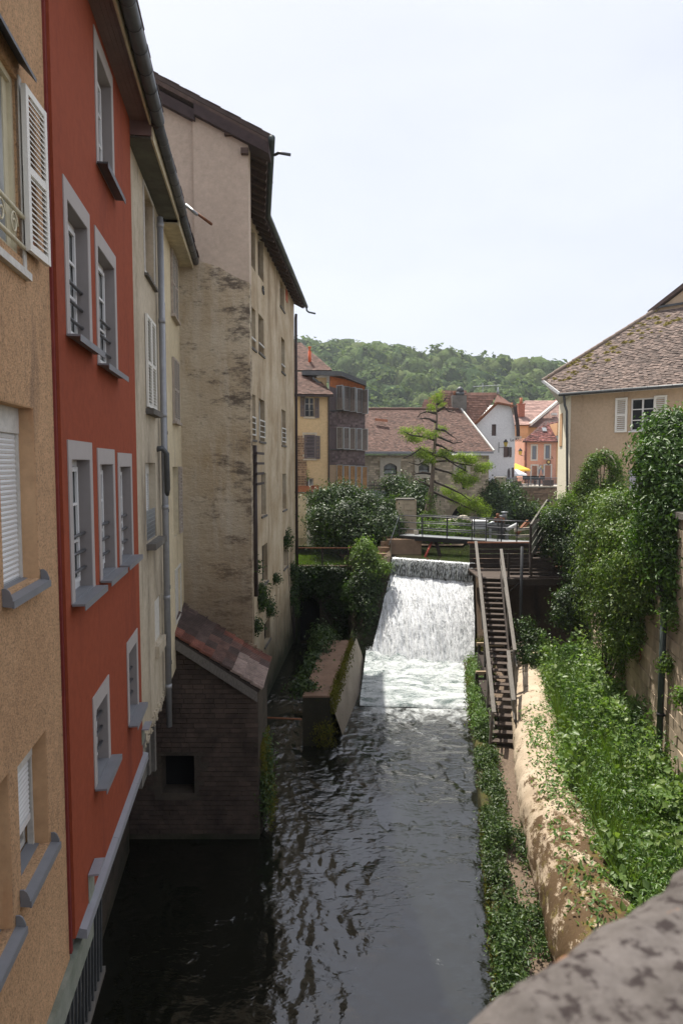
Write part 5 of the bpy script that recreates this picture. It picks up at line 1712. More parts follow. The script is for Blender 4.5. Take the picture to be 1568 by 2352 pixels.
# ------------------------------------------------------------ white gabled house
wh = thing('white_house', (15, 62, -2), 'white gabled house with a half hipped brown roof beside the mill', 'house')
FW = Fac(P(1095, 1000, 60).x, 60, 1, .10)
hp = lambda x, y: FW.hit(x, y)
prof = [hp(1085, 1125), hp(1179.5, 1125), hp(1182, 1010), hp(1182, 985), hp(1179, 962), hp(1173, 938), hp(1166, 931), hp(1138, 928), hp(1096, 968), hp(1085, 975)]
wr1, wr2 = FW.rect(1128.5, 1139, 974.5, 1001), FW.rect(1163, 1169, 1027, 1049)
dr_ = FW.rect(1164, 1171, 1075, 1112)
MB().wall(FW, prof, [wr1, wr2, arch_hole(dr_, .3)], 7, .2).build('wall', 'white_render', wh)
for r in (wr1, wr2): backing(wh, FW, r, -.15, 'brown_shutter', 'closed_shutter')
backing(wh, FW, dr_, -.15, 'grey_shutter', 'door')
for (x0, x1, yt, yb) in ((1156, 1164, 1026, 1050), (1169, 1173.5, 1027, 1050), (1174.5, 1179, 1074, 1112)):
    r = FW.rect(x0, x1, yt, yb); b = MB(); b.box(FW, r[0], r[1], .02, .07, r[2], r[3])
    for q in (.3, .7): b.box(FW, r[0], r[1], .07, .085, r[2] + (r[3] - r[2]) * q - .03, r[2] + (r[3] - r[2]) * q + .03)
    b.build('shutter', 'brown_shutter', wh)
zz = lambda x, y, Y: P(x, y, Y)
# main slope and small hip
ea, eb = zz(960, 962, 61.5), hp(1095, 970)
r_l, r_r = P(1042, 917, 63.5), P(1134, 908, 62.5)
E0 = FW.p(eb[0] - .25, .35, eb[1] - .15)
zR = (r_l.z + r_r.z) / 2 + .1
rl = Vector((P(1012, 915, 64).x, 64, zR)); rr_ = Vector((r_r.x, 61.0, zR))
apx = FW.p(hp(1138, 926)[0], .35, hp(1138, 926)[1])
main = [Vector((E0.x - 7.5, E0.y + .2, E0.z)), E0, apx, rr_, Vector((rr_.x - 7.5, 61, zR))]
tiles(wh, [main[0], main[1], Vector((apx.x - .02, apx.y, 0)), rr_, main[4]][0:2] + [Vector((apx.x, apx.y, apx.z)), main[4] + Vector((0, 0, 0))] if False else
      [Vector((E0.x - 5.0, E0.y, E0.z)), E0, rr_, Vector((E0.x - 2.6, 61.8, zR)), Vector((E0.x - 4.4, 61.0, zR - .9))], .25, .24, 'far_tile', 51, .035, .01)
hipr = FW.p(hp(1176, 934)[0] + .1, .35, hp(1176, 934)[1])
b = MB(); b.poly([apx + Vector((-.3, 0, 0)), hipr, rr_], ((hipr - apx).cross(rr_ - apx)) * (1 if (hipr - apx).cross(rr_ - apx).z > 0 else -1), .08, back=True); b.build('hip', 'far_tile', wh)
b = MB(); b.bar(E0, apx, .10, .22); b.bar(apx, hipr, .10, .16)
b.build('verge_board', 'rust', wh)
b = MB(); lastp = hipr
for (x, y) in ((1179.5, 950), (1183, 970), (1184.5, 985), (1185, 1003)):
    q = FW.p(hp(x, y)[0] + .05, .30, hp(x, y)[1]); b.bar(lastp, q, .25, .30); lastp = q
b.build('side_eave', 'rake_board', wh)
b = MB(); b.tube([rr_, rr_ + Vector((0, 0, .28)), rr_ + Vector((0, 0, .6))], [.12, .09, .03], 8); b.build('finial', 'galvanised', wh, True)
# big round chimney
chx = P(1052, 945, 60.5)
b = MB(); z0_, z1_ = P(1052, 968, 60.5).z - .8, P(1052, 909, 60.5).z
b.cube(chx.x - .62, chx.x + .62, 60.0, 61.0, z0_, z1_); b.build('chimney', 'old_concrete', wh)
b = MB(); cx_ = P(1056, 900, 60.5).x; q = Vector((cx_, 60.5, z1_))
b.tube([q, q + Vector((0, 0, .32))], .36, 12); b.tube([q + Vector((0, 0, .36)), q + Vector((0, 0, .55)), q + Vector((0, 0, .72)), q + Vector((0, 0, .80))], [.33, .32, .2, .03], 12)
b.build('cowl', 'zinc', wh, True)
b = MB(); q = Vector((P(1043, 905, 60.5).x, 60.5, z1_)); b.tube([q, q + Vector((0, 0, .38))], .12, 8); b.build('chimney_pot', 'rust', wh, True)
b = MB(); q = P(1108, 880, 61.5)
b.tube([P(1108, 915, 61.5), q], .03, 6); b.tube([P(1086, 888, 61.5), P(1148, 884, 61.5)], .025, 6)
for k in range(9): 
    x = 1090 + k * 6.5; p = P(x, 888 - (x - 1086) * .06, 61.5); b.tube([p - Vector((0, .25, 0)), p + Vector((0, .25, 0))], .012, 4)
b.build('aerial', 'galvanised', wh)
def lantern(px, py, Y, label, side=1):
    p = P(px, py, Y)
    t = thing('street_lamp', p, label, 'wall lamp')
    b = MB(); b.tube([p + Vector((0, 0, -.28)), p + Vector((0, 0, .08))], [.11, .19], 6); b.build('lamp_glass', 'lamp_glass', t)
    b = MB(); b.tube([p + Vector((0, 0, .08)), p + Vector((0, 0, .2)), p + Vector((0, 0, .36))], [.23, .14, .02], 6); b.build('hood', 'iron_black', t)
    b = MB(); b.tube([p + Vector((0, 0, -.3)), p + Vector((-.3 * side, .05, -.38)), p + Vector((-.52 * side, .3, -.38))], .025, 6)
    b.tube([p + Vector((-.52 * side, .3, -.8)), p + Vector((-.52 * side, .3, .1))], .03, 6); b.build('bracket', 'iron_black', t)
lantern(1160.5, 1018, 59.3, 'wall lantern on a bracket on the white gabled house')
lantern(1194, 1038, 65.3, 'wall lantern projecting from the corner of the pink house', -1)
def text(name, s, loc, size, mat, parent, rot, ext=.01):
    c = bpy.data.curves.new(name, 'FONT'); c.body = s; c.size = size; c.extrude = ext; c.align_x = 'LEFT'
    o = bpy.data.objects.new(name + '_tmp', c); COL.objects.link(o)
    bpy.context.view_layer.update()
    me = bpy.data.meshes.new_from_object(o.evaluated_get(bpy.context.evaluated_depsgraph_get()))
    bpy.data.objects.remove(o, do_unlink=True)
    me.materials.clear(); me.materials.append(M[mat]); me.name = name
    ob = link(name, me, parent, loc); ob.rotation_euler = rot
    return ob
q = hp(1170.5, 1013.5)
text('sign_lettering', 'Le Bistrot', FW.p(q[0], .02, q[1]), .36, 'iron_black', wh, (math.pi / 2, .0, math.atan2(.10, 1)))
for (y) in (978,): pass

# ------------------------------------------------------------ peach, pink and far houses
pe = thing('peach_house', (20, 73, -2), 'tall peach house with white gridded windows behind the cafe parasols', 'house')
FP = Fac(P(1170, 1000, 72).x, 72, 1, 0)
pr = FP.s(1212, 1000)
pw = [FP.rect(1182.5, 1193, 1005, 1023), FP.rect(1181.5, 1193, 1042.5, 1064)]
MB().wall(FP, [(0, -2.2), (pr, -2.2), (pr, FP.hit(1200, 975)[1]), (0, FP.hit(1200, 975)[1])], pw, 6, .15).build('wall', 'peach_render', pe)
for r in pw:
    window(pe, FP, r, -.1, 'white_frame', 'curtain_pane', .09)
    b = MB(); frame_bars(b, FP, r[0] - .14, r[1] + .14, r[2] - .14, r[3] + .14, .003, .03, .13); b.build('window_trim', 'old_white', pe)
y0p = FP.hit(1200, 976)[1]
rz_ = P(1240, 920, 78).z
tiles(pe, [FP.p(-.5, .4, y0p), FP.p(FP.s(1214, 976), .4, y0p), Vector((P(1283, 917, 78).x + .0, 78, rz_)), Vector((P(1206, 918, 78).x, 78, rz_))], .5, .42, 'pale_tile', 61, .04, .01)
b = MB(); b.bar(FP.p(FP.s(1214, 976), .4, y0p + .02), Vector((P(1283, 917, 78).x, 78, rz_)), .22, .28); b.build('verge_board', 'old_white', pe)
cq = P(1248 - 46, 945, 75)
b = MB(); cx_ = P(1200, 940, 74); 
x_ = P(1464 - 264 - .5, 940, 74)
b = MB(); c_ = P(1180 + 20, 0, 74)
cc = P(1198, 945, 73.5); 
def stack(parent, px, yt, yb, Y, w, mat='red_tile'):
    a, c = P(px, yt, Y), P(px, yb, Y)
    b = MB(); b.cube(a.x - w / 2, a.x + w / 2, Y - .3, Y + .3, c.z, a.z); b.cube(a.x - w / 2 - .07, a.x + w / 2 + .07, Y - .37, Y + .37, a.z, a.z + .12)
    o = b.build('chimney', mat, parent)
    b = MB(); b.tube([a + Vector((0, 0, .12)), a + Vector((0, 0, .75))], .16, 8); b.build('chimney_pot', 'terracotta', o, True)
stack(pe, 1195.5, 930, 958, 73.6, .68)
fh = thing('far_tiled_house', (24, 84, -2), 'pale tiled roofed house rising behind the pink house', 'house')
b = MB(); b.cube(P(1207, 1000, 76).x, P(1300, 1000, 76).x + 3, 76, 84, -2, P(1240, 982, 76).z); b.build('wall', 'peach_render', fh)
za_ = P(1210, 980, 75.5).z
tiles(fh, [Vector((P(1207, 980, 75.5).x, 75.5, za_)), Vector((P(1300, 980, 75.5).x, 75.5, za_)), Vector((P(1310, 925, 81).x, 81, P(1280, 922, 81).z)), Vector((P(1280, 922, 81).x, 81, P(1280, 922, 81).z))], .4, .3, 'pale_tile', 62, .04, .01)
b = MB(); b.bar(Vector((P(1206, 980, 75.5).x, 75.4, za_ + .05)), Vector((P(1280, 922, 81).x, 81, P(1280, 922, 81).z + .1)), .5, .3); b.build('verge_board', 'plum_tile', fh)
b = MB(); c_ = P(1270, 950, 77.6); b.cube(c_.x - .3, c_.x + .3, c_.y - .4, c_.y, c_.z - .2, c_.z + .05); b.build('skylight', 'white_frame', fh)
bh_ = thing('distant_house', (17, 90, -2), 'distant house whose brown roof shows left of the peach house', 'house')
b = MB(); b.cube(P(1160, 1000, 86).x, P(1215, 1000, 86).x, 86, 90, -2, P(1190, 955, 86).z); b.build('wall', 'yellow_render', bh_)
z_ = P(1180, 958, 85.5).z; z2_ = P(1190, 937, 89).z
tiles(bh_, [Vector((P(1160, 950, 85.5).x, 85.5, z_)), Vector((P(1216, 950, 85.5).x, 85.5, z_)), Vector((P(1216, 936, 89).x, 89, z2_)), Vector((P(1160, 936, 89).x, 89, z2_))], .5, .4, 'far_tile', 63, .04)
stack(bh_, 1174, 939, 952, 86.5, .6, 'old_concrete')

pk = thing('pink_house', (22, 66, -2), 'pink cafe house with grey blue shutters and an oval painted sign', 'cafe')
FK = Fac(P(1204, 1000, 66).x, 66, 1, -.05)
kr = FK.s(1276, 1050)
kw = [FK.rect(1221, 1230.5, 1024, 1055), FK.rect(1251.5, 1261, 1023, 1052)]
kd = [FK.rect(1220, 1232, 1070, 1122), FK.rect(1250, 1263, 1069, 1122)]
zk0 = FK.hit(1240, 1010)[1]
MB().wall(FK, [(0, -2.2), (kr, -2.2), (kr, zk0 + .15), (0, zk0 + .15)], kw + kd, 5, .2).build('wall', 'pink_render', pk)
for r in kw:
    b = MB(); b.box(FK, r[0] + .02, r[1] - .02, -.06, -.02, r[2], r[3])
    for k in range(9): b.box(FK, r[0] + .06, r[1] - .06, -.02, .0, r[2] + .1 + k * (r[3] - r[2] - .2) / 9, r[2] + .16 + k * (r[3] - r[2] - .2) / 9)
    b.build('shutter', 'blue_shutter', pk)
for r in kw + kd:
    b = MB(); frame_bars(b, FK, r[0] - .14, r[1] + .14, r[2] - .14, r[3] + .14, .003, .03, .13); b.build('window_trim', 'old_white', pk)
for r, n_ in zip(kd, ('shop_window', 'door')):
    b = MB(); frame_bars(b, FK, r[0], r[1], r[2], r[3], -.18, -.12, .1, (.82,)); o = b.build(n_, 'dark_metal', pk, origin=FK.p(r[0], -.15, r[2]))
    b = MB(); b.box(FK, r[0], r[1], -.16, -.15, r[2], r[3]); b.build('pane', 'pane', o)
# oval sign with spots and a small arched gap, and a hanging round sign
q = FK.hit(1241, 1080); hx = abs(FK.s(1247, 1080) - FK.s(1236, 1080)) / 2 * 1.05; hy = (FK.hit(1241, 1068)[1] - FK.hit(1241, 1093)[1]) / 2
b = MB(); el = [FK.p(q[0] + hx * math.cos(a), .06, q[1] + hy * math.sin(a)) for a in np.linspace(0, 2 * math.pi, 25)[:-1]]
b.poly(el, FK.n, .05); os_ = b.build('oval_sign', 'blue_shutter', pk)
for k, a in enumerate((2.6, 2.15, 1.75, 1.35, .95, .5)):
    b = MB(); c_ = (q[0] + hx * .72 * math.cos(a), q[1] + hy * .72 * math.sin(a))
    b.poly([FK.p(c_[0] + .055 * math.cos(t_), .068, c_[1] + .11 * math.sin(t_)) for t_ in np.linspace(0, 2 * math.pi, 9)[:-1]], FK.n, .006); b.build('painted_spot', 'gilt' if k > 2 else 'old_white', os_)
b = MB(); b.poly([FK.p(q[0] + x_, .068, q[1] + z_) for x_, z_ in ((-.14, -hy * .95), (.14, -hy * .95), (.10, -.1), (0, .15), (-.10, -.1))], FK.n, .006); b.build('painted_arch', 'pink_render', os_)
q = FK.hit(1259, 1061.5, .5)
b = MB(); b.poly([FK.p(q[0] + .22 * math.cos(a), .5, q[1] + .26 * math.sin(a)) for a in np.linspace(0, 2 * math.pi, 17)[:-1]], FK.n, .05, back=True); o = b.build('round_sign', 'brown_shutter', pk)
b = MB(); b.poly([FK.p(q[0] + .13 * math.cos(a), .512, q[1] + .02 + .13 * math.sin(a)) for a in np.linspace(0, 2 * math.pi, 13)[:-1]], FK.n, .01); b.build('emblem', 'gilt', o)
b = MB(); b.bar(FK.p(q[0] - .3, .5, q[1] + .36), FK.p(q[0] + .4, .3, q[1] + .36), .03); b.bar(FK.p(q[0] + .4, .0, q[1] + .55), FK.p(q[0] + .4, .5, q[1] + .36), .03); b.build('sign_bracket', 'iron_black', pk)
zz_ = P(1202, 1014, 65.6).z
rz_ = P(1250, 966, 69.6).z
tiles(pk, [Vector((P(1199, 1014, 65.5).x, 65.5, zz_)), Vector((P(1290, 1008, 65.3).x, 65.3, zz_)), Vector((P(1300, 964, 69.6).x, 69.6, rz_)), Vector((P(1252, 966, 69.6).x, 69.6, rz_))], .22, .2, 'plum_tile', 64, .05, .03)
for (x, y) in ((1249, 990), (1276, 987)):
    c_ = P(x, y, 67.3); b = MB(); b.hexa([c_ + Vector(v) for v in ((-.2, -.2, -.1), (.2, -.2, -.1), (.2, .2, .25), (-.2, .2, .25), (-.2, -.25, 0), (.2, -.25, 0), (.2, .15, .35), (-.2, .15, .35))]); b.build('skylight', 'galvanised', pk)
b = MB(); b.tube([FK.p(.15, .08, -2), FK.p(.15, .08, zk0)], .06, 8); b.build('drainpipe', 'plum_tile', pk, True)
rs_ = thing('red_shopfront', (27, 65, -2), 'narrow house with an orange red shopfront right of the pink cafe', 'shop')
FS = Fac(FK.p(kr, 0, 0).x + .02, FK.p(kr, 0, 0).y, 1, -.05)
b = MB(); b.box(FS, 0, 4, -4, 0, -2.2, zk0 + 1.6); b.build('wall', 'peach_render', rs_)
b = MB(); b.box(FS, .3, 3, .01, .12, .35, 2.0); b.build('shopfront', 'orange_door', rs_)
b = MB(); b.box(FS, .55, 2, .12, .13, .9, 1.9); b.build('pane', 'pane', rs_)
b = MB(); b.box(FS, .2, 2, .01, .05, -2.0, .0); b.build('door', 'orange_door', rs_)
b = MB(); b.hexa([FS.p(-.1, .9, 2.05), FS.p(3, .9, 2.05), FS.p(3, 0, 2.6), FS.p(-.1, 0, 2.6), FS.p(-.1, .9, 2.12), FS.p(3, .9, 2.12), FS.p(3, 0, 2.7), FS.p(-.1, 0, 2.7)]); b.build('canopy', 'zinc', rs_)
# parasols, counter, planters on the square
def parasol(px, ptop, pedge, Y, half, mat, label):
    a = P(px, ptop, Y); e = P(px, pedge, Y)
    t = thing('parasol', (a.x, a.y, -1.95), label, 'parasol', None)
    b = MB(); k0 = len(b.v); b.v.append(a); n = 8
    for i in range(n):
        an = math.pi / 8 + i * math.pi / 4; b.v.append(Vector((a.x + half * math.cos(an), a.y + half * math.sin(an), e.z)))
    for i in range(n): b.f.append([0, 1 + i, 1 + (i + 1) % n])
    for i in range(n):
        v = b.v[1 + i].copy(); v.z -= .16; b.v.append(v)
    for i in range(n): b.f.append([1 + i, 9 + i, 9 + (i + 1) % n, 1 + (i + 1) % n])
    b.build('canopy', mat, t)
    b = MB(); b.tube([(a.x, a.y, -1.95), a], .035, 8); b.build('pole', 'old_white', t, True)
parasol(1183, 1064, 1078, 63.6, 1.35, 'yellow_cloth', 'yellow parasol beside the white gabled house')
parasol(1185, 1077, 1089, 62.0, .95, 'white_cloth', 'white parasol in front of the yellow one')
def street_box(name, px0, px1, yt, yb, Y, d, mat, label, cat):
    a, c = P(px0, yt, Y), P(px1, yb, Y); b = MB(); b.cube(a.x, c.x, Y, Y + d, min(c.z, -1.9) if yb > 1112 else c.z, a.z)
    b.cube(a.x - .03, c.x + .03, Y - .03, Y + d + .03, a.z, a.z + .05)
    return b.build(name, mat, label=label, cat=cat)
street_box('kiosk_counter', 1164.5, 1178.5, 1100, 1118, 59.2, .7, 'galvanised', 'pale grey service counter behind the street railing', 'counter')
street_box('planter', 1180, 1197, 1107, 1118, 56.9, .5, 'brown_shutter', 'brown planter box behind the railing left of the cafe door', 'planter')
street_box('planter', 1249, 1270, 1104, 1118, 56.9, .5, 'brown_shutter', 'brown planter box behind the railing under the cafe door', 'planter')
street_box('menu_stand', 1180, 1184.5, 1089, 1104, 64.2, .1, 'old_white', 'pale menu board under the white parasol', 'menu board')
def chair(px, Y, label, face=1):
    c = P(px, 1110, Y); c.z = -1.95
    t = thing('cafe_chair', c, label, 'chair')
    b = MB(); b.cube(c.x - .2, c.x + .2, c.y - .2, c.y + .2, c.z + .43, c.z + .46); b.build('seat', 'iron_black', t)
    b = MB(); b.cube(c.x - .2, c.x + .2, c.y + .19 * face - .015, c.y + .19 * face + .015, c.z + .55, c.z + .88); b.build('backrest', 'iron_black', t)
    for sx in (-1, 1):
        for sy in (-1, 1):
            b = MB(); b.bar(c + Vector((.18 * sx, .18 * sy, 0)), c + Vector((.18 * sx, .18 * sy, .44 if sy != face else .9)), .025); b.build('leg', 'iron_black', t)
for i, (px, Y) in enumerate(((1203, 60.2), (1213, 59.6), (1222, 60.4), (1233, 59.4), (1243, 60.1))):
    chair(px, Y, ('dark cafe chair nearest the white parasol', 'dark cafe chair second along the terrace row', 'dark cafe chair in the middle of the terrace row', 'dark cafe chair in front of the oval sign', 'dark cafe chair at the right end of the terrace row')[i], 1 if i % 2 else -1)

# quay wall with railing
FQ = Fac(P(1122, 1120, 56).x, 56, 1, 0)
qe = FQ.s(1300, 1130)
zq = FQ.hit(1220, 1119.5)[1]
qw = thing('quay_wall', FQ.p(4, 0, UPPER), 'brown stone quay wall under the street railing', 'wall')
b = MB(); b.box(FQ, -.2, qe + 8, -.6, 0, -5.4, zq); b.build('wall', 'mill_mortar', qw)
b = MB(); z = -5.2
while z < zq - .08:
    s = -.2; hh = rq.uniform(.10, .17)
    while s < qe:
        l = rq.uniform(.18, .5); b.box(FQ, s + .01, s + l - .01, -.01, rq.uniform(.0, .06), z + .006, min(z + hh, zq - .01)); s += l
    z += hh
b.build('stonework', 'quay_stone', qw, kind='stuff')
b = MB(); b.box(FQ, FQ.s(1160, 1119), qe, -.5, .1, zq, zq + .1); b.build('coping', 'dressed_stone', qw)
pz0, pz1 = FQ.s(1138, 1110), FQ.s(1160, 1110)
b = MB(); b.box(FQ, pz0, pz1, -.5, .12, zq - 2.0, FQ.hit(1150, 1098)[1])
b.build('pillar', 'mill_stone', qw)
b = MB(); zt_ = FQ.hit(1150, 1098)[1]; b.box(FQ, pz0 - .06, pz1 + .06, -.56, .18, zt_, zt_ + .1); b.build('pillar_cap', 'dressed_stone', qw)
def railing(fc, s0, s1, z0, z1, label, posts=5, bars=40, t=-.1, mat='rail_metal'):
    r = thing('street_railing', fc.p((s0 + s1) / 2, t, z0), label, 'railing')
    b = MB(); b.box(fc, s0, s1, t - .03, t + .03, z1 - .04, z1); b.build('top_rail', 'galvanised', r)
    b = MB(); b.box(fc, s0, s1, t - .015, t + .015, z0 + .1, z0 + .13); b.build('bottom_rail', mat, r)
    bm_ = MB(); bm_.bar(Vector((0, 0, .11)), Vector((0, 0, z1 - z0 - .04)), .024); me = bm_.mesh('bar', mat)
    for k in range(bars): link('bar', me, r, fc.p(s0 + (s1 - s0) * (k + .5) / bars, t, z0))
    pm = MB(); pm.bar(Vector((0, 0, 0)), Vector((0, 0, z1 - z0 - .02)), .06); me = pm.mesh('post', mat)
    for k in range(posts + 1): link('post', me, r, fc.p(s0 + (s1 - s0) * k / posts, t, z0))
railing(FQ, FQ.s(1161.5, 1110), FQ.s(1290, 1110), zq + .1, FQ.hit(1220, 1097)[1], 'long grey street railing above the quay wall', 5, 52)
railing(FQ, FQ.s(1122, 1110), FQ.s(1136, 1110), zq - .1, FQ.hit(1130, 1103.5)[1], 'short dark railing between the mill and the stone pillar', 2, 7)
# ------------------------------------------------------------ right bank
W0 = Vector((4.94 + .18 * 28.5, 28.5, 0))
FRW = Fac(W0.x, W0.y, -.18, -1.0)                # faces the river, s grows towards the bridge
sN = 20.0
WTOP = -1.25
rw_ = thing('retaining_wall', FRW.p(9, 0, -8), 'tall buff stone retaining wall with a vine over its far end', 'wall')
b = MB(); b.wall(FRW, [(-1.5, -10), (sN, -10), (sN, WTOP), (-1.5, WTOP)], [], .7, 0); b.build('wall', 'rock_wall', rw_)
rq = random.Random(77)
z = -7.9; cand = []
while z < WTOP - .1:
    hh = rq.uniform(.26, .40); s = 1.0 + rq.uniform(0, .4)
    while s < 15.5:
        l = rq.uniform(.45, 1.05); cand.append((s, s + l, z, min(z + hh, WTOP - .01))); s += l
    z += hh
cand.sort(key=lambda c: -c[1])
rest = MB()
plain('block_stone', (0.40, 0.315, 0.225), 0.92, 0.4, 2.2, 0.9, sc=(1, 1, .5), orand=.15)
for i, (a, c, z0, z1) in enumerate(cand):
    t = rq.uniform(.012, .05); j = .006
    e = [rq.uniform(0, .012) for _ in range(4)]
    mb = rest if i >= 298 else MB()
    mb.hexa([FRW.p(a + j + e[0], t, z0 + j), FRW.p(c - j - e[1], t + rq.uniform(-.012, .012), z0 + j + e[2]), FRW.p(c - j, -.02, z0 + j), FRW.p(a + j, -.02, z0 + j),
             FRW.p(a + j + e[2], t + rq.uniform(-.012, .012), z1 - j), FRW.p(c - j - e[3], t, z1 - j - e[0]), FRW.p(c - j, -.02, z1 - j), FRW.p(a + j, -.02, z1 - j)])
    if i < 298: mb.build('stone', 'block_stone', rw_, origin=FRW.p(a, 0, z0))
rest.build('stonework', 'block_stone', rw_, kind='stuff')
s = 6.0
while s < sN - .3:
    l = rq.uniform(.7, 1.1); b = MB(); b.box(FRW, s + .01, min(s + l, sN), -.75, .10, WTOP + .002, WTOP + .13 + rq.uniform(0, .02)); b.build('coping_stone', 'old_concrete', rw_); s += l
# black downpipe with square hopper on the wall
sd = FRW.s(1520, 1500, .16)
zt_, zb_ = FRW.hit(1516, 1318, .16)[1], FRW.hit(1522, 1772, .16)[1]
dpp = thing('drainpipe', FRW.p(sd, .16, zb_), 'black downpipe with a square hopper on the stone retaining wall', 'drainpipe')
b = MB(); b.tube([FRW.p(sd, .16, zb_), FRW.p(sd, .16, zt_ - .45)], .075, 12); b.build('pipe', 'green_pipe', dpp, True)
b = MB(); b.box(FRW, sd - .15, sd + .15, .03, .33, zt_ - .45, zt_); b.build('hopper', 'iron_black', dpp)
for zz in np.linspace(zb_ + 1.2, zt_ - .9, 3):
    b = MB(); b.tube([FRW.p(sd, .16, zz), FRW.p(sd, .16, zz + .08)], .09, 12); b.box(FRW, sd - .02, sd + .02, 0, .1, zz, zz + .05); b.build('collar', 'iron_black', dpp, True)

# ground sheets
edge = lambda y: .855 + .159 * y
wallx = lambda y: 4.94 + .18 * y
def bank(u, v):
    y = 6.0 + v * 24.0
    x = edge(y) + .05 + (wallx(y) + .2 - edge(y)) * u
    w = (x - edge(y)) / (wallx(y) - edge(y))
    z = -8.42 + .10 * fbm(x, y, 1) + max(0, w - .45) * 2.1
    return x, y, z
tag(ngrid(bank, 40, 90, 'bank_ground', 'gravel'), kind='structure')
def kerb(u, v):
    y = 6.0 + u * 23.5
    p = Vector((edge(y) + .06 * fbm(y * .8, 0, 3), y, 0))
    if v < .75: p.z = -9.6 + v / .75 * 1.3; p.x -= (.75 - v) * .06 + .05 * fbm(y * 2, v * 4, 0)
    else: p.z = -8.30 + .03 * fbm(y * 3, 1, 2); p.x += (v - .75) * 1.2
    return p
stucco('mossy_stone', (0.075, 0.07, 0.02), (0.04, 0.038, 0.018), 18, .9, .03, (0.11, .10, .015), .4, 1.6, streak=False)
tag(ngrid(kerb, 160, 12, 'river_edge', 'mossy_stone'), label='mossy low quay edge along the right side of the river', cat='quay edge')
# the concrete pipe
cl_ = [Vector(p) for p in ((4.05, 7.5, -8.02), (4.32, 10.7, -8.0), (4.72, 13.6, -8.0), (5.04, 15.8, -8.0), (5.65, 18.6, -8.0), (6.25, 21.3, -8.0), (7.1, 25, -8.0), (7.6, 27.5, -8.0))]
def cpos(y):
    for a, b in zip(cl_[:-1], cl_[1:]):
        if a.y <= y <= b.y: return a.lerp(b, (y - a.y) / (b.y - a.y))
    return cl_[-1]
def conduit(y0, y1, r0, r1, seed):
    def f(u, v):
        y = y0 + (y1 - y0) * v; c = cpos(y); a = math.pi * (1.15 - 1.3 * u)
        r = (r0 + (r1 - r0) * v) * (1 + .07 * fbm(u * 3, y * .9, seed) + .045 * fbm(u * 9, y * 3.5, seed) + .02 * fbm(u * 25, y * 9, seed))
        if v < .012: r *= .97
        return c + Vector((math.cos(a) * r, -.15 * math.cos(a) * r, math.sin(a) * r * .96))
    return f
big = thing('concrete_pipe', (5, 15, -8.6), 'long moss stained concrete pipe lying half buried beside the weeds', 'pipe')
ngrid(conduit(13.45, 27.5, .80, .80, 1), 40, 150, 'pipe_section', 'pipe_concrete', big, origin=at(big))
ngrid(conduit(7.6, 13.75, .84, .88, 5), 40, 90, 'pipe_section', 'pipe_concrete', big, origin=at(big))
# recess below the walkway
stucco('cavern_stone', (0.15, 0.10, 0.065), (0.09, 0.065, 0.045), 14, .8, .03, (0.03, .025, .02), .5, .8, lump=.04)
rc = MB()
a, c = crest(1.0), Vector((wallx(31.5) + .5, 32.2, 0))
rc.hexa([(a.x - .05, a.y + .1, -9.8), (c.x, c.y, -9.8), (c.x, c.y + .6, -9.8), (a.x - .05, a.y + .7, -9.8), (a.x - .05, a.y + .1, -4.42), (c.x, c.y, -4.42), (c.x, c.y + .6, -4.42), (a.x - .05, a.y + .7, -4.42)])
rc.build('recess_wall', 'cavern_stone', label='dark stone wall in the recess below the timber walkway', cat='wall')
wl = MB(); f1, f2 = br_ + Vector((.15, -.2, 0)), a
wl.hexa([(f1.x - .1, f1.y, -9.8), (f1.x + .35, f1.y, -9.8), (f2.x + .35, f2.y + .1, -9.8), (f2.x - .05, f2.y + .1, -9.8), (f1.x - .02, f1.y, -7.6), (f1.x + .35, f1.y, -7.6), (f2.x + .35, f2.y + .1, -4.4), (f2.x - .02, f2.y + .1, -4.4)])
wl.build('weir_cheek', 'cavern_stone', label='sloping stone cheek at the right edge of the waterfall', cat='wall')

# ------------------------------------------------------------ timber stair down to the bank
sta = thing('wooden_staircase', (5.5, 24, -8.3), 'long steep weathered timber staircase descending beside the waterfall', 'staircase')
T0, T1 = Vector((6.18, 28.0, -4.62)), Vector((4.83, 19.7, -8.32))
ntr = 26
sd_ = (T1 - T0); hd = Vector((sd_.x, sd_.y, 0)).normalized(); rt = Vector((-hd.y, hd.x, 0))   # to the viewer's right
if rt.x < 0: rt = -rt
w2 = .36
me = MB(); me.hexa([rt * -w2 - hd * .13 - Vector((0, 0, .04)), rt * w2 - hd * .13 - Vector((0, 0, .04)), rt * w2 + hd * .13 - Vector((0, 0, .04)), rt * -w2 + hd * .13 - Vector((0, 0, .04)),
                    rt * -w2 - hd * .13, rt * w2 - hd * .13, rt * w2 + hd * .13, rt * -w2 + hd * .13])
tme = me.mesh('tread', 'tread_wood')
for k in range(ntr): link('tread', tme, sta, T0.lerp(T1, (k + .5) / ntr))
for sg in (-1, 1):
    b = MB(); b.bar(T0 + rt * sg * (w2 + .03) + Vector((0, 0, -.02)), T1 + rt * sg * (w2 + .03) + Vector((0, 0, -.04)), .05, .26); b.build('stringer', 'dark_wood', sta)
def hand(a, c, w=.045, h=.085, name='handrail', mat='weathered_wood', cap=True):
    b = MB(); b.bar(a, c, w, h)
    o = b.build(name, mat, sta)
    if cap:
        b = MB(); b.bar(a + Vector((.02, 0, h / 2 + .012)), c + Vector((.02, 0, h / 2 + .012)), w + .07, .024); b.build('rail_cap', mat, sta)
lA, lB = P(1091, 1246, 29.0), P(1132, 1640, 19.35)
hand(lA, lB)
hand(lA + Vector((.03, 0, -.42)), lB + Vector((.03, 0, -.42)), .03, .12, 'mid_rail', cap=False)
rA, rB = P(1149, 1264, 28.9), P(1180, 1497, 22.0)
hand(rA, rB)
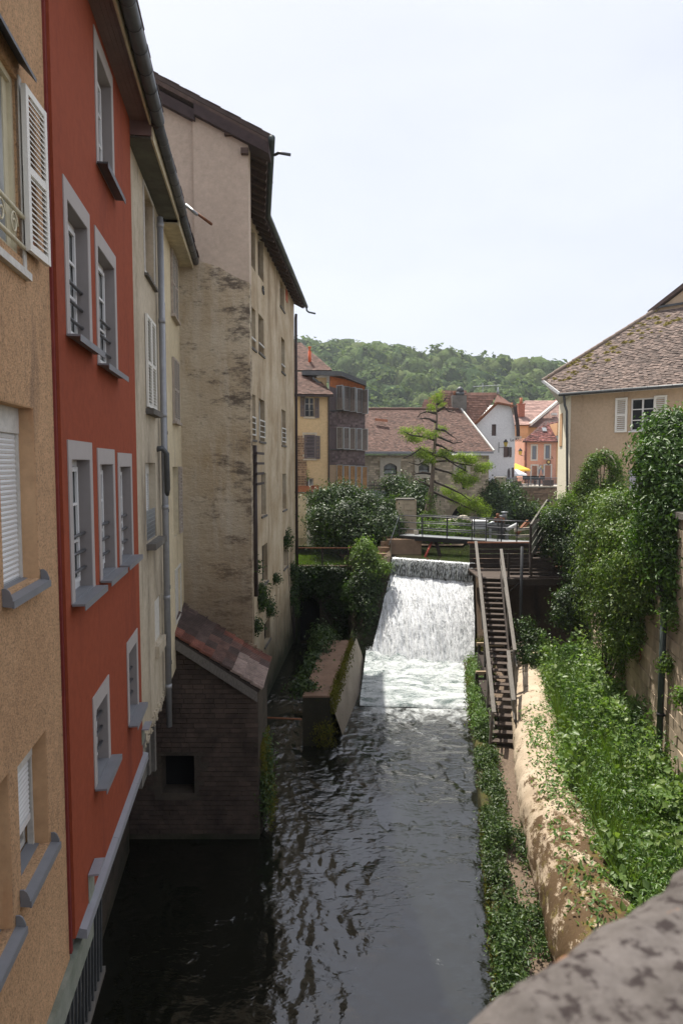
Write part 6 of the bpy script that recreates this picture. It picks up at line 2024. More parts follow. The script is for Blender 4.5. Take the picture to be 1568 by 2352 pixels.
hand(rA + Vector((-.02, 0, -.42)), rB + Vector((.02, -.3, -.45)), .03, .12, 'mid_rail', cap=False)
qA, qB = P(1165, 1498, 22.0), P(1177, 1612, 19.7)
hand(qA, qB); hand(rB, qA, .05, .07, cap=False)
hand(qA + Vector((0, 0, -.42)), qB + Vector((.0, -.2, -.5)), .03, .12, 'mid_rail', cap=False)
def onstair(y, sg):
    f_ = (T0.y - y) / (T0.y - T1.y); return T0.lerp(T1, min(max(f_, 0), 1)) + rt * sg * (w2 + .08)
for (top_, y, sg) in [(lA.lerp(lB, q), None, -1) for q in (.02, .22, .42, .62, .82, .985)] + [(rA.lerp(rB, q), None, 1) for q in (.02, .32, .62, .98)] + [(qA.lerp(qB, q), None, 1) for q in (.05, .95)]:
    c = onstair(top_.y, sg)
    b = MB(); b.bar(Vector((top_.x, top_.y, top_.z)), Vector((c.x, c.y, c.z - .15)), .07, .07); b.build('baluster_post', 'weathered_wood', sta)
# carrying trestles
for (px0, px1, py, Y, col) in ((1094, 1166, 1480, 26.3, 'pale_wood'), (1092, 1116, 1546, 23.6, 'pale_wood')):
    a, c = P(px0, py, Y), P(px1, py, Y)
    b = MB(); b.bar(a, c, .10, .14); b.build('cross_beam', col, sta)
    for q in (0.08, .92):
        p = a.lerp(c, q); b = MB(); b.bar(p, Vector((p.x, p.y, -8.6)), .10, .10); b.build('trestle_post', 'dark_wood', sta)
b = MB(); a, c = P(1098, 1492, 26.2), P(1112, 1492, 26.2); b.hexa([(a.x, 25.0, -8.6), (a.x + .3, 25.0, -8.6), (c.x + .35, 26.3, -8.6), (a.x, 26.3, -8.6), (a.x, 25, a.z - .5), (a.x + .3, 25, a.z - .5), (c.x + .35, 26.3, a.z - .1), (a.x, 26.3, a.z - .1)]); b.build('side_boarding', 'dark_wood', sta)
b = MB(); a = P(1096, 1556, 23.6); b.hexa([(a.x, 21.6, -8.5), (a.x + .35, 21.6, -8.5), (a.x + .35, 23.6, -8.5), (a.x, 23.6, -8.5), (a.x, 21.9, -7.9), (a.x + .3, 21.9, -7.9), (a.x + .3, 23.6, a.z), (a.x, 23.6, a.z)]); b.build('side_boarding', 'dark_wood', sta)

# walkway at the head of the stair
wk = thing('timber_walkway', (7.2, 29.3, -4.7), 'dark timber walkway platform with slatted boards at the head of the stairs', 'walkway')
x0_, x1_ = 5.72, 9.9
for k in range(9):
    y = 28.0 + k * .30
    b = MB(); b.cube(x0_ + (k * .0), x1_, y + .008, y + .292, -4.80, -4.75 + rq.uniform(0, .006)); b.build('deck_board', 'tread_wood', wk)
b = MB(); b.cube(x0_, x1_, 27.96, 28.02, -5.02, -4.76); b.build('edge_beam', 'dark_wood', wk)
b = MB(); b.cube(x0_, x1_, 30.4, 30.5, -5.02, -4.80); b.build('edge_beam', 'dark_wood', wk)
for k in range(5):
    z = -4.68 + k * .215
    b = MB(); b.cube(x0_ + .05, 9.3, 30.55, 30.59, z, z + .19); b.build('fence_board', 'dark_wood', wk)
b = MB(); b.cube(x0_ - .05, 9.2, 30.5, 30.66, -3.58, -3.52); b.build('top_rail', 'rust', wk)
for k in range(5):
    z = -4.66 + k * .15
    b = MB(); b.cube(7.05, 8.85, 28.3 + .05, 28.34 + .05, z, z + .11); b.build('fence_board', 'dark_wood', wk)
for x in (7.0, 7.95, 8.9):
    b = MB(); b.bar((x, 28.42, -4.75), (x, 28.42, -3.75), .08); b.build('post', 'dark_wood', wk)
b = MB(); p = P(1198, 1256, 27.7); b.tube([p, Vector((p.x, p.y, -8.3))], .065, 10); b.build('prop', 'dark_metal', wk, True)
b = MB(); b.bar((p.x - 1.2, 27.9, -5.9), (p.x - .05, 27.9, -4.95), .06); b.build('brace', 'dark_wood', wk)
# upper flight with pale boarded balustrade
fl2 = thing('upper_staircase', (8.9, 29.5, -4.7), 'short timber flight rising right beneath the vines with a pale boarded side', 'staircase')
for k in range(7):
    y = 28.15 + k * .42; z = -4.70 + k * .20
    b = MB(); b.cube(7.85 + k * .15, 9.75 + k * .12, y, y + .30, z - .05, z); b.build('tread', 'tread_wood', fl2)
nA, nB = P(1218, 1207, 28.2), P(1256, 1150, 32.3)
def fh_(a, c, w, h, name, mat):
    b = MB(); b.bar(a, c, w, h); b.build(name, mat, fl2)
fh_(nA, nB, .07, .14, 'handrail', 'weathered_wood')
fh_(nA + Vector((.0, -.0, -.02)), P(1238, 1193, 28.1), .06, .10, 'handrail', 'weathered_wood')
for k in range(4):
    dz = -.32 - k * .33
    a = nA + Vector((.04, 0, dz)); c = nB + Vector((.04, 0, dz))
    fh_(a, c, .03, .28, 'balustrade_board', 'old_concrete' if k % 2 else 'ledge_concrete')
for q in (0, .33, .66, 1):
    p = nA.lerp(nB, q); fh_(p + Vector((0, 0, .02)), p + Vector((0, 0, -1.55)), .09, .09, 'post', 'dark_wood')
fh_(P(1217, 1318, 28.0), nA + Vector((0, -.1, -1.2)), .08, .1, 'post', 'dark_wood')
bl2 = thing('timber_balustrade', P(1310, 1165, 31), 'dark horizontal timber railing above the vine covered landing', 'railing')
bA, bB = P(1256, 1149, 32.3), P(1375, 1151, 29.0)
for dy, h in ((0, .12), (-.36, .10)):
    b = MB(); b.bar(bA + Vector((0, 0, dy)), bB + Vector((0, 0, dy)), .06, h); b.build('rail', 'dark_wood' if dy else 'weathered_wood', bl2)
for k in range(5):
    z = bA.z - .75 - k * .27; b = MB(); b.bar(Vector((bA.x, bA.y, z)), Vector((bB.x, bB.y, z)), .04, .22); b.build('board', 'weathered_wood', bl2)
for q in (0, .35, .7, 1):
    p = bA.lerp(bB, q); b = MB(); b.bar(p + Vector((0, 0, .05)), p + Vector((0, 0, -2.2)), .09); b.build('post', 'dark_wood', bl2)

# ------------------------------------------------------------ footbridge and sluice gear
fbg = thing('footbridge', (6, 33, -3.7), 'slender metal footbridge with tube railings crossing above the weir', 'footbridge')
A_, B_ = P(916, 1229, 35.0), P(1142, 1243, 32.8)
C_ = P(1222, 1248, 31.7)
B2 = P(1140, 1239, 33.0)
zd = (A_.z + B_.z) / 2
def deckseg(a, c, w, nm, mt='galvanised'):
    d = (c - a).normalized(); r = Vector((-d.y, d.x, 0)) * w
    b = MB(); lo_ = Vector((0, 0, -.06))
    b.hexa([a + lo_, c + lo_, c + r + lo_, a + r + lo_, a, c, c + r, a + r]); b.build(nm, mt, fbg)
    b = MB(); b.bar(a + Vector((0, 0, -.13)), c + Vector((0, 0, -.13)), .07, .20); b.bar(a + r + Vector((0, 0, -.13)), c + r + Vector((0, 0, -.13)), .07, .20); b.build('girder', 'iron_black', fbg)
deckseg(A_, B_, .9, 'deck'); deckseg(B_ + Vector((-.6, .05, 0)), C_, 1.0, 'deck')
def tuberail(a, c, n, h, seg, levels=3, name='railing'):
    for k in range(levels):
        z = h * (1 - k / levels)
        b = MB(); b.tube([a + Vector((0, 0, z)), c + Vector((0, 0, z))], .026, 6); b.build('rail', 'rail_metal' if k else 'rail_metal', fbg, True)
    for k in range(n):
        p = a.lerp(c, k / (n - 1)); b = MB(); b.bar(p + Vector((0, 0, -.15)), p + Vector((0, 0, h)), .045); b.build('post', 'dark_metal', fbg)
tuberail(A_, B_, 5, 1.02, 0)
dA = (B_ - A_).normalized(); rA_ = Vector((-dA.y, dA.x, 0)) * .9
tuberail(A_ + rA_ + dA * .9, B_ + rA_, 4, 1.02, 0)
tuberail(B_ + Vector((-.55, .05, 0)), C_, 4, 1.02, 0)
b = MB(); b.tube([A_ + Vector((0, 0, 1.0)), P(893, 1252, 34.5)], .02, 5); b.build('stay', 'galvanised', fbg)
b = MB(); b.tube([P(992, 1243, 34.6), Vector((P(975, 1285, 33.6).x, 33.6, UPPER - .05))], .06, 8); b.build('prop', 'red_paint', fbg, True)
b = MB(); b.tube([P(1000, 1243, 34.4), P(1006, 1262, 34.2), Vector((P(1012, 1285, 34).x, 34, UPPER - .2))], .09, 8); b.build('prop', 'dark_wood', fbg, True)
gp_ = thing('depth_gauge', P(949, 1260, 35.2) + Vector((0, 0, -.4)), 'pale staff gauge post standing in the pond under the footbridge', 'gauge')
a = P(951, 1222, 35.3); b = MB(); b.cube(a.x, a.x + .22, 35.3, 35.5, UPPER - .3, a.z + .1); b.build('post', 'dressed_stone', gp_)
b = MB(); b.cube(a.x - .22, a.x - .09, 35.2, 35.24, UPPER - .2, a.z - .35); b.build('staff', 'white_frame', gp_)
for k in range(9):
    z = UPPER + .05 + k * .09; b = MB(); b.cube(a.x - .22, a.x - (.15 if k % 2 else .12), 35.19, 35.198, z, z + .035); b.build('graduation', 'iron_black', gp_)
# stone pier at the end of the bridge
sp_ = thing('stone_pier', P(932, 1225, 36.6), 'tapered stone block pier at the left end of the footbridge', 'pier')
bl0, br0 = P(909, 1229, 36.5), P(957, 1229, 36.5); tl0, tr0 = P(912, 1148, 36.5), P(951, 1148, 36.5)
def course(k, n):
    z0, z1 = bl0.z + (tl0.z - bl0.z) * k / n, bl0.z + (tl0.z - bl0.z) * (k + 1) / n
    xl0, xr0 = bl0.x + (tl0.x - bl0.x) * k / n, br0.x + (tr0.x - br0.x) * k / n
    return z0, z1, xl0, xr0
for k in range(7):
    z0, z1, xl, xr = course(k, 7)
    cuts = [xl, xl + (xr - xl) * (.38 if k % 2 else .6), xr]
    for x_, y_ in zip(cuts[:-1], cuts[1:]):
        b = MB(); e = rq.uniform(-.02, .02); b.cube(x_ + .007, y_ - .007, 36.5 + e, 37.4, z0 + .006, z1 - .006); b.build('stone', 'mill_stone', sp_)
b = MB(); b.cube(bl0.x + .03, br0.x - .03, 36.56, 37.35, UPPER - .5, tl0.z - .02); b.build('core', 'mill_mortar', sp_)
b = MB(); b.cube(tl0.x - .05, tr0.x + .05, 36.45, 37.45, tl0.z, tl0.z + .06); b.build('cap', 'old_concrete', sp_)
b = MB(); b.cube(bl0.x - .6, br0.x + .02, 34.6, 38.0, UPPER - .6, bl0.z - .02); 
b.build('abutment', 'quay_stone', label='rough stone abutment carrying the left end of the footbridge', cat='abutment')
# control cabinet and sluice machinery
cab = thing('control_cabinet', P(1103, 1216, 34.6), 'pale grey metal cabinet on legs behind the footbridge railing', 'cabinet')
a, c = P(1087, 1198, 34.6), P(1118, 1216, 34.6)
b = MB(); b.cube(a.x, c.x, 34.6, 35.1, c.z, a.z); b.build('box', 'steel_box', cab)
b = MB(); b.hexa([(a.x - .04, 34.55, a.z), (c.x + .04, 34.55, a.z), (c.x + .04, 35.2, a.z), (a.x - .04, 35.2, a.z), (a.x - .04, 34.55, a.z + .03), (c.x + .04, 34.55, a.z + .03), (c.x + .04, 35.2, a.z + .10), (a.x - .04, 35.2, a.z + .10)]); b.build('lid', 'white_frame', cab)
for x in (a.x + .05, c.x - .05): b = MB(); b.bar((x, 34.7, c.z), (x, 34.7, zd - .2), .05); b.build('leg', 'galvanised', cab)
mc = thing('sluice_gear', P(1160, 1230, 34.2), 'grey sluice winding gear with motor and pipes behind the footbridge', 'machine')
b = MB(); p = P(1152, 1196, 34.5); b.tube([p + Vector((0, 0, -1.3)), p], .16, 10); b.tube([p, p + Vector((0, 0, .28))], .24, 10); b.build('column', 'rail_metal', mc, True)
b = MB(); q = P(1143, 1194, 34.3); b.tube([q + Vector((-.18, 0, 0)), q + Vector((.3, 0, 0))], .13, 10); b.tube([q + Vector((-.02, 0, .1)), q + Vector((-.02, 0, .32))], .08, 8); b.build('motor', 'rust', mc, True)
b = MB(); q = P(1158, 1183, 34.6); b.tube([q + Vector((0, 0, -.3)), q + Vector((0, 0, .12))], .12, 10); b.tube([q + Vector((0, 0, .12)), q + Vector((0, 0, .17))], .18, 10); b.build('gearbox', 'galvanised', mc, True)
b = MB(); b.bar(P(1122, 1212, 34.5), P(1170, 1212, 34.5), .25, .3); b.build('bed_plate', 'rail_metal', mc)
b = MB(); b.tube([P(1118, 1206, 34.4), P(1130, 1200, 34.4), P(1148, 1204, 34.3)], .07, 7); b.build('hose', 'galvanised', mc, True)
b = MB(); b.tube([P(1163, 1218, 34), P(1172, 1212, 34), P(1188, 1204, 34)], .10, 8); b.build('arm', 'steel_box', mc, True)
b = MB(); b.bar(P(1125, 1215, 34.2), P(1125, 1240, 34.2), .09); b.bar(P(1163, 1222, 34.2), P(1163, 1244, 34.2), .14); b.build('stand', 'galvanised', mc)
gs_ = thing('gate_arm', P(1215, 1210, 34), 'rusty inclined rack arm beside the sluice gear', 'machine')
b = MB(); b.bar(P(1186, 1226, 33.8), P(1211, 1197, 34.5), .12, .16); b.build('rack', 'rust', gs_)
b = MB(); b.bar(P(1180, 1218, 33.4), P(1225, 1212, 33.4), .10, .12); b.bar(P(1184, 1232, 33.4), P(1226, 1230, 33.4), .08, .12); b.build('beam', 'dressed_stone', gs_)
for k in range(5):
    b = MB(); q = P(1190 + k * 5, 1224 - k * 5, 33.8); b.bar(q, q + Vector((.18, 0, .12)), .04); b.build('tooth', 'rust', gs_)

# ------------------------------------------------------------ tan house at the right
tan = thing('tan_house', (10.5, 27, -1.3), 'tan rendered house with a mossy brown tiled roof on the right', 'house')
CX = Vector((10.98, 33.0, 0))
FTN = Fac(CX.x, CX.y, 1, -1)
ev = 3.24
L_ = 11.0
tw1 = FTN.rect(1446, 1500, 914, 989); tw2 = FTN.rect(1445, 1470, 1079, 1150)
MB().wall(FTN, [(0.004, -2.3), (L_, -2.3), (L_, ev), (0.004, ev)], [tw1], .3, .16).build('wall', 'tan_render', tan)
FTS = Fac(CX.x + .2 * 5.0, CX.y + 5.0, -.2, -1.0)
ls = FTS.s(1303, 1000)
sw = (FTS.s(1285, 1000), FTS.s(1292, 1000), FTS.hit(1288, 1045)[1] + 1.2, FTS.hit(1288, 950)[1])
LS = (Vector((CX.x, CX.y, 0)) - FTS.o).length
MB().wall(FTS, [(0, -2.3), (LS, -2.3), (LS, ev), (0, ev)], [], .3, .1, .0).build('side_wall', 'sunlit_render', tan)  # sun on this side is put into the colour, paler than the front
r = FTS.rect(1285.5, 1291, 951, 1025); b = MB(); b.box(FTS, max(r[0], .3), r[1], .004, .04, r[2], r[3]); b.build('side_shutter', 'reveal_render', tan)
window(tan, FTN, tw1, -.10, 'white_frame', 'pane', .075)
b = MB(); b.box(FTN, tw1[0] - .05, tw1[1] + .05, .0, .06, tw1[2] - .06, tw1[2] - .004); b.build('sill', 'white_frame', tan)
louvers(tan, FTN, FTN.rect(1412.5, 1440, 914, 993), .02, .045, 'white_shutter', 18, (0, .5, 1), .09, .025, label='open white shutter left of the window')
louvers(tan, FTN, FTN.rect(1501, 1530.5, 908.5, 988), .02, .045, 'white_shutter', 18, (0, .5, 1), .09, .025, label='open white shutter right of the window')
s0, s1, z0, z1 = tw2
plain('lilac_paint', (0.50, 0.48, 0.52), 0.6, .05, 6, .05)
d_ = louvers(tan, FTN, (s0, s1 + .05, z0 + (z1 - z0) * .62, z1), .02, .045, 'lilac_paint', 6, (0, 1), .08, .035, name='door_shutter')
b = MB(); b.box(FTN, s0, s1 + .05, .02, .05, -1.4, z0 + (z1 - z0) * .62 - .005)
frame_bars(b, FTN, s0 + .01, s1 + .04, -1.35, z0 + (z1 - z0) * .60, .05, .062, .07, (.45,)); b.build('door_panel', 'lilac_paint', tan)
# roof: main slope facing the river, surveyed outline
e0 = FTN.p(-.35, .45, ev + .10)
pn = (Vector((-FTN.n.x, -FTN.n.y, 0)) * 1 + Vector((0, 0, .95)))     # upslope direction
nrm_ = FTN.d.cross(pn).normalized()
if nrm_.z < 0: nrm_ = -nrm_
def onroof(px, py):
    r_ = ray(px, py); k = e0.dot(nrm_) / r_.dot(nrm_); return r_ * k
eL = onroof(1270, 910); eR = FTN.p(L_, .45, ev + .10)
tiles(tan, [e0, eR, onroof(1800, 600) if False else (onroof(1500, 716) + FTN.d * 6.6), onroof(1500, 716), onroof(1245, 873)], .185, .125, 'moss_tile', 71, .03, .014)
b = MB(); hA, hB = onroof(1245, 875), onroof(1500, 716)
d = (hB - hA).normalized(); n_ = int((hB - hA).length / .34)
rt_ = MB(); rt_.tube([Vector((0, 0, 0)), d * .36], [.11, .095], 9); rme = rt_.mesh('ridge_tile', 'ridge_tile')
for k in range(n_ + 1): link('ridge_tile', rme, tan, hA.lerp(hB, k / n_) + Vector((0, 0, .02 + rq.uniform(-.008, .008))))
b = MB(); b.bar(e0 + Vector((-.03, 0, 0)), onroof(1244, 874), .05, .14); b.build('verge', 'white_frame', tan)
gutter(tan, [e0 + FTN.n * .08 + Vector((0, 0, -.06)), eR + FTN.n * .08 + Vector((0, 0, -.06))], .075, 'zinc', 1.0)
b = MB(); b.bar(FTN.p(-.3, .38, ev + .02), FTN.p(L_, .38, ev + .02), .03, .12); b.build('fascia', 'old_white', tan)
b = MB(); b.add([FTN.p(-.3, .38, ev), FTN.p(L_, .38, ev), FTN.p(L_, 0, ev - .002), FTN.p(-.3, 0, ev - .002)], [(0, 1, 2, 3)]); b.build('soffit', 'old_white', tan)
b = MB(); b.poly([FTS.p(0, -.05, ev), FTS.p(LS, 0.0, ev), e0 + Vector((.05, .1, -.02)), onroof(1245, 875) + Vector((.1, .1, -.05))], (0, 0, -1), .03, back=True); b.build('eave_underside', 'old_white', tan)
gq = FTN.p(.0, .1, 0)
dq = thing('drainpipe', FTN.p(.02, .12, -1.4), 'dark grey rainwater pipe at the corner of the tan house', 'drainpipe')
b = MB(); pz = lambda px, py: P(px, py, 32.8)
b.tube([FTN.p(-.12, .5, ev + .0), FTN.p(-.12, .42, ev - .22), pz(1296, 930) , pz(1301, 945), pz(1302, 1150)], .06, 10); b.build('pipe', 'zinc', dq, True)
# rear gable rising behind the hip
g0 = onroof(1500, 716)
FG2 = Fac(g0.x + .05, g0.y, 1, -1)
pk0 = FG2.hit(1495, 722); pk1 = FG2.hit(1700, 560)
b = MB(); b.wall(FG2, [(pk0[0] - .1, pk0[1] - .3), (8, pk0[1] - .3), (8, pk0[1] + 5.2), (pk0[0], pk0[1])], [], .3, 0, -.05)
b.build('gable', 'tan_render', tan)
A = FG2.p(pk0[0] - .15, .12, pk0[1] - .02); Bv = FG2.p(8, .12, pk0[1] + 5.35)
b = MB(); b.hexa([A, Bv, Bv - FG2.n * .6, A - FG2.n * .6, A + Vector((0, 0, .2)), Bv + Vector((0, 0, .2)), Bv - FG2.n * .6 + Vector((0, 0, .2)), A - FG2.n * .6 + Vector((0, 0, .2))]); b.build('gable_coping', 'old_tile', tan)
b = MB(); b.bar(FG2.p(pk0[0] + .2, .06, onroof(1520, 708).z + .05), FG2.p(pk0[0] + 3.2, .06, onroof(1520, 708).z + .05), .06, .10); b.build('lead_flashing', 'zinc', tan)
ms_ = np.random.RandomState(6); b = MB()
mo = MB()
for k in range(70):
    u_, v_ = ms_.rand(), ms_.rand() ** 1.7
    p = hA.lerp(hB, u_) + FTN.d * (v_ * 1.9 + .1) - pn.normalized() * (v_ * .5)
    if (p - e0).dot(pn) < .1: continue
    r_ = .04 + .07 * ms_.rand(); k0 = len(mo.v)
    c = p + nrm_ * .02
    mo.v.append(c + nrm_ * r_ * .9)
    for i in range(7):
        a = i * 6.283 / 7; rr_ = r_ * (1 + .5 * ms_.rand()); mo.v.append(c + FTN.d * math.cos(a) * rr_ * 1.4 + pn.normalized() * math.sin(a) * rr_)
    for i in range(7): mo.f.append([k0, k0 + 1 + i, k0 + 1 + (i + 1) % 7])
mo.build('moss_clumps', 'moss', tan, kind='stuff')
# yard behind the retaining wall
sheet('yard', [FRW.p(-1.6, -.5, -1.45), FRW.p(sN, -.5, -1.45), FRW.p(sN, -30, -1.45), FRW.p(-30, -30, -1.45), FRW.p(-18, -2, -1.45)][::-1], 'street')
cr_ = thing('parked_car', P(1475, 1150, 21.5), 'pale bonnet of a parked car just behind the wall coping', 'car')
a = P(1459, 1153, 21.6); b = MB()
b.smooth = True
def bonnet(u, v):
    x = a.x + u * 1.5; y = 21.6 + v * .9
    return x, y, a.z - .05 + .24 * math.sin(min(1, (v + .15)) * 1.4) * (1 - (2 * u - 1) ** 6 * .5) + u * .03
ngrid(bonnet, 14, 10, 'bonnet', 'white_frame', cr_, origin=at(cr_))
b = MB(); b.cube(a.x, a.x + 1.5, 21.62, 23.4, a.z - .45, a.z - .04); b.build('body', 'white_frame', cr_)
b = MB(); b.cube(a.x + .08, a.x + 1.4, 21.60, 21.64, a.z - .30, a.z - .16); b.build('grille', 'iron_black', cr_)

# ------------------------------------------------------------ the bridge parapet under the camera
par = thing('bridge_parapet', (.4, .6, -3), 'blotched grey lichen covered stone parapet in the near foreground', 'parapet')
pe_, pq_ = Vector((.80, .60, 0)), Vector((.60, -.80, 0))
O_ = Vector((.112, .598, 0))
def top_(u, v):
    s_ = -1.4 + u * 5.0; w_ = v * .5
    r_ = .07
    z = -.467
    if w_ < r_: z -= r_ - math.sqrt(max(0, r_ * r_ - (r_ - w_) ** 2))
    z += .009 * fbm(s_ * 5, w_ * 5, 0) + .006 * fbm(s_ * 22, w_ * 22, 4) - .012
    w2_ = w_ + .012 * fbm(s_ * 4, 3, 1) + .006 * fbm(s_ * 25, w_ * 25, 1)
    return O_ + pe_ * s_ + pq_ * w2_ + Vector((0, 0, z))
ngrid(top_, 260, 40, 'coping_stone', 'lichen_stone', par, origin=at(par))
b = MB(); p0 = O_ + pe_ * -1.4 + pq_ * .01; p1 = O_ + pe_ * 3.6 + pq_ * .01; q0, q1 = p0 + pq_ * .48, p1 + pq_ * .48
zz = lambda p, z: Vector((p.x, p.y, z))
b.hexa([zz(p0, -3), zz(p1, -3), zz(q1, -3), zz(q0, -3), zz(p0, -.58), zz(p1, -.58), zz(q1, -.53), zz(q0, -.53)]); b.build('body', 'lichen_stone', par)
# ------------------------------------------------------------ vegetation
# vine on the retaining wall: lobes hugging the wall
def wl_(px, py, r, t=.25, rz=None):
    s, z = FRW.hit(px, py, t); p = FRW.p(s, t, z); return (p.x, p.y, p.z, r, r, rz or r)
vine = [wl_(1395, 1185, .8), wl_(1430, 1180, .7), wl_(1400, 1240, .9, .35), wl_(1440, 1245, .7, .3), wl_(1465, 1300, .6, .3), wl_(1390, 1320, .85, .4), wl_(1430, 1330, .8, .35),
        wl_(1400, 1400, .75, .35), wl_(1440, 1400, .65, .3), wl_(1475, 1370, .45, .25), wl_(1408, 1462, .5, .3), wl_(1435, 1475, .5, .3), wl_(1425, 1530, .22, .1), wl_(1460, 1450, .38, .2),
        wl_(1475, 1245, .45, .2), wl_(1500, 1290, .4, .2)]
bush('climbing_vine', 'broad glossy vine hanging down the stone retaining wall', 'vine', vine, 52000, .085, 'vine_leaf', 3, 14, .17, inner=.55, base=tuple(FRW.p(6, .2, -7.5)))
shade = [pb(1290, 1215, 29.5, .75), pb(1335, 1205, 29, .8), pb(1275, 1260, 29, .6), pb(1320, 1265, 28.6, .9), pb(1360, 1280, 27.5, .9), pb(1345, 1340, 27.3, .8), pb(1365, 1400, 26.6, .7), pb(1365, 1465, 26, .55), pb(1345, 1300, 28, .8),
         pb(1268, 1200, 29.2, .45), pb(1370, 1215, 27, .7)]
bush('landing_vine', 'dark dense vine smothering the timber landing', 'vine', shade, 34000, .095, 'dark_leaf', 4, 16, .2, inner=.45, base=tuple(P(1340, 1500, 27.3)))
top_v = [pb(1300, 1178, 30.5, .35, .25), pb(1330, 1172, 30, .4, .3), pb(1262, 1180, 30, .35, .3), pb(1340, 1135, 29, .4, .3), pb(1320, 1145, 29.5, .35, .25), pb(1303, 1150, 29.6, .3), pb(1285, 1165, 30, .3), pb(1318, 1162, 29.4, .35)]
bush('trailing_vine', 'bright vine shoots spilling over the horizontal timber railing', 'vine', top_v, 6000, .085, 'bright_leaf', 14, 9, .2, base=tuple(P(1300, 1190, 30)))
# arch of creeper against the tan house
ar = []
for k in range(10):
    a = math.pi * k / 9; c = P(1383, 1078, 24.2)
    ar.append((c.x - .48 * math.cos(a), c.y, c.z + .52 * math.sin(a) - .1, .22, .24, .24))
for (x, y, r) in ((1352, 1095, .30), (1350, 1125, .36), (1347, 1155, .40), (1362, 1140, .35), (1412, 1098, .32), (1412, 1125, .38), (1405, 1150, .42), (1428, 1165, .5), (1448, 1165, .42), (1396, 1115, .3), (1390, 1160, .4), (1330, 1115, .14), (1318, 1125, .12), (1424, 1120, .13), (1432, 1140, .14)):
    ar.append(pb(x, y, 24.2, r))
bush('arched_creeper', 'creeper grown over an arch in front of the tan house wall', 'creeper', ar, 17000, .075, 'vine_leaf', 6, 10, .075, inner=.6, base=tuple(P(1385, 1190, 24.2)))
hoop = MB(); c = P(1383, 1078, 24.0); hoop.tube([Vector((c.x + .46 * math.cos(a), c.y, c.z + .56 * math.sin(a))) for a in np.linspace(.1, 1.6, 9)], .03, 6)
hoop.build('arch_hoop', 'dressed_stone', label='pale metal hoop showing at the top of the creeper arch', cat='arch', smooth=True)
# shrub hanging in the dark recess
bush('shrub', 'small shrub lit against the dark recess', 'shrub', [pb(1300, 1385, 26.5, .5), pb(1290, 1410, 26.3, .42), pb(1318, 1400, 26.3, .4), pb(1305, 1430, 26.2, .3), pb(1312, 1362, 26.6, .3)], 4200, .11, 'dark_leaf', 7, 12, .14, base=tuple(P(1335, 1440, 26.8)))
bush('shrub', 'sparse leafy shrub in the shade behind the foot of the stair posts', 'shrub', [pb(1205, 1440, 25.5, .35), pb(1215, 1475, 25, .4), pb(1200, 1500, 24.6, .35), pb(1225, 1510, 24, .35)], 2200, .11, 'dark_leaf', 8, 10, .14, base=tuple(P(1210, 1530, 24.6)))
# leafy tree overhanging the wall at the right edge
tr = [pb(1530, 985, 17.6, .45), pb(1510, 1010, 17.5, .42), pb(1555, 1000, 17.4, .6), pb(1485, 1055, 17.2, .30), pb(1510, 1060, 17, .5), pb(1550, 1070, 16.8, .7), pb(1600, 1030, 17, .9), pb(1520, 1115, 16.8, .55), pb(1500, 1150, 17, .42),
      pb(1560, 1140, 16.5, .7), pb(1530, 1180, 16.4, .55), pb(1505, 1215, 16.8, .45), pb(1560, 1210, 16.2, .65), pb(1530, 1250, 16.3, .5), pb(1560, 1280, 16, .55), pb(1600, 1180, 16.3, 1.0), pb(1545, 1320, 16, .4), pb(1570, 1340, 15.8, .45), pb(1485, 1240, 17, .3), pb(1620, 1290, 16, .8), pb(1562, 1385, 15.8, .25)]
base_t = FRW.p(FRW.s(1600, 1300) + 1.0, -1.6, -1.45)
bush('broadleaf_tree', 'bushy green tree leaning over the wall at the right edge', 'tree', tr, 52000, .115, 'tree_leaf', 9, 14, .17, trunk=([base_t, base_t + Vector((-.1, .2, 1.2)), base_t + Vector((-.3, .6, 2.4))], .16), inner=.5, aspect=.42, base=tuple(base_t), twigs=1)
# terrace shrubs
bush('laurel_bush', 'big dark glossy bush below the timber house', 'bush', [pb(760, 1160, 38, .85), pb(800, 1150, 38.3, .95), pb(848, 1168, 37.5, .85), pb(880, 1190, 37, .8), pb(745, 1200, 37, .9), pb(800, 1200, 36.8, 1.2), pb(860, 1220, 36, .9), pb(775, 1135, 38.6, .5), pb(830, 1240, 35.6, .6), pb(900, 1165, 37.4, .45), pb(735, 1150, 38, .6), pb(745, 1240, 36.6, .6), pb(800, 1245, 36.4, .7)],
     44000, .13, 'dark_leaf', 11, 20, .25, base=tuple(P(800, 1275, 37)), inner=.45)
bush('hanging_shrub', 'bright green shrub topping the terrace corner beside the fall', 'shrub', [pb(838, 1262, 33.2, .5), pb(850, 1285, 33, .5), pb(825, 1285, 33.2, .42), pb(862, 1308, 32.8, .4), pb(838, 1318, 32.8, .5), pb(880, 1305, 32.6, .3)],
     9000, .11, 'bright_leaf', 12, 14, .15, base=tuple(P(845, 1330, 33)))
bush('ivy', 'dark ivy and moss trailing down the wall left of the waterfall', 'ivy', [pb(835, 1350, 32.6, .6, .8), pb(840, 1400, 32, .55, .8), pb(850, 1450, 31.6, .4, .7), pb(815, 1360, 33, .5, .6), pb(865, 1350, 32.6, .35, .5), pb(832, 1470, 31.5, .3, .5), pb(868, 1480, 31.5, .22, .4)],
     13000, .11, 'ivy_leaf', 13, 14, .16, base=tuple(P(840, 1500, 31.5)))
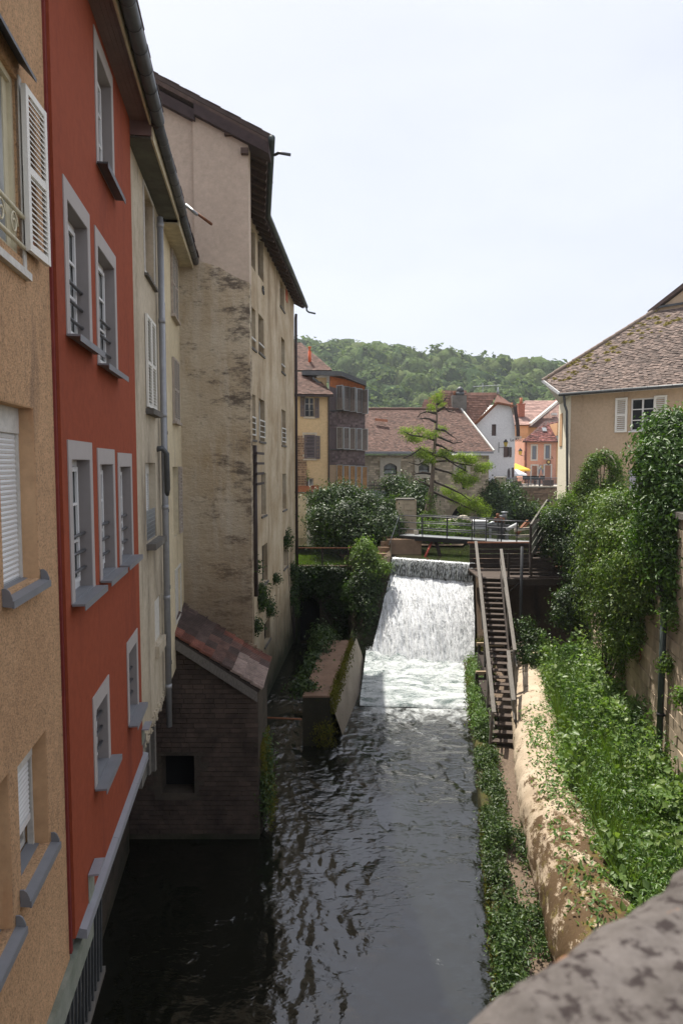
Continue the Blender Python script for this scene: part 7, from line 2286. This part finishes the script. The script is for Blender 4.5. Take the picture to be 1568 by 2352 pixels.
bush('ivy', 'dark ivy curtain over the terrace wall under the lawn fence', 'ivy', [FT_ for FT_ in [(*FT.p(FT.s(x, 1340), .12, FT.hit(x, y)[1]), .55, .18, .5) for x, y in ((690, 1325), (720, 1320), (750, 1322), (780, 1325), (700, 1350), (735, 1350), (770, 1352), (795, 1350), (800, 1400), (790, 1440), (770, 1390), (795, 1480))]],
     14000, .12, 'ivy_leaf', 15, 12, .14, base=tuple(FT.p(2, .1, -7)))
bush('ivy', 'ivy climbing the far lower corner of the tall building', 'ivy', [(*e2.p(e2.s(x, y), .06, e2.hit(x, y)[1]), .10, .35, .5) for x, y in ((668, 1310), (672, 1340), (668, 1370), (674, 1395), (657, 1240))], 2600, .10, 'dark_leaf', 16, 10, .13, base=tuple(e2.p(L2 - 1, .1, -9)))
for (x, y, r, lb, n_) in ((596, 1370, .5, 'tuft of weeds on the tall wall low beside the cast pipe', 1300), (614, 1395, .35, 'weeds rooted under the lowest ledge of the tall wall', 700), (583, 1300, .2, 'small green tuft beside the cast pipe on the tall wall', 260), (629, 1330, .25, 'thin hanging plant between the lower windows of the tall wall', 320), (585, 1437, .25, 'bright tuft just above the lean-to roof corner', 380)):
    bush('wall_plant', lb, 'plant', [(*e2.p(e2.s(x, y), .08, e2.hit(x, y)[1]), .12, r * .7, r)], n_, .09, 'dark_leaf', int(x), 9, .1, base=tuple(e2.p(e2.s(x, y), 0, e2.hit(x, y)[1] - r)))
bush('wall_plant', 'mossy weeds at the foot of the brick annex corner', 'plant', [(aR - 12 + .1, YA + .3 + k * .3, WATER + .9 + k * .3, .12, .3, .7) for k in range(3)], 1500, .08, 'bank_leaf', 19, 9, .1, base=(aR - 12, YA + .3, WATER))
bush('fern', 'ferny sprig growing over the near end of the pier block', 'fern', [pb(700, 1572, 21.8, .34, .16), pb(688, 1580, 21.6, .3, .18), pb(712, 1580, 21.5, .22, .1)], 900, .10, 'dark_leaf', 20, 8, .14, base=tuple(P(690, 1600, 21.8)))
bush('shrub', 'leafy fringe along the dark left side of the pier block', 'shrub', [pb(735, 1495, 26, .35), pb(722, 1520, 25, .35), pb(712, 1548, 23.6, .3), pb(748, 1478, 27.4, .4), pb(742, 1462, 28.5, .5)], 3200, .12, 'dark_leaf', 22, 10, .16, base=tuple(P(720, 1560, 24)))
# moss fringe along the pier flank and gorge
rm = np.random.RandomState(31)
def fringe(name, a, c, n, drop, spread, size, mat, lb=None, seed=1, kind='stuff', ny=0.0):
    r = np.random.RandomState(seed); a, c = np.array(a), np.array(c)
    u = r.rand(n)[:, None]; d = r.rand(n) ** 1.6
    C = a + (c - a) * u + r.randn(n, 3) * spread; C[:, 2] -= d * drop; C[:, 0] += d * drop * .12
    N = np.tile([.7, -.5, .5], (n, 1))
    o = link(name, leaf_mesh(name, C, N, size, mat, seed, .35, .5, .9)); o["kind"] = kind
fringe('moss', corners[1] + Vector((.03, 0, -.02)), corners[2] + Vector((.05, 0, -.02)), 6000, .55, .05, .09, 'moss_tuft', seed=2)
fringe('moss', Vector((corners[1].x, corners[1].y, WATER + .7)), Vector((corners[1].x - .5, corners[1].y + .1, WATER + .5)), 1500, .8, .12, .08, 'moss_tuft', seed=3)
fringe('moss', br_ + Vector((.1, -2.8, .8)), br_ + Vector((.25, .3, 1.4)), 3500, 1.2, .10, .09, 'moss_tuft', seed=4)
fringe('moss', Vector((aR - 12 + .03, YA + .2, -6.8)), Vector((aR - 12 + .03, YA + 1.6, -6.8)), 1500, 2.0, .04, .07, 'moss_tuft', seed=5)
fringe('moss', Vector((edge(22) + .0, 22, -8.3)), Vector((edge(27.8), 27.8, -8.2)), 4500, .6, .10, .09, 'moss_tuft', seed=6)
fringe('moss', Vector((edge(9) + .0, 9, -8.32)), Vector((edge(16), 16, -8.32)), 5000, .5, .05, .07, 'moss_tuft', seed=7)

# herbs along the water's edge
r = np.random.RandomState(41)
def herbs(name, n, yr, xf, zf, hgt, size, mat, seed, clump=18, spread=.13, asp=.5, gate=-.28):
    r = np.random.RandomState(seed); nc = n // clump
    y = r.uniform(*yr, nc); x = np.array([xf(v, r.rand()) for v in y])
    keep = np.array([fbm(a * .9, b * .9, seed) > gate for a, b in zip(x, y)])
    x, y = x[keep], y[keep]; nc = len(x)
    h = hgt * (0.25 + 1.2 * r.rand(nc) ** 1.8) * np.array([1 + .8 * fbm(a * .6, b * .6, seed + 3) for a, b in zip(x, y)])
    zb = np.array([zf(a, b) for a, b in zip(x, y)])
    C = np.repeat(np.stack([x, y, zb], 1), clump, 0)
    t = r.rand(len(C))
    C += r.randn(len(C), 3) * spread * [1, 1, .35]
    C[:, 2] += np.repeat(h, clump) * t ** .6
    N = r.randn(len(C), 3) * .5 + [-.1, -.25, 1.0]
    o = link(name, leaf_mesh(name, C, N, size, mat, seed, asp, .5, .2)); o["kind"] = 'stuff'
    return o
zbank = lambda x, y: -8.42 + max(0, ((x - edge(y)) / (wallx(y) - edge(y))) - .45) * 2.1
herbs('bank_herbs', 44000, (9, 21), lambda y, u: edge(y) + .07 + u ** 1.4 * .40, lambda x, y: -8.36, .36, .070, 'bank_leaf', 51, 24, .09, gate=.0)
herbs('bank_herbs', 12000, (20.5, 28), lambda y, u: edge(y) + .02 + u * .5, lambda x, y: -8.3, .5, .075, 'weed_leaf', 52)
herbs('bank_herbs', 5000, (9.5, 15), lambda y, u: cpos(y).x - 1.0 + u * .3, lambda x, y: -8.4, .3, .07, 'bank_leaf', 53)
# rank weeds between the pipe and the wall
def wx_(y, u): return cpos(y).x + .15 + u * (wallx(y) - cpos(y).x - .2)
def wz(x, y):
    c = cpos(y); d = x - c.x
    over = c.z + math.sqrt(max(0, .64 - d * d)) if d < .8 else -99
    return max(zbank(x, y), over) - .05
herbs('weed_bed', 62000, (9.5, 26.5), lambda y, u: wx_(y, u ** .85 * .97 + .03), wz, .50, .065, 'weed_leaf', 54, 20, .13)
herbs('broad_weeds', 44000, (9.5, 26.5), lambda y, u: wx_(y, u ** .85 * .95 + .05), wz, .75, .13, 'bright_weed', 58, 26, .12, .75, -.05)
herbs('nettle_bed', 40000, (10, 25.5), lambda y, u: wx_(y, .15 + .85 * u), wz, 1.0, .095, 'tree_leaf', 55, 26, .075, .36, .0)
herbs('bramble', 3000, (9, 20), lambda y, u: cpos(y).x - .45 + u * .9, lambda x, y: cpos(y).z + math.sqrt(max(0, .64 - (x - cpos(y).x) ** 2)) - .02, .10, .09, 'weed_leaf', 56, 6, .12)
rr = np.random.RandomState(9); n = 9000
yy = rr.uniform(11, 25, n); xx = np.array([wx_(y, .1 + .5 * u) for y, u in zip(yy, rr.rand(n))]); zz_ = np.array([wz(a, b) for a, b in zip(xx, yy)])
o_ = link('long_grass', blades('long_grass', np.stack([xx, yy, zz_ + .1], 1), .62, .03, 'grass_blade', 5, .3)); o_["kind"] = 'stuff'
# tall stalks rising by the stair
for i, (px, py, Y, h_) in enumerate(((1243, 1500, 25.5, 1.5), (1275, 1500, 25.2, 1.2), (1300, 1510, 25.0, 1.1), (1318, 1515, 24.5, 1.2))):
    c = P(px, py + 30, Y); bl = [(c.x, c.y, c.z + k * .22, .14 * (1 - k * .09), .14, .14) for k in range(int(h_ / .2))]
    bush('nettle', ('tallest leafy nettle stalk at the far end of the weed bed', 'second tall nettle stalk from the stairs', 'nettle stalk in the middle of the far weeds', 'nettle stalk nearest the wall at the far weeds')[i], 'plant', bl, 420, .12, 'weed_leaf', 60 + i, 8, .1, base=(c.x, c.y, c.z - .6))
# plants on the retaining wall
for i, (px, py, r_, mt) in enumerate(((1545, 1420, .26, 'bright_leaf'), (1533, 1525, .17, 'bright_leaf'), (1567, 1600, .2, 'bright_leaf'), (1540, 1395, .2, 'weed_leaf'))):
    bush('wall_plant', ('ragged pale weed growing beside the hopper pipe', 'small yellowish tuft left of the wall downpipe', 'yellow green tuft low at the right edge of the wall', 'weed clump above the ragged pale weed')[i], 'plant', [wl_(px, py, r_, .1)], 420, .08, mt, 70 + i, 8, .09, base=tuple(FRW.p(FRW.s(px, py), 0, FRW.hit(px, py)[1] - r_)))
# dry creeper stems on the wall
cs = MB(); rr = random.Random(8)
for (x0, y0, x1, y1) in ((1402, 1540, 1412, 1660), (1432, 1500, 1420, 1620), (1395, 1530, 1408, 1600), (1468, 1490, 1470, 1520), (1425, 1610, 1418, 1690)):
    pts = []
    for k in range(9):
        f_ = k / 8; s_, z_ = FRW.hit(x0 + (x1 - x0) * f_ + rr.uniform(-3, 3), y0 + (y1 - y0) * f_, .06); pts.append(FRW.p(s_, .06, z_))
    cs.tube(pts, .022, 5)
cs.build('dry_creeper', 'rust', label='thin reddish dry creeper stems crossing the retaining wall', cat='creeper')

# larch on the pond bank
lt = thing('larch_tree', P(985, 1195, 42), 'gnarled larch with tiered bright green branches in front of the mill', 'tree')
pts = [P(x, y, 42) for x, y in ((975, 1205), (983, 1165), (989, 1130), (993, 1090), (996, 1045), (1000, 1000), (1003, 960), (1002, 915))]
b = MB(); b.tube(pts, [.22, .19, .16, .13, .11, .09, .06, .03], 9); b.build('trunk', 'bark', lt, True)
limbs = [((995, 1130), (1040, 1150, 1085, 1172, 1110, 1180)), ((995, 1105), (1030, 1120, 1060, 1135, 1080, 1150)), ((993, 1060), (1025, 1058, 1060, 1066, 1100, 1072)), ((994, 1075), (1030, 1085, 1050, 1095, 1062, 1115)), ((992, 1045), (1020, 1050, 1045, 1068, 1075, 1085)),
         ((997, 1010), (970, 1003, 945, 1000, 925, 990)), ((1000, 985), (1020, 988, 1035, 1000, 1048, 1008)), ((992, 1042), (965, 1030, 945, 1045, 925, 1052)), ((1002, 950), (980, 945, 965, 950, 958, 958)), ((1003, 945), (1020, 935, 1030, 945, 1045, 948)), ((996, 1090), (970, 1085, 955, 1088, 945, 1090)),
         ((998, 1020), (1015, 1025, 1030, 1035, 1050, 1040)), ((990, 1120), (975, 1110, 962, 1105, 955, 1100)), ((1001, 970), (985, 962, 975, 960, 962, 962)), ((1002, 930), (1012, 922, 1020, 920, 1026, 912)), ((1000, 1000), (1022, 1010, 1040, 1018, 1062, 1015)), ((992, 1060), (975, 1060, 960, 1068, 938, 1062))]
rr = random.Random(5)
for (a, c) in limbs:
    Y1 = 42 + rr.uniform(-1.2, 1.2)
    P_ = [P(*a, 42)] + [P(c[i], c[i + 1], 42 + (Y1 - 42) * (i + 2) / 6) for i in (0, 2, 4)]
    b = MB(); b.tube(P_, [.085, .06, .04, .015], 6)
    for _ in range(4):
        q = P_[1].lerp(P_[3], rr.random()); b.tube([q, q + Vector((rr.uniform(-.5, .5), rr.uniform(-.5, .5), rr.uniform(-.25, .3)))], [.02, .006], 4)
    b.build('branch', 'dark_bark', lt, True)
pads = [(932, 990, .45, .22), (948, 1005, .5, .2), (988, 998, .5, .2), (1012, 985, .35, .16), (965, 988, .3, .14), (970, 1040, .55, .3), (985, 1055, .45, .25), (1018, 1040, .45, .2), (1038, 1052, .3, .14), (1080, 1055, .6, .28), (1105, 1075, .5, .28), (1120, 1068, .25, .25), (1060, 1085, .4, .2), (1052, 1098, .5, .22), (1080, 1102, .5, .2), (1070, 1112, .35, .15), (1028, 1128, .5, .25), (1050, 1145, .6, .25), (1085, 1155, .65, .3), (1108, 1172, .5, .3), (1070, 1170, .5, .3), (1000, 915, .3, .25), (992, 935, .25, .2), (1012, 930, .25, .15), (1010, 905, .15, .15), (1115, 1190, .4, .15), (958, 1010, .3, .12), (1060, 1050, .4, .2)]
bl = [pb(x, y, 42 + rr.uniform(-.8, .8), rx * 1.0, rz * 1.15, rx * 1.0) for x, y, rx, rz in pads]
C, N = clump_points(bl, 15000, 8, .13, 3, .1)
o = link('foliage', leaf_mesh('foliage', C, N, .105, 'larch_leaf', 2, .4, ref=at(lt)), lt); o["kind"] = 'stuff'
C, N = clump_points([pb(975, 1190, 41.8, .3, .5), pb(985, 1150, 41.8, .22, .5), pb(990, 1180, 41.6, .4, .3)], 900, 8, .12, 5, .3)
o = link('ivy_on_trunk', leaf_mesh('ivy_on_trunk', C, N, .10, 'bright_leaf', 6, .5, ref=at(lt)), lt); o["kind"] = 'stuff'
# growth along the pond
bush('shrub', 'green bush between the mill corner and the stone quay wall', 'shrub', [pb(1135, 1150, 53, 1.1), pb(1140, 1180, 52.5, 1.1), pb(1125, 1195, 52, .8), pb(1130, 1120, 53.4, .5)], 6000, .20, 'dark_leaf', 81, 16, .3, base=tuple(P(1135, 1205, 52.5)))
bush('shrub', 'pale green shrub hanging over the stone quay wall', 'shrub', [pb(1170, 1128, 55, .7), pb(1180, 1140, 54.6, .6), pb(1160, 1145, 54.6, .4)], 2400, .19, 'bank_leaf', 82, 14, .26, base=tuple(P(1172, 1150, 55.4)))
bush('shrub', 'grey green shrub at the water foot of the quay wall', 'shrub', [pb(1190, 1175, 54, .9), pb(1215, 1175, 54, .8), pb(1180, 1160, 54.2, .5), pb(1230, 1182, 54, .6)], 4500, .20, 'bank_leaf', 83, 14, .28, base=tuple(P(1205, 1196, 54)))
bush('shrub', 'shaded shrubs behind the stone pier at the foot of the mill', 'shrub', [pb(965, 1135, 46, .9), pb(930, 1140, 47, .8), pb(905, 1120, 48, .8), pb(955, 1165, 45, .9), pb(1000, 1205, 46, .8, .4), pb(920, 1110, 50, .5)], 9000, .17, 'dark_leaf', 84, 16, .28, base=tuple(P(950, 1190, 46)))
bush('water_plants', 'tall bright waterside plants seen through the bridge railing', 'plants', [pb(985, 1222, 38.6, .6, .5), pb(1020, 1225, 38.6, .7, .5), pb(1050, 1215, 40, .7, .5), pb(1065, 1225, 39, .4, .4), pb(965, 1215, 39, .4, .5)], 8000, .15, 'bright_leaf', 85, 12, .22, base=tuple(P(1010, 1250, 38.6)))
bush('shrub', 'low shrub rooted in the abutment left of the bridge', 'shrub', [pb(905, 1205, 36, .5), pb(893, 1225, 35.4, .4), pb(915, 1175, 38.5, .5)], 3000, .14, 'dark_leaf', 86, 12, .2, base=tuple(P(900, 1240, 36)))
rk = MB(); rr = random.Random(6)
for k, (px, py, w_) in enumerate(((1065, 1192, .5), (1042, 1196, .4), (1080, 1198, .35), (1025, 1198, .3))):
    c = P(px, py, 49); bm = bmesh.new(); bmesh.ops.create_icosphere(bm, subdivisions=2, radius=w_)
    for v in bm.verts: v.co = v.co * (1 + .35 * noise.noise(v.co * 2.2 + Vector((k, 0, 0)))); v.co.z *= .6
    me = bpy.data.meshes.new('boulder'); bm.to_mesh(me); bm.free(); me.materials.append(M['dressed_stone'])
    o = link('boulder', me, None, (c.x, c.y, c.z)); tag(o, ('largest pale boulder below the left mill arch pier', 'pale boulder second from the mill arch', 'small pale boulder right of the largest one', 'leftmost small boulder at the pond edge')[k], 'boulder')
islet = MB(); islet.poly([P(940, 1215, 40) , P(1085, 1240, 37.2), P(1085, 1205, 43), P(1000, 1196, 47), P(860, 1196, 47)], (0, 0, 1), .05)
m_ = [Vector((p.x, p.y, UPPER + .12)) for p in (P(925, 1240, 37.4), P(1062, 1246, 37.3), P(1080, 1212, 42), P(1010, 1196, 47), P(840, 1200, 47), P(850, 1240, 39))]
sheet('pond_bank', m_, 'soil')

# leaf masses over the woodland crowns
Cr = np.array(CROWNS); rw = np.random.RandomState(77); kk = 56
idx = np.repeat(np.arange(len(Cr)), kk)
d = rw.randn(len(idx), 3); d[:, 1] -= .5; d[:, 2] = np.abs(d[:, 2]) * 1.1 - .25; d /= np.linalg.norm(d, axis=1)[:, None]
tuft = np.repeat(rw.randn(len(Cr) * 8, 3), 7, 0); tuft /= np.linalg.norm(tuft, axis=1)[:, None]; tuft[:, 2] = np.abs(tuft[:, 2]); tuft[:, 1] = -np.abs(tuft[:, 1]) * .8 + tuft[:, 1] * .2
d = tuft * .75 + d * .40; 
R_ = Cr[idx, 3:4] * (1.0 + .14 * rw.rand(len(idx), 1))
C = Cr[idx, :3] + d * R_ * [1, 1, 1.05]
sz = Cr[idx, 3] * (.20 + .22 * rw.rand(len(idx)))
o = link('woodland_foliage', leaf_mesh('woodland_foliage', C, d + [0, 0, .3], sz, 'hill_leaf', 5, .8, .35)); o["kind"] = 'stuff'

# ------------------------------------------------------------ thin summer haze
hz = MB(); hz.cube(-760, 880, -59, 1300, -11.5, 115)
hm = bpy.data.materials.new('haze'); hm.use_nodes = True; ht = hm.node_tree; ht.nodes.clear()
ho = ht.nodes.new('ShaderNodeOutputMaterial'); hv = ht.nodes.new('ShaderNodeVolumePrincipled')
hv.inputs['Color'].default_value = (0.90, 0.95, 1.0, 1); hv.inputs['Density'].default_value = 0.0003; hv.inputs['Anisotropy'].default_value = 0.3
ht.links.new(hv.outputs[0], ho.inputs['Volume']); M['haze'] = hm
hz.build('haze', 'haze', kind='stuff')
SC.cycles.volume_bounces = 0
